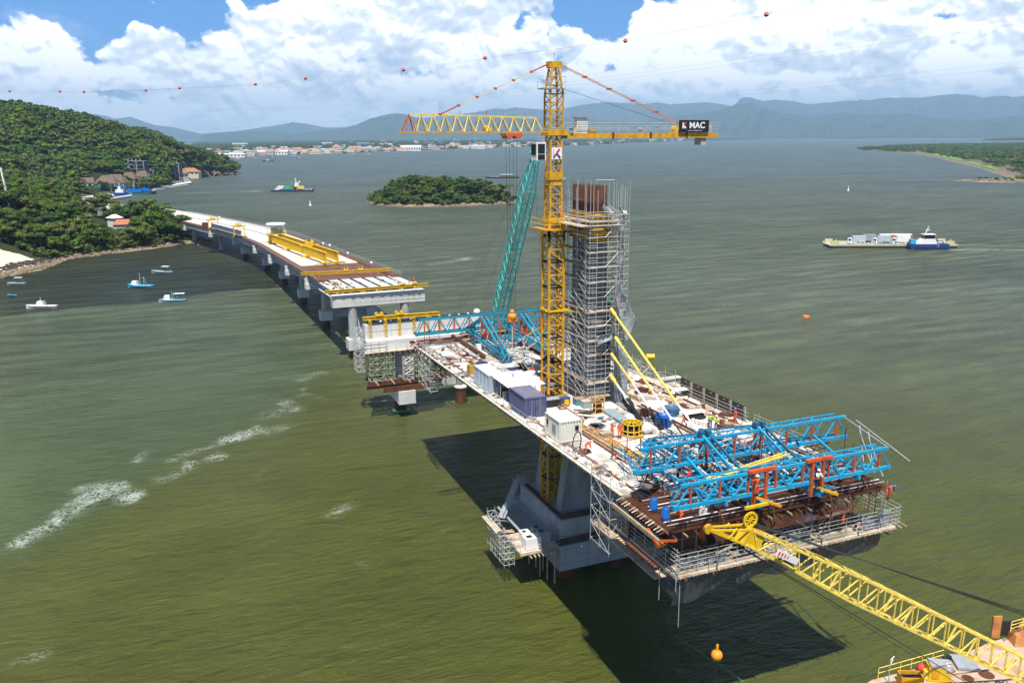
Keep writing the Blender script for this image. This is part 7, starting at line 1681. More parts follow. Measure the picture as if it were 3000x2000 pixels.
part('machinery_house', MB().box(15.5, 22, 80, 88, 2.6, 6.5), TEAL, TQ); part('barge_hull', MB().box(12.8, 34, 70, 104, -.6, 2.4), RUST, TQ)
hdp = Vector((20.3, 59.5, 47.6))
for e in ((9, 72, 17.5), (9.8, 71, 17.5), (12.2, 66, 19), (19, 52, 17), (20, 52, 17)): part('hoist_rope', MB().tube(hdp, e, .02, 4, None, False), CABLE, TQ)
# ------------------------------------------------------------------ yellow crawler boom and work barge, lower right
B1 = aty(2185, 1566, -45.2); B0 = aty(3060, 1990, -45.8)
BC = thing('yellow_boom_crane', 'long yellow lattice crane boom reaching from the barge to the hanging platform', 'crane', (B0.x, B0.y, 3))
C = boom('boom', B0+(B0-B1)*.12, B1, 1.95, (1.0, .01, .74, .55), YELB, BC, 40, .15, .085)
d = (B1-B0).normalized(); u_ = Vector((0, 0, 1)); r_ = d.cross(u_).normalized(); u_ = r_.cross(d)
hp_ = Vector(B1)
part('boom_head', MB().beam(hp_-d*1.2, hp_+d*.3, 1.0, 1.35), YEL, BC)
nose = hp_+d*3.2-u_*.75
for s in (-.45, .45): part('nose_strut', MB().beam(hp_+r_*s+u_*.6, nose+r_*s*.6, .14).beam(hp_+r_*s-u_*.6, nose+r_*s*.6, .14).beam(hp_+d*1.4+r_*s+u_*.2, hp_+d*1.6+r_*s-u_*.7, .1), YEL, BC)
part('nose_sheave', MB().tube(nose-r_*.12, nose+r_*.12, .34, 16), YELD, BC)
wc = hp_+u_*1.1+d*.3
wl_ = MB(); [wl_.beam((.5*math.cos(a*PI/9), .5*math.sin(a*PI/9), 0), (.5*math.cos((a+1)*PI/9), .5*math.sin((a+1)*PI/9), 0), .16, .12) for a in range(18)]
for k in range(4): a = k*PI/4; wl_.beam((-.45*math.cos(a), -.45*math.sin(a), 0), (.45*math.cos(a), .45*math.sin(a), 0), .06)
M = Matrix.Translation(wc) @ r_.to_track_quat('Z', 'Y').to_matrix().to_4x4(); wl_.v = [tuple(M @ Vector(v)) for v in wl_.v]; part('guide_wheel', wl_, YEL, BC)
pl_ = hp_-d*3.4-r_*0
part('name_plate', MB().beam(hp_-d*2.3-r_*1.0 if (r_.y > 0) else hp_-d*2.3+r_*1.0, hp_-d*4.4-r_*1.1 if (r_.y > 0) else hp_-d*4.4+r_*1.1, .04, .5), WHTP, BC)
for k, o in enumerate((-.5, -.2, .2, .5)): part('pendant_rope', MB().tube(hp_+r_*o+u_*.9, aty(3000, 1790+k*4, -45)+Vector((0, 0, 0)), .035, 4, None, False), CABLE, BC)
for k, (u, v) in enumerate(((2700, 1936), (2722, 1928), (2730, 1932))): part('winch_rope', MB().tube(hp_-u_*.9+r_*(.4*k-.4), aty(u+200, v+125, -45), .025, 4, None, False), CABLE, BC)
hkp = aty(2100, 1918, nose.y); nz2 = Vector((hkp.x, nose.y, nose.z))
part('hoist_rope', MB().tube(nose+d*.4, (hkp.x, hkp.y, hkp.z+.7), .025, 4, None, False), CABLE, BC)
hb = part('headache_ball', MB().sphere(hkp, .42, 14, 9), mat('hook_orange', (0, 0, 0)), BC); part('swivel', MB().tube(hkp+Vector((0, 0, .38)), hkp+Vector((0, 0, .85)), .1, 8), YELD, hb); part('sling', MB().tube(hkp-Vector((0, 0, .4)), hkp-Vector((.05, 0, 4.5)), .028, 5), CABLE, hb)
tag(part('mooring_rope', MB().tube(at(1980, 1870, 0)+Vector((0, 0, .3)), at(2180, 2010, 0)+Vector((0, 0, .5)), .03, 4), mat('green_hose', (0, 0, 0))), 'thin green mooring rope on the shaded water below the hook ball', 'rope')
BG = thing('work_barge', 'flat pale rusty work barge in the lower right corner carrying the yellow crane', 'barge', at(2900, 1990, 2.3))
bz = 2.3; D_ = mat('barge_deck', (.50, .37, .27), .85, 0, .2, .5, (.30, .12, .05), .6, .45)
bp = [at(u, v, bz) for u, v in ((2555, 1990), (2680, 1958), (2765, 1938), (2815, 1918), (2900, 1880), (3080, 1830), (3400, 2100), (2800, 2500), (2350, 2120))]
bpoly = [(p.x, p.y) for p in bp]; part('hull', MB().prism(bpoly, -.5, bz-.06), RUST, BG); part('deck_plate', MB().prism([(x*.999, y) for x, y in bpoly], bz-.055, bz), D_, BG)
rr_ = MB(); P5 = [at(2572, 1985, bz)+(at(2762, 1931, bz)-at(2572, 1985, bz))*k/6 for k in range(7)]; rail_run(rr_, P5, 1.05, .045, True, 2); part('guard_rail', rr_, YELB, BG)
rr_ = MB(); P5 = [at(2960, 1850, bz+1.5)+(at(3060, 1820, bz+1.5)-at(2960, 1850, bz+1.5))*k/3 for k in range(4)]; rail_run(rr_, P5, 1.1, .045, True, 3); part('guard_rail', rr_, YELB, BG)
part('hatch_cover', MB().cbox(at(2825, 1945, bz)+Vector((0, 0, .2)), (2.0, 2.2, .25), -.5), GREYP, BG)
for (u, v) in ((2766, 1938), (2779, 1934)): p = at(u, v, bz); part('bollard', MB().lathe(p, [(.16, 0), (.16, .4), (.24, .42), (.24, .5)], 10), BLK, BG)
for k, (x_, y_) in enumerate(((2890, 1975), (2835, 1985), (2785, 1962))): part('rust_patch', MB().lathe(at(x_, y_, bz)+Vector((0, 0, .004)), [(.7-.15*k, 0), (.65-.15*k, .004)], 14), RUST, BG)
part('rusty_house', MB().hexa([tuple(at(2960, 1900, bz)+Vector(v)) for v in ((.6, 0, 0), (4, -1, 0), (5, 2, 0), (1.4, 1.6, 0), (1.2, .4, .9), (4.5, 0, 1.3), (5, 1.6, 1.3), (1.6, 1.4, .9))]), mat('rust_orange', (.48, .2, .06), .8, 0, .25, 1.0, (.25, .1, .04), .6, .8), BG)
part('black_plate', MB().cbox(at(2960, 1870, bz)+Vector((0, .3, 1.0)), (1.8, .15, 1.6), -.4), BLK, BG); part('tall_panel', MB().cbox(at(2922, 1872, bz)+Vector((0, .3, 1.2)), (.9, .2, 2.4), -.3), mat('rust_orange', (0, 0, 0)), BG)
p = at(2745, 1985, bz); t = thing('generator_set', 'yellow framed generator with a silver top on the barge', 'generator', p, -.55); lpart('frame', MB().cbox((0, 0, .75), (1.9, 1.2, 1.3)), YEL, t); lpart('silver_cover', MB().cbox((.1, 0, 1.5), (1.9, 1.2, .3)).sphere((.7, -.1, 1.2), .6, 10, 6), GALV, t); lpart('skid', MB().cbox((0, 0, .08), (2.2, 1.4, .14)), YELD, t); lpart('door', MB().cbox((-.4, -.62, .75), (.6, .04, .9)), YELD, t)
p = at(2665, 2002, bz); t = thing('waste_skip', 'open yellow and green skip at the bottom edge of the barge', 'skip', p, -.45); lpart('skip_wall', MB().cbox((0, -.55, .5), (1.9, .08, 1.0)).cbox((0, .55, .5), (1.9, .08, 1.0)).cbox((-.95, 0, .5), (.08, 1.1, 1.0)).cbox((.95, 0, .5), (.08, 1.1, 1.0)), YELD, t); lpart('rubbish', MB().cbox((0, 0, .4), (1.7, .9, .6)), BLK, t)
p = at(2712, 1985, bz); t = thing('yellow_barrel', 'yellow barrel between the skip and the generator', 'barrel', p); lpart('drum', MB().lathe((0, 0, 0), [(.3, 0), (.32, .3), (.3, .32), (.32, .62), (.3, .85)], 14), YELB, t); lpart('lid', MB().lathe((0, 0, .85), [(.3, 0), (.26, .03)], 14), YEL, t)
tag(part('red_hose_reel', MB().sphere(at(2698, 1968, bz)+Vector((0, 0, .45)), .42, 9, 6), mat('hose_red', (.6, .06, .06), .6)), 'red hose reel behind the yellow barrel on the barge', 'reel')
p = at(2602, 2000, bz); t = thing('light_pole', 'thin white pole lamp at the near edge of the barge', 'lamp pole', p); lpart('pole', MB().tube((0, 0, 0), (0, 0, 2.4), .04, 6), GALV, t); lpart('lamp_arm', MB().beam((0, 0, 2.4), (.5, .1, 2.6), .06).beam((0, 0, 1.9), (.4, .1, 2.3), .05), WHTP, t)
# red tiled house and white gable hidden in the headland wood
HM = mat('near_tile', (.42, .15, .08), .85, 0, .15, .5)

for k in range(6): q_ = hp_-d*(2.5+.3*k)+(-r_ if r_.y > 0 else r_)*1.05; part('plate_mark', MB().beam(q_+u_*.12, q_-u_*.12, .05, .12), mat('sign_red', (0, 0, 0)), BC)
# road on the headland keeps clear of trees; APPR_CLEAR is set by the bridge part
BEACHP = wp((-300, 770), (-60, 762), (60, 760), (140, 768), (150, 790), (60, 815), (-300, 900))
RQ = random.Random(6)
def opening(x, y, z, h):
    # the wood is thin where the road and the red roof show, and ends above the beach
    if in_poly(np.array([x]), np.array([y]), BEACHP)[0]: return True
    p = project((x, y, z+h)); return (236 < p[0] < 384 and 596 < p[1] < 662) or (215 < p[0] < 480 and p[1] < 600)
cnt = 0
for (x, y, z, S) in sorted(pts_h, key=lambda p: (p[0]-CAMP.x)**2+(p[1]-CAMP.y)**2):
    if not clear_of_road(x, y) or house_near(x, y) or opening(x, y, z, 9): continue
    if cnt >= 195: break
    cnt += 1
    i = rt.choice([0, 1, 2, 3, 4, 5, 6, 0, 1, 5]); s = rt.uniform(.68, 1.24)*(1.0 if S > 12 else .78)
    lf = view_az(x, y) < -0.44
    if rt.random() < .10:
        put_palm(x, y, z, rt.uniform(.9, 1.3), 'palm with drooping fronds among the broadleaf trees of the near headland', 'palms on the near headland'); continue
    put_tree(x, y, z, i, s*(1.12 if lf else 1.0), rt.uniform(0, 6.28), 'dense green broadleaf tree in the wood on the near headland beside the bridge' if i != 4 else 'bright yellow-green tree in the wood on the near headland', 'broadleaf trees on the near headland' if i != 4 else 'bright green trees on the near headland')
for k in range(15):
    y = 338+k*9.5; c_, d_, n_ = fr_at(y); p = c_-n_*(16.5+rt.uniform(0, 2.5)); z, S = zhead(p.x, p.y)
    if S < 1.5: continue
    i = rt.choice([0, 1, 2, 5, 6]); put_tree(p.x, p.y, z, i, rt.uniform(1.15, 1.4), rt.uniform(0, 6), 'tall broadleaf tree standing against the near side of the approach bridge on the headland', 'tall trees beside the approach deck')
# island
pts_i = scatter(ISL, zisl, 84, 5.8, 3.5, rt, 90)
for (x, y, z, S) in pts_i:
    i = rt.choice([0, 1, 2, 5, 6, 4]); s = rt.uniform(.7, 1.0)*(1 if S > 10 else .7)
    put_tree(x, y, z, i, s, rt.uniform(0, 6.28), 'dense green broadleaf tree on the small rocky island' if i != 4 else 'bright green tree on the small rocky island', 'trees on the small island' if i != 4 else 'bright green trees on the small island')
for px, py in ((1455, 585), (1490, 590)):
    p = at(px, py, 3); put_palm(p.x, p.y, 3, 1.5, 'tall palm standing out at the right end of the small island', 'palms on the small island')
ptsI = [(x, y, z) for (x, y, z, S) in scatter(ISL, zisl, 420, 3.0, 2.2, rt, 60)]
# far woods: instanced crowns
def far_crown(seed, R, H, m):
    me = crown_mesh('far_crown', R, H, 9, 170, 1.0, m, seed); return me
FC = bpy.data.collections.new('crown_kinds')
for i in range(5):
    o = bpy.data.objects.new('crown_kind', far_crown(50+i, [5.5, 6.5, 5, 7, 4.8][i], [6.5, 7.5, 6, 7, 6][i], LEAFY if i == 4 else LEAF)); FC.objects.link(o)
GN = bpy.data.node_groups.new('scatter_crowns', 'GeometryNodeTree')
GN.interface.new_socket('Geometry', in_out='INPUT', socket_type='NodeSocketGeometry'); GN.interface.new_socket('Geometry', in_out='OUTPUT', socket_type='NodeSocketGeometry')
gi = GN.nodes.new('NodeGroupInput'); go = GN.nodes.new('NodeGroupOutput'); ci = GN.nodes.new('GeometryNodeCollectionInfo'); ci.inputs[0].default_value = FC
ci.inputs[1].default_value = True; ci.inputs[2].default_value = True
ip = GN.nodes.new('GeometryNodeInstanceOnPoints'); ip.inputs['Pick Instance'].default_value = True
ra = GN.nodes.new('GeometryNodeInputNamedAttribute'); ra.data_type = 'FLOAT_VECTOR'; ra.inputs[0].default_value = 'rot'
sa = GN.nodes.new('GeometryNodeInputNamedAttribute'); sa.data_type = 'FLOAT_VECTOR'; sa.inputs[0].default_value = 'scl'
ia = GN.nodes.new('GeometryNodeInputNamedAttribute'); ia.data_type = 'INT'; ia.inputs[0].default_value = 'pick'
L_ = GN.links.new
L_(gi.outputs[0], ip.inputs['Points']); L_(ci.outputs[0], ip.inputs['Instance']); L_(ra.outputs['Attribute'], ip.inputs['Rotation']); L_(sa.outputs['Attribute'], ip.inputs['Scale']); L_(ia.outputs['Attribute'], ip.inputs['Instance Index']); L_(ip.outputs[0], go.inputs[0])
def wood(name, pts, label, smin=.7, smax=1.2, bright=.06, flat=1.0):
    me = bpy.data.meshes.new(name); me.from_pydata([p[:3] for p in pts], [], [])
    n = len(pts); rg = np.random.RandomState(len(name)+n)
    r = np.zeros((n, 3)); r[:, 2] = rg.uniform(0, 6.28, n); s = rg.uniform(smin, smax, (n, 1))*np.array([[1, 1, flat]])*rg.uniform(.85, 1.2, (n, 1))
    for nm, ty, arr in (('rot', 'FLOAT_VECTOR', r), ('scl', 'FLOAT_VECTOR', s)):
        a = me.attributes.new(nm, ty, 'POINT'); a.data.foreach_set('vector', arr.astype(np.float32).ravel())
    a = me.attributes.new('pick', 'INT', 'POINT'); a.data.foreach_set('value', np.where(rg.rand(n) < bright, 4, rg.randint(0, 4, n)).astype(np.int32))
    o = link(name, me); md = o.modifiers.new('scatter', 'NODES'); md.node_group = GN
    tag(o, label, kind='stuff'); return o
ptsA = [(x, y, z+rt.uniform(-.8, .8)+0.5) for (x, y, z, S) in scatter_az(-0.60, -0.30, 230, 640, zhead, 3200, 3.2, 2.6, rt, 20) if clear_of_road(x, y, 3.0) and not house_near(x, y) and not opening(x, y, z, 3)]
wood('headland_undergrowth', ptsA, 'lower trees and bushes filling the gaps of the near headland wood', .35, .62, .12)
wood('island_undergrowth', ptsI, 'lower bushes filling the gaps between the trees of the small island', .4, .7, .1)
BAYB = ((222, 447, 508, 600, 930), (492, 580, 488, 545, 1200), (383, 444, 474, 520, 1080))
def bay_open(x, y, z):
    q_ = project((x, y, z+4)); r = math.hypot(x-CAMP.x, y-CAMP.y); return any(a < q_[0] < b and c < q_[1] < d and r < e for a, b, c, d, e in BAYB)
def vis_hill(p): return not (bay_open(p[0], p[1], p[2]) and rt.random() < .93) and visible_az(p[0], p[1], -0.62, .1) and not house_near(p[0], p[1], 3) and p[2] > 1.2
hs = [p[:3] for p in scatter_az(-0.61, -0.26, 720, 1420, zhill, 9000, 5.4, 4, rt, 22) if vis_hill(p)]
wood('hillside_forest', [(x, y, z+1.0) for x, y, z in hs], 'dense forest canopy covering the hill across the bay', .65, 1.75, .08)
hs2 = [p[:3] for p in scatter_az(-0.56, -0.28, 1700, 2500, zhill2, 4000, 11, 8, rt, 14)]
wood('hillside_forest', hs2, 'forest on the lower hill behind the wooded point', 1.2, 2.0, .03)
mz = [p[:3] for p in scatter(MAN, zman, 4200, 12, 4, rt, 20) if visible_az(p[0], p[1], 0.2, .58)]
GR1 = wp((2650, 447), (2700, 447), (2780, 463), (2880, 480), (2940, 500), (2960, 512), (2900, 512), (2800, 485), (2700, 460), (2640, 452)); MUDP = wp((2740, 458), (2900, 486), (2960, 505), (3010, 523), (2930, 530), (2840, 498), (2720, 466))
mz = [p for p in mz if not in_poly(np.array([p[0]]), np.array([p[1]]), GR1)[0] and not in_poly(np.array([p[0]]), np.array([p[1]]), MUDP)[0]]
wood('mangrove_wood', [(x, y, z-.5) for x, y, z in mz], 'low green mangrove trees on the flat land at the right', 1.1, 1.9, .10, .8)
wood('mangrove_wood', [(p[0], p[1], p[2]-.6) for p in scatter(SPIT, zspit, 60, 8, 2, rt, 30) if view_az(p[0], p[1]) > az_px(2860)], 'scrubby bushes on the rocky spit at the right edge', .35, .6, .1)
pl = [p[:3] for p in scatter_az(-0.36, .30, 2000, 7500, zplain, 7500, 20, 20, rt, 6)]
def near_shore(x, y):
    u, v = project((x, y, 2.5)); return np.interp(u, [p[0] for p in SHORE], [p[1] for p in SHORE])-v < 22
tt = [(x, y, z) for (x, y, z) in pl if not house_near(x, y, 3) and (not near_shore(x, y) or rt.random() < .22)]
wood('town_trees', [(x, y, z-2.5) for x, y, z in tt], 'trees between the houses and across the plain behind the far town', 1.2, 2.4, .03)
def lumpy(mb, k=.22):
    c = sum((Vector(v) for v in mb.v), Vector())/len(mb.v)
    mb.v = [tuple(c+(Vector(v)-c)*(1+k*mnoise.noise(Vector(v)*2.3)+k*.6*mnoise.noise(Vector(v)*6.1))) for v in mb.v]; return mb
# ------------------------------------------------------------------ people
SKIN = mat('skin', (.33, .19, .12), .6, 0, .05)
OVR = mat('orange_overalls', (.80, .10, .02), .8, 0, .12, 8.0); OVP = mat('faded_red_overalls', (.75, .10, .08), .8, 0, .12, 8.0)
NAVY = mat('navy_trousers', (.02, .03, .06), .8); VEST = mat('lime_vest', (.45, .62, .12), .8, 0, .1, 6.0); MAG = mat('magenta_shirt', (.6, .02, .12), .8)
HELM = {'white': WHTP, 'blue': mat('helmet_blue', (.02, .16, .6), .35, 0, .02), 'red': mat('helmet_red', (.7, .04, .05), .35, 0, .02)}
def joints(pose):
    J = dict(pel=(0, 0, .93), ch=(0, .01, 1.25), nk=(0, 0, 1.46), hd=(0, .02, 1.58), tp=(0, .0, 1.70))
    for s, n in ((-1, 'l'), (1, 'r')):
        J.update({n+'sh': (.185*s, 0, 1.39), n+'el': (.245*s, -.02, 1.12), n+'wr': (.25*s, .05, .88), n+'hp': (.10*s, 0, .88), n+'kn': (.11*s, .02, .49), n+'an': (.11*s, 0, .08), n+'to': (.12*s, .16, .035)})
    if pose == 'walk': J.update(lkn=(-.11, .20, .52), lan=(-.11, .24, .09), lto=(-.11, .40, .05), rkn=(.11, -.05, .50), ran=(.11, -.30, .16), rto=(.11, -.17, .04), lel=(-.25, -.14, 1.14), lwr=(-.24, -.04, .93), rel=(.25, .10, 1.13), rwr=(.22, .27, .97))
    if pose in ('reach', 'carry'): J.update(lel=(-.24, .17, 1.17), lwr=(-.14, .40, 1.18), rel=(.26, .14, 1.14), rwr=(.18, .38, 1.1 if pose == 'carry' else 1.35))
    if pose == 'bend':
        J.update(ch=(0, .20, 1.16), nk=(0, .38, 1.24), hd=(0, .50, 1.28), tp=(0, .62, 1.31), lsh=(-.18, .32, 1.19), rsh=(.18, .32, 1.19), lel=(-.22, .40, .92), lwr=(-.16, .48, .70), rel=(.22, .40, .92), rwr=(.14, .52, .68), pel=(0, -.05, .90))
    if pose == 'crouch':
        J.update(pel=(0, -.12, .50), lhp=(-.10, -.10, .47), rhp=(.10, -.10, .47), lkn=(-.16, .25, .55), rkn=(.16, .25, .50), ch=(0, .04, .80), nk=(0, .13, .98), hd=(0, .18, 1.09), tp=(0, .19, 1.21), lsh=(-.18, .10, .92), rsh=(.18, .10, .92), lel=(-.24, .25, .72), lwr=(-.15, .45, .66), rel=(.24, .25, .72), rwr=(.15, .47, .62))
    if pose == 'step': J.update(lkn=(-.12, .25, .72), lan=(-.12, .22, .33), lto=(-.12, .37, .30), lel=(-.25, .16, 1.2), lwr=(-.2, .36, 1.3), rel=(.26, .1, 1.1), rwr=(.2, .3, 1.0), ch=(0, .06, 1.25), nk=(0, .09, 1.45), hd=(0, .12, 1.57), tp=(0, .13, 1.70))
    return {k: Vector(v) for k, v in J.items()}
def skin_mesh(name, V, E, R, m, sub=1):
    me = bpy.data.meshes.new('sk'); me.from_pydata([tuple(v) for v in V], E, []); ob = bpy.data.objects.new('sk', me); COL.objects.link(ob)
    md = ob.modifiers.new('s', 'SKIN'); md.use_smooth_shade = True
    for i, r in enumerate(R): me.skin_vertices[0].data[i].radius = r
    me.skin_vertices[0].data[0].use_root = True
    ms = ob.modifiers.new('u', 'SUBSURF'); ms.levels = sub; ms.render_levels = sub
    bpy.context.view_layer.update(); out = bpy.data.meshes.new_from_object(ob.evaluated_get(bpy.context.evaluated_depsgraph_get()))
    bpy.data.objects.remove(ob); out.name = name; out.materials.clear(); out.materials.append(m); return out
def build_person_meshes(pose, cm, lm):
    J = joints(pose)
    K = ['pel', 'ch', 'nk', 'hd', 'tp']; R = [(.105, .09), (.12, .09), (.05, .05), (.085, .10), (.05, .06)]; E = [(0, 1), (1, 2), (2, 3), (3, 4)]; V = [J[k] for k in K]
    def addv(p, r, par): V.append(Vector(p)); R.append(r if isinstance(r, tuple) else (r, r)); E.append((par, len(V)-1)); return len(V)-1
    for n in 'lr':
        a = addv(J[n+'sh'], .05, 1); b = addv(J[n+'el'], .038, a); c = addv(J[n+'wr'], .028, b)
        d = (J[n+'wr']-J[n+'el']).normalized(); pm = addv(J[n+'wr']+d*.06, (.035, .02), c); s = Vector((1 if n == 'r' else -1, 0, 0)); q0 = d.cross(s).normalized()
        for i, (o, l) in enumerate(((-.027, .065), (-.009, .08), (.009, .075), (.026, .058))):
            f = addv(J[n+'wr']+d*(.10+l*.45)+q0*o, .009, pm); addv(J[n+'wr']+d*(.10+l*.85)+q0*o-s*.02, .008, f)
        th = addv(J[n+'wr']+d*.07-q0*.045, .010, pm); addv(J[n+'wr']+d*.10-q0*.06-s*.015, .009, th)
        a = addv(J[n+'hp'], .08, 0); b = addv(J[n+'kn'], .052, a); c = addv(J[n+'an'], .035, b); addv(J[n+'to'], (.04, .03), c)
    body = skin_mesh('body', V, E, R, SKIN)
    V2 = [J['pel'], J['ch'], J['nk']-(J['nk']-J['ch'])*.22]; R2 = [(.135, .115), (.155, .12), (.09, .08)]; E2 = [(0, 1), (1, 2)]
    for n in 'lr':
        V2 += [J[n+'sh'], J[n+'el'], J[n+'wr']-(J[n+'wr']-J[n+'el'])*.08]; R2 += [(.075,)*2, (.058,)*2, (.045,)*2]; k = len(V2); E2 += [(1, k-3), (k-3, k-2), (k-2, k-1)]
    top = skin_mesh('coverall_top', V2, E2, R2, cm)
    V3 = [J['pel']+Vector((0, 0, .05)), J['pel']]; R3 = [(.125, .11), (.13, .115)]; E3 = [(0, 1)]
    for n in 'lr': V3 += [J[n+'hp'], J[n+'kn'], J[n+'an']+Vector((0, 0, .04))]; R3 += [(.105,)*2, (.078,)*2, (.062,)*2]; k = len(V3); E3 += [(1, k-3), (k-3, k-2), (k-2, k-1)]
    leg = skin_mesh('trousers', V3, E3, R3, lm)
    return J, body, top, leg
_pc = {}
def person(p, pose, face, lab, top=OVR, leg=None, hel='white', group=None, sc=1.0):
    leg = leg or top; key = (pose, top.name, leg.name)
    if key not in _pc: _pc[key] = build_person_meshes(pose, top, leg)
    J, b, t_, l_ = _pc[key]
    o = thing('person', lab, 'person', p, face, group); o.scale = (sc,)*3
    bd = link('body', b, o); link('jacket', t_, o); link('trousers', l_, o)
    h = J['hd']; d = (J['tp']-J['hd']).normalized()
    hm_ = MB().lathe((0, 0, 0), [(.135, -.01), (.13, .03), (.115, .085), (.07, .13), (.01, .145)], 12).box(-.07, .07, .08, .19, -.012, .004)
    M = Matrix.Translation(h+d*.05) @ d.to_track_quat('Z', 'Y').to_matrix().to_4x4(); hm_.v = [tuple(M @ Vector(v)) for v in hm_.v]; lpart('helmet', hm_, HELM[hel], o)
    f = MB(); fw = Vector((0, 1, 0)) if pose != 'bend' else Vector((0, .3, -.95)); c = h+fw*.105; rgt = Vector((1, 0, 0))
    f.sphere(c+fw*.012-d*.01, .018, 6, 4)
    lpart('nose', f, SKIN, o); e = MB().sphere(c-rgt*.032+d*.015, .011, 6, 4).sphere(c+rgt*.032+d*.015, .011, 6, 4); lpart('eyes', e, BLK, o)
    lpart('mouth', MB().cbox(c-d*.05, (.045, .02, .01)), OVP, o); lpart('ears', MB().sphere(h-rgt*.09, .022, 6, 4).sphere(h+rgt*.09, .022, 6, 4), SKIN, o)
    bt = MB()
    for n in 'lr':
        a, q_ = J[n+'an'], J[n+'to']; bt.tube(a+Vector((0, 0, .1)), a-Vector((0, 0, .05)), .062, 8).beam(a+Vector((0, -.05, -.04)), q_+Vector((0, .02, .0)), .095, .08)
    lpart('boots', bt, BLK, o)
    if top is VEST:
        pass
    return o
def dg(a): return math.radians(a)
def gp(u, v, h=0.0): return atd(u, v, h)
person(gp(1793, 1281), 'reach', dg(-60), 'worker in orange overalls left of the yellow reel cage, arms held forward')
person(gp(1815, 1283), 'stand', dg(150), 'worker in orange overalls standing next to the wooden crate by the yellow reel cage', hel='blue')
person(gp(1716, 1329), 'bend', dg(-120), 'worker in orange overalls bending beside the black hose loop near the white office container')
person(gp(2003, 1248), 'walk', dg(60), 'worker in red overalls walking just right of the blue round tank', OVP)
person(gp(2080, 1254), 'stand', dg(-20), 'left of two people in lime vests and white helmets behind the far blue truss', VEST, NAVY)
person(gp(2097, 1262), 'reach', dg(160), 'right of two people in lime vests and white helmets behind the far blue truss', VEST, NAVY)
person(gp(2152, 1241), 'stand', dg(80), 'worker in orange overalls at the end of the brown panel wall', hel='blue')
person(aty(2056, 1583, -37.6), 'reach', dg(150), 'worker in orange overalls with a blue helmet at the left of the hanging platform', hel='blue')
pz = aty(2362, 1502, -37.3)
person(pz, 'step', dg(100), 'worker in orange overalls stepping up on a blue box on the hanging platform', hel='blue')
tag(part('blue_box', MB().cbox(pz+Vector((0, -.1, -.27)), (1.1, .8, .5), .1), BLUT), 'blue steel box under the stepping worker on the hanging platform', 'box')
person(aty(2470, 1537, -37.8), 'carry', dg(20), 'worker with a blue helmet holding a pale board at the right of the hanging platform', hel='blue')
tag(part('carried_board', MB().cbox(aty(2452, 1503, -37.9), (2.6, .25, .12), .1), TIMBP), 'pale board held by the worker at the right of the hanging platform', 'board')
person(aty(1996, 1535, -37.2), 'bend', dg(30), 'worker in orange overalls bending over the left corner of the unpoured segment')
person(aty(2266, 1552, -37.4), 'bend', dg(-100), 'worker with a red helmet bending behind the yellow crane boom head', hel='red')
person(aty(2163, 1552, -37.4), 'crouch', dg(40), 'worker in orange overalls crouching behind the pulley of the yellow crane boom')
person(aty(2598, 1460, -39.4), 'bend', dg(200), 'worker in dark red overalls at the right end of the near blue truss', OVP, hel='blue')
person(aty(2216, 1452, -39.9), 'reach', dg(0), 'worker in orange overalls inside the left orange hanger frame')
person(aty(2394, 1432, -39.6), 'reach', dg(180), 'worker in grey white clothes at the foot of the right orange hanger frame', WHTP, NAVY)
person(aty(2412, 1436, -38.8), 'bend', dg(90), 'worker in orange overalls bending right of the right orange hanger frame', hel='red')
person(gp(2185, 1362), 'bend', dg(60), 'worker in a magenta shirt bending between the two blue trusses', MAG, NAVY, hel='red')
person(gp(2268, 1345), 'reach', dg(170), 'worker in orange overalls standing among dark frames between the blue trusses')
person(gp(2034, 1440), 'bend', dg(120), 'left worker in red overalls under the left half of the near blue truss', OVP)
person(gp(2018, 1425), 'stand', dg(20), 'worker in red overalls standing behind the bending one under the near blue truss', OVP, hel='red')
person(gp(1985, 1405), 'bend', dg(200), 'worker with a red helmet low on the deck under the far blue truss', NAVY, NAVY, hel='red')
person(Vector((-3.2, 1.7, 44.2)), 'step', dg(-120), 'worker in red overalls climbing the outrigger frame beside the crane mast', OVP)
person(Vector((-2.55, -.4, 41.43)), 'reach', dg(-90), 'worker in red overalls on the main scaffold platform left of the yellow forms', OVP)
person(aty(1228, 1022, 34.5), 'bend', dg(90), 'worker in orange overalls at the far left corner of the cantilever deck')
person(apt(106.5, 8.2, -.2), 'stand', dg(90), 'left worker in orange overalls at the right end of the approach bridge cap', hel='red')
person(apt(107.3, 9.6, -.2), 'reach', dg(200), 'right worker in orange overalls at the right end of the approach bridge cap', hel='red')

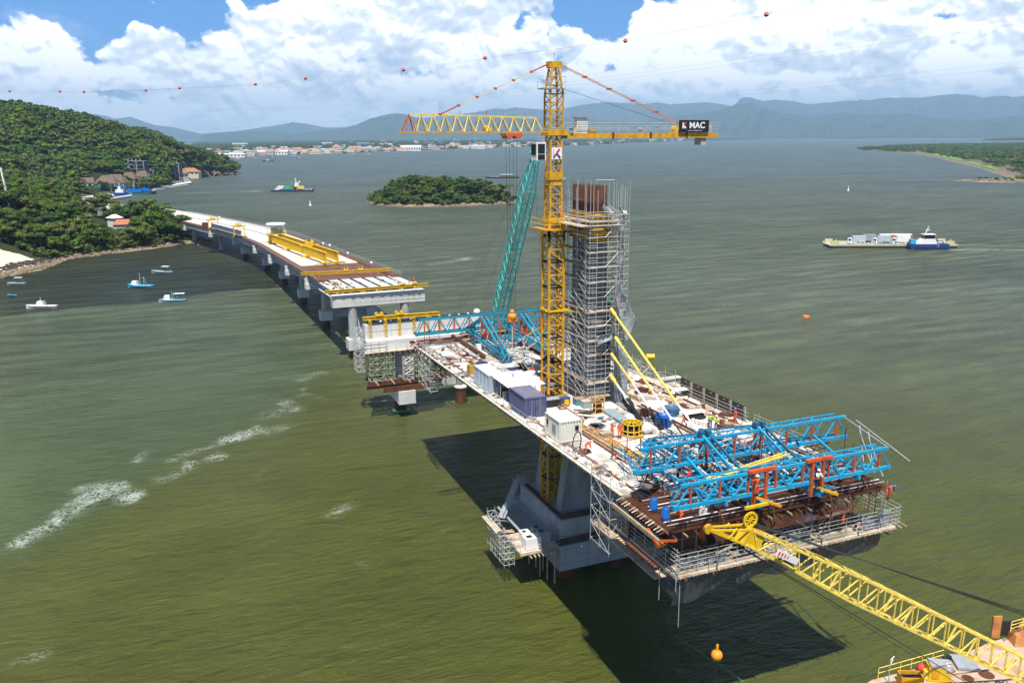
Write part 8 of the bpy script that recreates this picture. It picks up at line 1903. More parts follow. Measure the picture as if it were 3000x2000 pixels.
# ------------------------------------------------------------------ containers and site gear on the deck
def corr_container(name, lab, x0, x1, y0, y1, h, m, roof=None, door=False, windows=(), m2=None):
    zb = dz((y0+y1)/2)+.12; t = thing(name, lab, 'container', ((x0+x1)/2, (y0+y1)/2, zb))
    w = MB()
    def wall(ax, c, a, b, out):
        n = max(4, int((b-a)/.28)); w_ = (b-a)/n
        for i in range(n):
            s = a+i*w_
            if ax == 'x': w.box(c-(.03 if out < 0 else 0)-.02, c+(.03 if out > 0 else 0)+.02, s+.02, s+w_*.55, zb+.12, zb+h-.12)
            else: w.box(s+.02, s+w_*.55, c-(.03 if out < 0 else 0)-.02, c+(.03 if out > 0 else 0)+.02, zb+.12, zb+h-.12)
    part('shell', MB().box(x0+.04, x1-.04, y0+.04, y1-.04, zb+.02, zb+h-.02), m, t)
    wall('x', x0+.03, y0+.1, y1-.1, -1); wall('y', y0+.03, x0+.1, x1-.1, -1); wall('x', x1-.03, y0+.1, y1-.1, 1)
    part('corrugation', w, m, t, kind='stuff')
    fr = MB()
    for x in (x0, x1):
        for y in (y0, y1): fr.box(x-.06, x+.06, y-.06, y+.06, zb, zb+h)
    for z in (zb, zb+h-.12):
        for y in (y0, y1): fr.box(x0+.06, x1-.06, y-.05, y+.05, z, z+.12)
        for x in (x0, x1): fr.box(x-.05, x+.05, y0+.06, y1-.06, z, z+.12)
    part('frame', fr, m2 or m, t); part('roof', MB().box(x0+.06, x1-.06, y0+.06, y1-.06, zb+h-.015, zb+h+.03), roof or m, t)
    if door:
        for s in (.3, .7):
            x = x0+(x1-x0)*s; part('lock_rod', MB().box(x-.02, x+.02, y0-.11, y0-.08, zb+.15, zb+h-.15), GREYP, t)
        part('door_seam', MB().box((x0+x1)/2-.015, (x0+x1)/2+.015, y0-.075, y0-.04, zb+.1, zb+h-.1), BLK, t)
    for (ax, a, b, z0, z1) in windows:
        if ax == 'x': part('window', MB().box(x0-.08, x0-.045, a, b, zb+z0, zb+z1), GLS, t)
        else: part('window', MB().box(a, b, y0-.08, y0-.045, zb+z0, zb+z1), GLS, t)
    return t
corr_container('storage_container', 'dusty blue grey steel storage container near the left edge of the deck', -10.2, -7.7, -8.0, -3.4, 2.25, CBLU, mat('container_roof', (.16, .15, .22), .6, 0, .2, 1.0, (.25, .2, .18), .5, 1.0), True)
gc = corr_container('storage_container', 'light grey container with a white roof, farther back on the left edge of the deck', -10.2, -8.2, 3.2, 8.6, 2.15, mat('container_grey', (.36, .44, .5), .6, 0, .1, 1.0), WHTP, True)
for k in range(3): part('white_panel', MB().box(-10.27, -10.24, 3.9+k*1.3, 4.0+k*1.3, dz(5)+.3, dz(5)+2.2), WHTP, gc)
t = thing('shade_canopy', 'white sheet canopy over racks between the two containers at the left edge', 'canopy', (-7.5, 0, dz(0)))
part('canopy_sheet', MB().box(-9.9, -5.2, -2.4, 3.0, dz(0)+2.05, dz(0)+2.13), WHTP, t)
for x in (-9.8, -7.5, -5.3):
    for y in (-2.3, .4, 2.9): part('post', MB().tube((x, y, dz(0)), (x, y, dz(0)+2.05), .04, 5), GALV, t)
for k in range(5): part('rack', MB().box(-9.6, -7.2, -2.0+k*1.0, -1.75+k*1.0, dz(0), dz(0)+.9+.2*(k % 2)), [GREYP, CBLU, GALV, RUST, GREYP][k], t)
wo_ = corr_container('office_container', 'cream white office container with small windows right of the crane mast', -10.3, -7.9, -17.0, -13.6, 2.2, mat('cream_paint', (.66, .65, .58), .6, 0, .06, 1.0, (.5, .45, .36), .3), WHTP, False, (('x', -14.4, -14.0, 1.2, 1.7), ('y', -8.6, -8.2, 1.1, 1.6)))
part('vent', MB().box(-10.4, -10.36, -16.2, -15.4, dz(-16)+1.0, dz(-16)+1.7), GREYP, wo_)
def deckbox(name, lab, u, v, sz, m, rz=0, cat='box', top=None, legs=False):
    p = gp(u, v); t = thing(name, lab, cat, p, rz)
    b = MB().cbox((0, 0, sz[2]/2+(.15 if legs else .05)), sz); lpart('body', b, m, t)
    lpart('lid', MB().cbox((0, 0, sz[2]+(.17 if legs else .07)), (sz[0]*1.04, sz[1]*1.04, .05)), top or m, t)
    lpart('skid', MB().cbox((-sz[0]*.35, 0, .03), (.1, sz[1], .06)).cbox((sz[0]*.35, 0, .03), (.1, sz[1], .06)) if not legs else MB().cbox((-sz[0]*.45, -sz[1]*.45, .08), (.06, .06, .16)).cbox((sz[0]*.45, -sz[1]*.45, .08), (.06, .06, .16)).cbox((sz[0]*.45, sz[1]*.45, .08), (.06, .06, .16)), RUST, t)
    return t
deckbox('tool_cabinet', 'yellow cabinet behind the light grey container', 1382, 1092, (.9, 1.2, 1.0), YELD, 0, 'cabinet', YEL)
deckbox('water_tank', 'blue lidded tank on the deck near the far end', 1412, 1072, (.5, .5, .3), TANKB) if False else None
def round_tank(lab, u, v, r, h, m, ribs=3, flare=1.08, cat='tank', lid=None):
    p = gp(u, v); t = thing('round_tank', lab, cat, p)
    lpart('shell', MB().lathe((0, 0, .02), [(r*.9, 0), (r*flare*.98, h*.95), (r*flare, h), (r*flare*.93, h), (r*.86, .06)], 24), m, t)
    for k in range(ribs): z = h*(.25+.25*k); rr0 = r*(.9+(flare-.9)*z/h); lpart('rib', MB().lathe((0, 0, z), [(rr0, -.04), (rr0+.04, 0), (rr0, .04)], 24), m, t)
    if lid: lpart('lid', MB().lathe((0, 0, h), [(r*flare, 0), (r*.95, .08), (.05, .14)], 24), lid, t)
    return t
round_tank('low dark blue round tank on the white deck behind the grey container', 1412, 1070, .8, .35, mat('tank_dark', (.03, .04, .12), .5), 1, lid=mat('tank_dark', (0, 0, 0)))
round_tank('bright blue round ribbed water tank near the second stay cable', 1945, 1247, .95, 1.15, TANKB)
round_tank('grey blue round tank behind the bright blue one', 1967, 1215, .85, .9, mat('tank_dull', (.05, .13, .24), .5))
round_tank('white cylindrical drum left of the crane mast', 1555, 1107, .62, .85, WHTP, 1, 1.0)
tag(part('bulk_bag', lumpy(MB().sphere(gp(1545, 1072)+Vector((0, 0, .6)), .8, 14, 9, .85)), CONCW), 'large pale bulk bag behind the white drum left of the crane mast', 'bag')
for i, (u, v) in enumerate(((1527, 1078), (1540, 1085))): tag(part('spool', MB().lathe(gp(u, v), [(.5, 0), (.5, .08), (.25, .1), (.25, .5), (.5, .52), (.5, .6)], 14), BLK), ['left black cable spool by the white drum', 'right black cable spool by the white drum'][i], 'spool')
for i, (u, v) in enumerate(((1365, 1043), (1398, 1046))): tag(part('deck_fitting', MB().cbox(gp(u, v)+Vector((0, 0, .12)), (.9, .5, .22), .3).cbox(gp(u, v)+Vector((.2, 0, .3)), (.3, .3, .25)), [BLK, GREYP][i]), ['black fitting on the far white deck, left one', 'grey fitting on the far white deck, right one'][i], 'fitting')
tag(part('cabinet', MB().cbox(gp(1402, 1030)+Vector((0, 0, .6)), (.7, .6, 1.1)), WHTP), 'white cabinet standing before the far blue trusses', 'cabinet')
deckbox('job_box', 'low black tool box at the foot of the crane mast', 1617, 1189, (1.6, 1.0, .85), BLK, 0, 'tool box', GREYP)
deckbox('job_box', 'dark blue grey tool box right of the black one by the crane mast', 1652, 1184, (1.2, .9, .8), mat('slate_blue', (.06, .09, .15), .5), 0, 'tool box')
deckbox('job_box', 'teal steel chest with a rusty lid in front of the pylon', 1697, 1184, (1.2, 1.0, .7), mat('chest_teal', (.08, .28, .30), .5, 0, .2, 1.0, (.25, .2, .12), .5, 1.5), 0, 'chest', TIMB)
deckbox('job_box', 'grey blue chest with a tan lid, right of the teal chest', 1716, 1192, (1.0, 1.0, .7), mat('chest_grey', (.28, .36, .40), .5), 0, 'chest', TIMBP)
tag(part('yellow_drum', MB().lathe(gp(1660, 1190), [(.28, 0), (.3, .3), (.36, .32), (.36, .42), (.3, .44), (.3, .75)], 12), YELD), 'small yellow drum in front of the tool boxes', 'drum')
def cage(lab, u, v, w, h, m, fill):
    p = gp(u, v); t = thing('steel_cage', lab, 'cage', p)
    for sx in (-1, 1):
        for sy in (-1, 1): lpart('corner_post', MB().beam((sx*w/2, sy*w/2, 0), (sx*w/2, sy*w/2, h), .08), m, t)
    for k in range(4): z = h*(k+.1)/3.2; lpart('frame_ring', MB().beam((-w/2, -w/2, z), (w/2, -w/2, z), .07).beam((w/2, -w/2, z), (w/2, w/2, z), .07).beam((-w/2, w/2, z), (w/2, w/2, z), .07).beam((-w/2, -w/2, z), (-w/2, w/2, z), .07), m, t)
    if fill: lpart('load', MB().cbox((0, 0, h*.35), (w*.7, w*.7, h*.6)), fill, t)
cage('orange tan steel cage in front of the pylon scaffold', 1750, 1208, 1.05, 1.9, mat('cage_orange', (.62, .36, .10), .6), RUST)
p = gp(1850, 1272); t = thing('reel_cage', 'yellow round reel cage holding a dark coil beside two workers', 'reel', p)
for k in range(10): a = k*PI/5; lpart('upright', MB().beam((1.0*math.cos(a), 1.0*math.sin(a), 0), (1.0*math.cos(a), 1.0*math.sin(a), 1.3), .1), YEL, t)
for z in (.12, .55, 1.28): lpart('hoop', MB().lathe((0, 0, z), [(.98, -.05), (1.06, -.05), (1.06, .05), (.98, .05), (.98, -.05)], 24), YEL, t)
for k in range(5): a = k*PI/5; lpart('spoke', MB().beam((1.0*math.cos(a), 1.0*math.sin(a), 1.3), (-1.0*math.cos(a), -1.0*math.sin(a), 1.3), .09), YEL, t)
lpart('coil', MB().lathe((0, 0, 0), [(.85, .15), (.88, .5), (.85, 1.05), (.35, 1.06), (.35, .2)], 20), BLK, t)
P_ = mat('grey_blue_pipe', (.34, .44, .48), .4, .2, .08)
for k in range(3):
    a = gp(1770, 1208)+Vector((.42*k, -.1*k, .24+(.38 if k == 1 else 0)*0)); b = gp(1822, 1240)+Vector((.42*k, 0, .24)); tt = thing('steel_pipe', ['left', 'middle', 'right'][k]+' one of three grey blue steel pipes lying beyond the yellow reel cage', 'pipe', b)
    part('pipe_body', MB().tube(a, b, .2, 16), P_, tt); part('pipe_mouth', MB().tube(b+(b-a).normalized()*-.3, b+(b-a).normalized()*.015, .165, 16), BLK, tt)
deckbox('wooden_crate', 'brown slatted wooden crate next to a worker in orange', 1774, 1287, (1.2, .75, .7), mat('crate_wood', (.32, .22, .13), .8), 0, 'crate', TIMB)
deckbox('steel_bin', 'small dark brown bin between the third stay and a black hose', 1890, 1218, (.9, .8, .7), mat('bin_brown', (.13, .07, .05), .7), .2, 'bin', RUST)
p = gp(1748, 1250); t = thing('anchor_pocket', 'black toothed ring lying on the white deck', 'ring', p)
lpart('ring', MB().lathe((0, 0, .02), [(.55, 0), (.8, 0), (.8, .16), (.55, .16), (.55, 0)], 20), BLK, t)
for k in range(10): a = k*PI/5; lpart('tooth', MB().cbox((.85*math.cos(a), .85*math.sin(a), .12), (.2, .12, .18), a), GREYP, t)
p = gp(1690, 1322); t = thing('hose_loop', 'tall loop of black hose leaning by the left edge rail near the office container', 'hose', p)
P3 = [Vector((math.cos(a)*.7, math.cos(a)*.5, 1.0+math.sin(a)*1.0)) for a in [k*PI/12 for k in range(25)]]; lpart('hose_ring', MB().path(P3, .06, 6), BLK, t)
P3 = [Vector((.5+math.cos(a)*.6, -.6+math.sin(a)*.5, .12+.1*k/24)) for k, a in enumerate([k*PI/9 for k in range(25)])]; lpart('hose_coil', MB().path(P3, .06, 6), BLK, t)
p = gp(1700, 1262); t = thing('yellow_stand', 'yellow steel stand at the corner of the office container', 'stand', p); lpart('frame', MB().beam((0, 0, 0), (0, 0, 1.1), .35).beam((0, 0, 1.0), (.5, .1, .2), .15).beam((0, 0, .2), (.7, -.1, .2), .12), YEL, t); lpart('base', MB().cbox((.2, 0, .08), (.9, .5, .14)), GREYP, t)
tag(part('coiled_hose', MB().lathe(gp(1728, 1268)+Vector((0, 0, .2)), [(.3, -.15), (.5, 0), (.3, .15)], 14), mat('slate_blue', (0, 0, 0))), 'dark coiled hose behind the yellow stand', 'hose')
# long tan channel beams
for k, (a, b, w, m) in enumerate((((1705, 1262), (1825, 1335), .42, TIMB), ((1722, 1258), (1845, 1330), .3, mat('tan_steel', (.55, .33, .14), .7)), ((1850, 1338), (1895, 1368), .3, TIMB), ((1640, 1195), (1705, 1240), .5, TIMB), ((1600, 1165), (1640, 1195), .3, RUST))):
    A, B = gp(*a), gp(*b); t = thing('deck_beam', ['long tan channel beam with cross bars right of the office container', 'thin orange tan beam lying along the long channel beam', 'short tan beam near the orange bench', 'tan beam beside the blue container', 'short rusty beam near the foot of the crane mast'][k], 'beam', A)
    part('beam_web', MB().beam(A+Vector((0, 0, .2)), B+Vector((0, 0, .2)), w, .16), m, t); part('beam_flange', MB().beam(A+Vector((w*.5, 0, .3)), B+Vector((w*.5, 0, .3)), .1, .3), m, t)
    for i in range(6): q_ = A+(B-A)*(i+.5)/6; part('cross_bar', MB().cbox(q_+Vector((0, 0, .34)), (w*1.3, .1, .1)), YELD if k < 2 else RUST, t)
p = gp(1824, 1349); t = thing('orange_bench', 'bright red orange folded steel bench on the deck', 'bench', p, .4)
lpart('seat_panel', MB().cbox((0, 0, .55), (.55, 1.5, .12), 0, 0, .5), ORNG, t); lpart('leg_frame', MB().beam((-.2, -.6, 0), (-.2, -.6, .7), .1).beam((.3, -.6, 0), (.3, -.6, .5), .1).beam((-.2, .6, 0), (-.2, .6, .7), .1).beam((.3, .6, 0), (.3, .6, .5), .1).beam((.3, -.6, .2), (.3, .6, .2), .1), ORNG, t)
p = gp(1858, 1345); t = thing('yellow_mesh_frame', 'yellow mesh frame with rusty posts lying left of the far blue truss', 'frame', p, .1)
for k in range(9): lpart('mesh_bar', MB().beam((-1.2+k*.28, -.8, .3), (-1.2+k*.28, 1.0, .3), .05), YEL, t)
for k in range(6): lpart('mesh_bar', MB().beam((-1.3, -.7+k*.32, .34), (1.2, -.7+k*.32, .34), .05), YEL, t)
for x in (-1.7, 0, 1.6): lpart('post', MB().beam((x, 1.2, 0), (x, 1.2, 1.7), .07), RUST, t)
lpart('top_rail', MB().beam((-1.9, 1.2, 1.5), (1.8, 1.2, 1.5), .07).beam((.2, 1.2, 1.7), (1.8, .9, 1.75), .14), YELD, t)
tag(part('sack_stack', MB().cbox(gp(1896, 1305)+Vector((0, 0, .14)), (1.2, 1.0, .24)).cbox(gp(1896, 1305)+Vector((0, 0, .38)), (1.15, .95, .2), .06).cbox(gp(1896, 1305)+Vector((0, 0, .6)), (1.2, .9, .2), -.05).cbox(gp(1896, 1305)+Vector((.05, 0, .82)), (1.0, .9, .2), .04), CONCW), 'stack of pale grey slabs left of the dark wrapped cable', 'stack')
tag(part('white_sack', lumpy(MB().sphere(gp(1893, 1268)+Vector((0, 0, .45)), .68, 14, 9, .75)), CONCW), 'lumpy white sack at the end of the thick black tube', 'sack')
tag(part('grey_cabinet', MB().cbox(gp(1942, 1290)+Vector((0, 0, .5)), (.6, .6, 1.0)), CONCW), 'small pale cabinet behind the far blue truss', 'cabinet')
for i, (u, v) in enumerate(((1915, 1493), (1950, 1521))):
    p = gp(u, v); t = thing('plastic_drum', ['upper blue plastic drum at the left edge by the near traveller', 'lower blue plastic drum on the brown forms by the near traveller'][i], 'drum', p)
    lpart('shell', MB().lathe((0, 0, 0), [(.3, 0), (.32, .1), (.33, .3), (.31, .32), (.33, .6), (.31, .62), (.32, .95), (.28, 1.0)], 14), TANKB, t); lpart('lid', MB().lathe((0, 0, 1.0), [(.28, 0), (.26, .04), (.05, .04)], 14), TANKB, t)
p = gp(1898, 1442); t = thing('tilted_form_box', 'tilted brown form box propped over black mesh at the left edge', 'form box', p, .5)
lpart('panel', MB().cbox((0, 0, .75), (1.7, 1.2, .1), 0, .35, .3), mat('form_brown', (.20, .12, .10), .7), t); lpart('side', MB().cbox((.4, -.5, .45), (1.3, .1, .6), 0, .3, .3), BLK, t); [lpart('mesh_bar', MB().beam((-2+.2*k, -.6, .1+.05*(k % 3)), (-1.5+.2*k, .9, .15), .07), BLK, t) for k in range(9)]
tag(part('tan_sheet', MB().cbox(gp(1800, 1385)+Vector((0, 0, .35)), (1.0, 1.1, .05), .2, .6, .2), TIMBP), 'tan plywood sheet propped up on the left deck strip', 'sheet')
for k in range(3): tag(part('water_puddle_sheet', MB().cbox(gp([1770, 1805, 1835][k], [1365, 1383, 1400][k])+Vector((0, 0, .05)), (.9, .8, .03), .3), mat('grey_sheet', (.28, .29, .29), .6)), ['grey sheet left of the tan plywood', 'grey sheet under the tan plywood', 'grey sheet right of the tan plywood'][k], 'sheet')
# pile of light boards near the pylon
for k in range(8):
    p = gp(1690+rf.uniform(-25, 30), 1212+rf.uniform(-6, 12)); tag(part('board', MB().cbox(p+Vector((0, 0, .05+.03*k)), (rf.uniform(.8, 2.4), .3, .05), rf.uniform(0, 3)), TIMBP if k % 3 else BLK), 'loose pale board on the white deck in front of the tool chests', 'board', 'loose boards in front of the tool chests')
# brown debris along the right strip
for k in range(60):
    y = rf.uniform(-20, 2); x = rf.uniform(7.2, 10.4); tag(part('timber_piece', MB().cbox((x, y, dz(y)+.12), (rf.uniform(.15, .9), rf.uniform(.4, 1.8), rf.uniform(.1, .25)), rf.uniform(-.6, .6)), [TIMB, TIMBP, RUST, PLYB][k % 4]), 'brown timber offcut lying inside the panel wall on the right strip of the deck', 'timber', 'timber offcuts along the right strip')
for k in range(34):
    y = rf.uniform(10, 30); x = rf.uniform(-8.4, -5); tag(part('timber_piece', MB().cbox((x, y, dz(y)+.1), (rf.uniform(.15, .7), rf.uniform(.4, 1.6), rf.uniform(.05, .2)), rf.uniform(-.6, .6)), [TIMB, RUST, GREYP][k % 3]), 'small timber offcut on the far left part of the deck', 'timber', 'timber offcuts on the far deck')
for k in range(30):
    y = rf.uniform(-8, 8); x = rf.uniform(3.8, 8.6); tag(part('site_material', MB().cbox((x, y, dz(y)+.2), (rf.uniform(.3, 1.4), rf.uniform(.4, 1.4), rf.uniform(.15, .7)), rf.uniform(-.5, .5)), [TIMB, CONCW, RUST, WHTP, TIMBP, YELD][k % 6]), 'small stack of building material right of the pylon', 'stack', 'building material right of the pylon')
for k in range(26):
    y = rf.uniform(5, 15); x = rf.uniform(-1.5, 5); tag(part('site_material', MB().cbox((x, y, dz(y)+.2), (rf.uniform(.2, 1.2), rf.uniform(.3, 1.2), rf.uniform(.1, .6)), rf.uniform(-.5, .5)), [BLK, CONCW, RUST, ORNG, TIMBP][k % 5]), 'small stack of material behind the crane mast', 'stack', 'material behind the crane mast')
# work benches by the pylon's far right
for (u, v, w, d_) in ((2010, 1160, 2.0, 1.2), (1985, 1125, 2.6, 1.0)):
    p = gp(u-20, v); t = thing('work_bench', 'dark steel work bench by the brown panel wall, '+('nearer one' if v > 1150 else 'farther one'), 'bench', p)
    lpart('bench_top', MB().cbox((0, 0, .85), (w, d_, .08)), CONCW, t)
    for sx in (-1, 1):
        for sy in (-1, 1): lpart('leg', MB().beam((sx*w*.45, sy*d_*.45, 0), (sx*w*.45, sy*d_*.45, .85), .08), BLK, t)
p = gp(2035, 1228); t = thing('work_table', 'white topped table with black gear under it right of the blue tank', 'table', p)
lpart('table_top', MB().cbox((0, 0, .9), (2.4, 1.1, .06)), WHTP, t); lpart('gear', MB().cbox((.2, 0, .35), (1.5, .8, .6)), BLK, t)
for sx in (-1, 1): lpart('leg', MB().beam((sx*1.1, -.45, 0), (sx*1.1, -.45, .9), .06).beam((sx*1.1, .45, 0), (sx*1.1, .45, .9), .06), GALV, t)
for k in range(5): tag(part('white_bucket', MB().lathe(gp(2030+k*11, 1238+k*3), [(.15, 0), (.2, .45)], 10), WHTP), 'small white bucket in a row by the white topped table', 'bucket', 'white buckets by the table')
# brown panel wall with posts, rails and props
WLL = thing('panel_wall', 'row of five dark brown form panels with grey posts and tube rails on the right deck edge', 'panel wall', (11, -12, 20.9))
for k in range(5):
    y0_, y1_ = -6.2-k*2.52, -8.35-k*2.52; part('form_panel', MB().box(11.0, 11.1, y1_, y0_, dz(-12)-.3, dz(-12)+1.75), mat('panel_brown', (.055, .035, .03), .6, 0, .2, 1.0, (.12, .06, .04), .5, 1.0), WLL)
    part('panel_post', MB().beam((10.9, y1_-.18, dz(-12)-.3), (10.9, y1_-.18, dz(-12)+1.7), .22), mat('post_grey', (.30, .30, .26), .7), WLL)
    part('panel_handle', MB().box(10.96, 10.99, (y0_+y1_)/2-.18, (y0_+y1_)/2+.18, dz(-12)+1.45, dz(-12)+1.52), GALV, WLL)
    part('raking_prop', MB().tube((10.9, y1_-.1, dz(-12)+1.1), (9.8, y1_-1.2, dz(-12)), .035, 5), RUST, WLL)
for h in (.35, .75, 1.15): part('rail_tube', MB().tube((10.75, -5.6, dz(-6)+h), (10.75, -19.5, dz(-19)+h), .03, 5), GALV, WLL)
rr_ = MB(); rail_run(rr_, [Vector((11.1, y, dz(y))) for y in range(-20, -32, -2)], 1.1, .03, True, 3); tag(part('edge_rail', rr_, GALV), 'thin tube guard rail along the right deck edge toward the near traveller', 'rail')
rr_ = MB(); rail_run(rr_, [Vector((11.1, y, dz(y))) for y in range(-5, 16, 3)], 1.2, .03, True, 2); tag(part('edge_rail', rr_, GALV), 'thin tube guard rail along the right deck edge behind the stay cables', 'rail')
rr_ = MB(); rail_run(rr_, [Vector((-10.95, y, dz(y))) for y in [31-2.3*k for k in range(27)]], 1.1, .025, True, 2); tag(part('edge_rail', rr_, GALV), 'thin tube guard rail along the whole left deck edge', 'rail')
EP = thing('edge_scaffold', 'galvanised tube scaffold landing projecting from the right deck edge', 'scaffold', (11.6, -3, 19))
part('tube_frame', scaf_tower(MB(), 9.4, 12.4, -5.2, -.6, 19.5, 22.6, 1.0, 2, 2, .03, False), GALV, EP); part('tube_frame', scaf_tower(MB(), 10.6, 12.0, 2.4, 7.0, 19.5, 22.4, 1.0, 1, 2, .03), GALV, EP)
for k in range(4): part('plank', MB().box(9.5+k*.7, 10.15+k*.7, -5.1, -.7, 21.0, 21.06), TIMBP, EP)
# ------------------------------------------------------------------ pile cap gear
CG = thing('cap_platform', 'timber platform on tubes beside the left end of the pile cap', 'platform', (-8, -4, 4.6))
for k in range(9): part('plank', MB().box(-11.0+.02, -5.95, -8.4+k*.62, -7.82+k*.62, 4.55, 4.63), TIMBP if k % 3 else TIMB, CG)
for k in range(7): part('joist_end', MB().beam((-9.8+k*.5, -8.9, 4.4), (-9.8+k*.5, -2.8, 4.4), .1, .16), TIMBP, CG)
for k in range(6): part('support_pile', MB().tube((-6.5-.45*(k % 3), -8+k*1.1, -.5), (-6.5-.45*(k % 3), -8+k*1.1, 4.4), .09, 6), TIMB, CG)
rr_ = MB(); rail_run(rr_, [Vector(v) for v in ((-11, -3, 4.6), (-11, -5.6, 4.6), (-11, -8.4, 4.6), (-8.5, -8.5, 4.6), (-6.0, -8.5, 4.6))], 1.1, .03, True, 3); part('guard_rail', rr_, GALV, CG)
ETS = thing('landing_scaffold', 'galvanised tube scaffold stair standing in the water left of the pile cap', 'scaffold', (-12, -3, 0))
part('tube_frame', scaf_tower(MB(), -12.2, -10.9, -6.4, -2.0, 2.4, 6.0, .75, 2, 3, .03, False), GALV, ETS); part('tube_frame', scaf_tower(MB(), -12.0, -11.0, -2.0, -.4, 2.6, 7.4, 1.0, 1, 1, .032, True), GALV, ETS)
for k in range(3): part('plank', MB().box(-12.5+k*.3, -12.25+k*.3, -4.6, .2, 6.0, 6.08), TIMBP, ETS)
for k in range(2): part('plank', MB().beam((-12.2, -4.6, 6.1), (-10.4, -4.7-k*.5, 6.1), .3, .06), TIMB, ETS)
part('stair_flight', MB().beam((-9.4, 1.5, 4.7), (-6.0, 4.6, 7.8), .9, .12), GREYP, ETS); part('stair_flight', MB().beam((-11.2, -1.4, 6.0), (-9.2, .5, 4.7), .8, .1), GREYP, ETS)
rr_ = MB(); rail_run(rr_, [Vector((-9.4, 1.1, 4.8)), Vector((-7.7, 2.6, 6.3)), Vector((-6.0, 4.2, 7.8)), Vector((-4.8, 4.6, 7.8))], 1.1, .03, True, 2); part('guard_rail', rr_, GALV, ETS)
part('landing', MB().box(-6.2, -4.4, 3.9, 5.7, 7.6, 7.75), GREYP, ETS)
part('side_walkway', MB().box(-8.6, -6.0, -2.2, 5.2, 4.35, 4.5), GREYP, ETS)
for k, (x, y, w, d_, h, m, lb) in enumerate(((-9.0, -6.9, 1.9, 1.3, 1.35, WHTP, 'large white box with an open top on the pile cap platform'), (-9.0, -5.2, 1.3, 1.1, 1.2, WHTP, 'small white box behind the large white one on the pile cap platform'), (-7.2, -6.2, 1.4, 1.3, 1.4, GREYP, 'grey box right of the large white one on the pile cap platform'), (-7.2, -4.6, 1.3, 1.1, 1.2, GREYP, 'pale grey box farther back on the pile cap platform'))):
    t = thing('site_box', lb, 'box', (x, y, 4.64)); lpart('shell', MB().cbox((0, 0, h/2+.05), (w, d_, h)), m, t); lpart('opening', MB().cbox((-w*.15, 0, h+.06), (w*.35, d_*.45, .03)), BLK, t); lpart('foot', MB().cbox((0, 0, .02), (w*.8, d_*.8, .05)), RUST, t)
rr_ = MB(); rail_run(rr_, [Vector(v) for v in ((-5.9, -7.2, 4.62), (-4.9, -8.0, 4.62), (-2.5, -8.0, 4.62), (0, -8.0, 4.62), (2.5, -8.0, 4.62), (5, -8.0, 4.62), (7.5, -8.0, 4.62), (9.7, -8.0, 4.62))], 1.05, .028, True, 2); tag(part('cap_rail', rr_, RUST), 'rusty tube rail along the near edge of the pile cap', 'rail')
rr_ = MB(); rail_run(rr_, [Vector(v) for v in ((-4.9, 5.7, 6.95), (-4.9, 3, 6.95), (-4.9, 0, 6.95), (-4.9, -3, 6.95), (-4.9, -6.3, 6.95), (-2.5, -6.3, 6.95), (0, -6.3, 6.95), (2.5, -6.3, 6.95), (5, -6.3, 6.95), (8.5, -6.3, 6.95))], 1.1, .028, True, 3); tag(part('plinth_rail', rr_, RUST), 'rusty tube rail around the upper step of the pile cap', 'rail')
t = thing('yellow_skip', 'small dull yellow skip standing on the shaded pile cap', 'skip', (.5, -7.2, 4.62)); lpart('bin', MB().hexa([(-.7, -.5, .1), (.7, -.5, .1), (.7, .5, .1), (-.7, .5, .1), (-.85, -.62, 1.3), (.85, -.62, 1.3), (.85, .62, 1.3), (-.85, .62, 1.3)]), YELD, t); lpart('lid', MB().box(-.75, .75, -.52, .52, 1.3, 1.36), GREYP, t)
ES = thing('leg_access_scaffold', 'tube scaffold hanging below the left deck edge beside the near traveller', 'scaffold', (-10, -27, 16))
part('tube_frame', scaf_tower(MB(), -11.4, -10.2, -29.5, -26.0, 15.0, 22.4, 1.6, 1, 2, .03, True), GALV, ES); part('plank', MB().box(-11.4, -10.0, -37, -26, 16.7, 16.8), TIMB, ES)

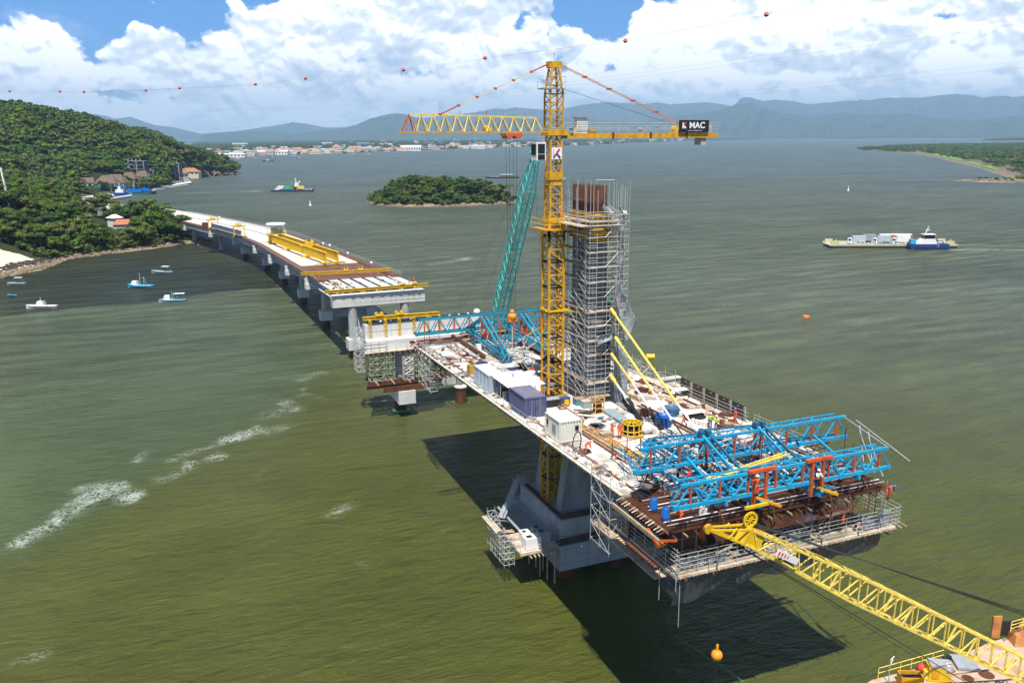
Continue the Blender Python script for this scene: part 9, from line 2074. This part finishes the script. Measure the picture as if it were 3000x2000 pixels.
for nm, (x0, x1, y0, y1, z) in (('cap', (-5.8, 9.7, -7.95, -6.5, 4.64)), ('plinth', (-4.7, 8.5, -6.1, -4.3, 6.72)), ('plinth', (-4.7, -4.0, -4.2, 5.6, 6.72))):
    n = int(max(x1-x0, y1-y0)/1.3); al = (x1-x0) > (y1-y0); t = thing('walkway', {'cap': 'dark timber walkway along the near edge of the pile cap', 'plinth': 'dark timber walkway on the upper step of the pile cap, '+('near side' if al else 'left side')}[nm], 'walkway', (x0, y0, z))
    for k in range(n):
        a, b = k/n, (k+.97)/n; part('plank', MB().box(x0+(x1-x0)*a, x0+(x1-x0)*b, y0, y1, z, z+.07) if al else MB().box(x0, x1, y0+(y1-y0)*a, y0+(y1-y0)*b, z, z+.07), mat('old_timber', (.13, .09, .07), .9, 0, .25, 1.5, (.06, .045, .035), .5, 1.0, rand=.3), t)

def litter(n, x0, x1, y0, y1, ms, nm, lab, cat, grp, s=(.15, .8), h=(.06, .3)):
    for k in range(n):
        x = rf.uniform(x0, x1); y = rf.uniform(y0, y1); hh_ = rf.uniform(*h)
        tag(part(nm, MB().cbox((x, y, dz(y)+.02+hh_/2), (rf.uniform(*s), rf.uniform(*s), hh_), rf.uniform(0, 3)), ms[k % len(ms)]), lab, cat, grp)
litter(70, -10.8, -9.3, -30, 30, [TIMB, RUSTB, TIMBP, GREYP, PLYB], 'timber_piece', 'small offcut of timber or steel lying along the left edge of the deck', 'timber', 'offcuts along the left deck edge', (.12, .9))
litter(60, -7.5, 8.0, -27, -9, [RUSTB, BLK, TIMBP, GREYP, TIMB, BLUD, CONCW], 'site_material', 'small item of building material on the middle of the deck before the near trusses', 'material', 'building material before the near trusses', (.1, .8), (.05, .35))
litter(40, -4, 7.5, -30, -22, [BLK, GREYP, WHTP, RUST, BLUD, ORNG], 'equipment_pile', 'small tool or jack under the rear of the near blue trusses', 'equipment', 'tools under the near blue trusses', (.15, .6), (.15, .7))
for k in range(9):
    a = gp(1700+k*28, 1235+rf.uniform(-25, 60)); P3 = [a+Vector((.5*i+rf.uniform(-.2, .2), rf.uniform(-.5, .5), .04)) for i in range(7)]
    tag(part('cable', MB().path(P3, .025, 4), BLK), 'thin black cable snaking over the white deck between crates and reel cage', 'cable', 'thin cables on the deck')
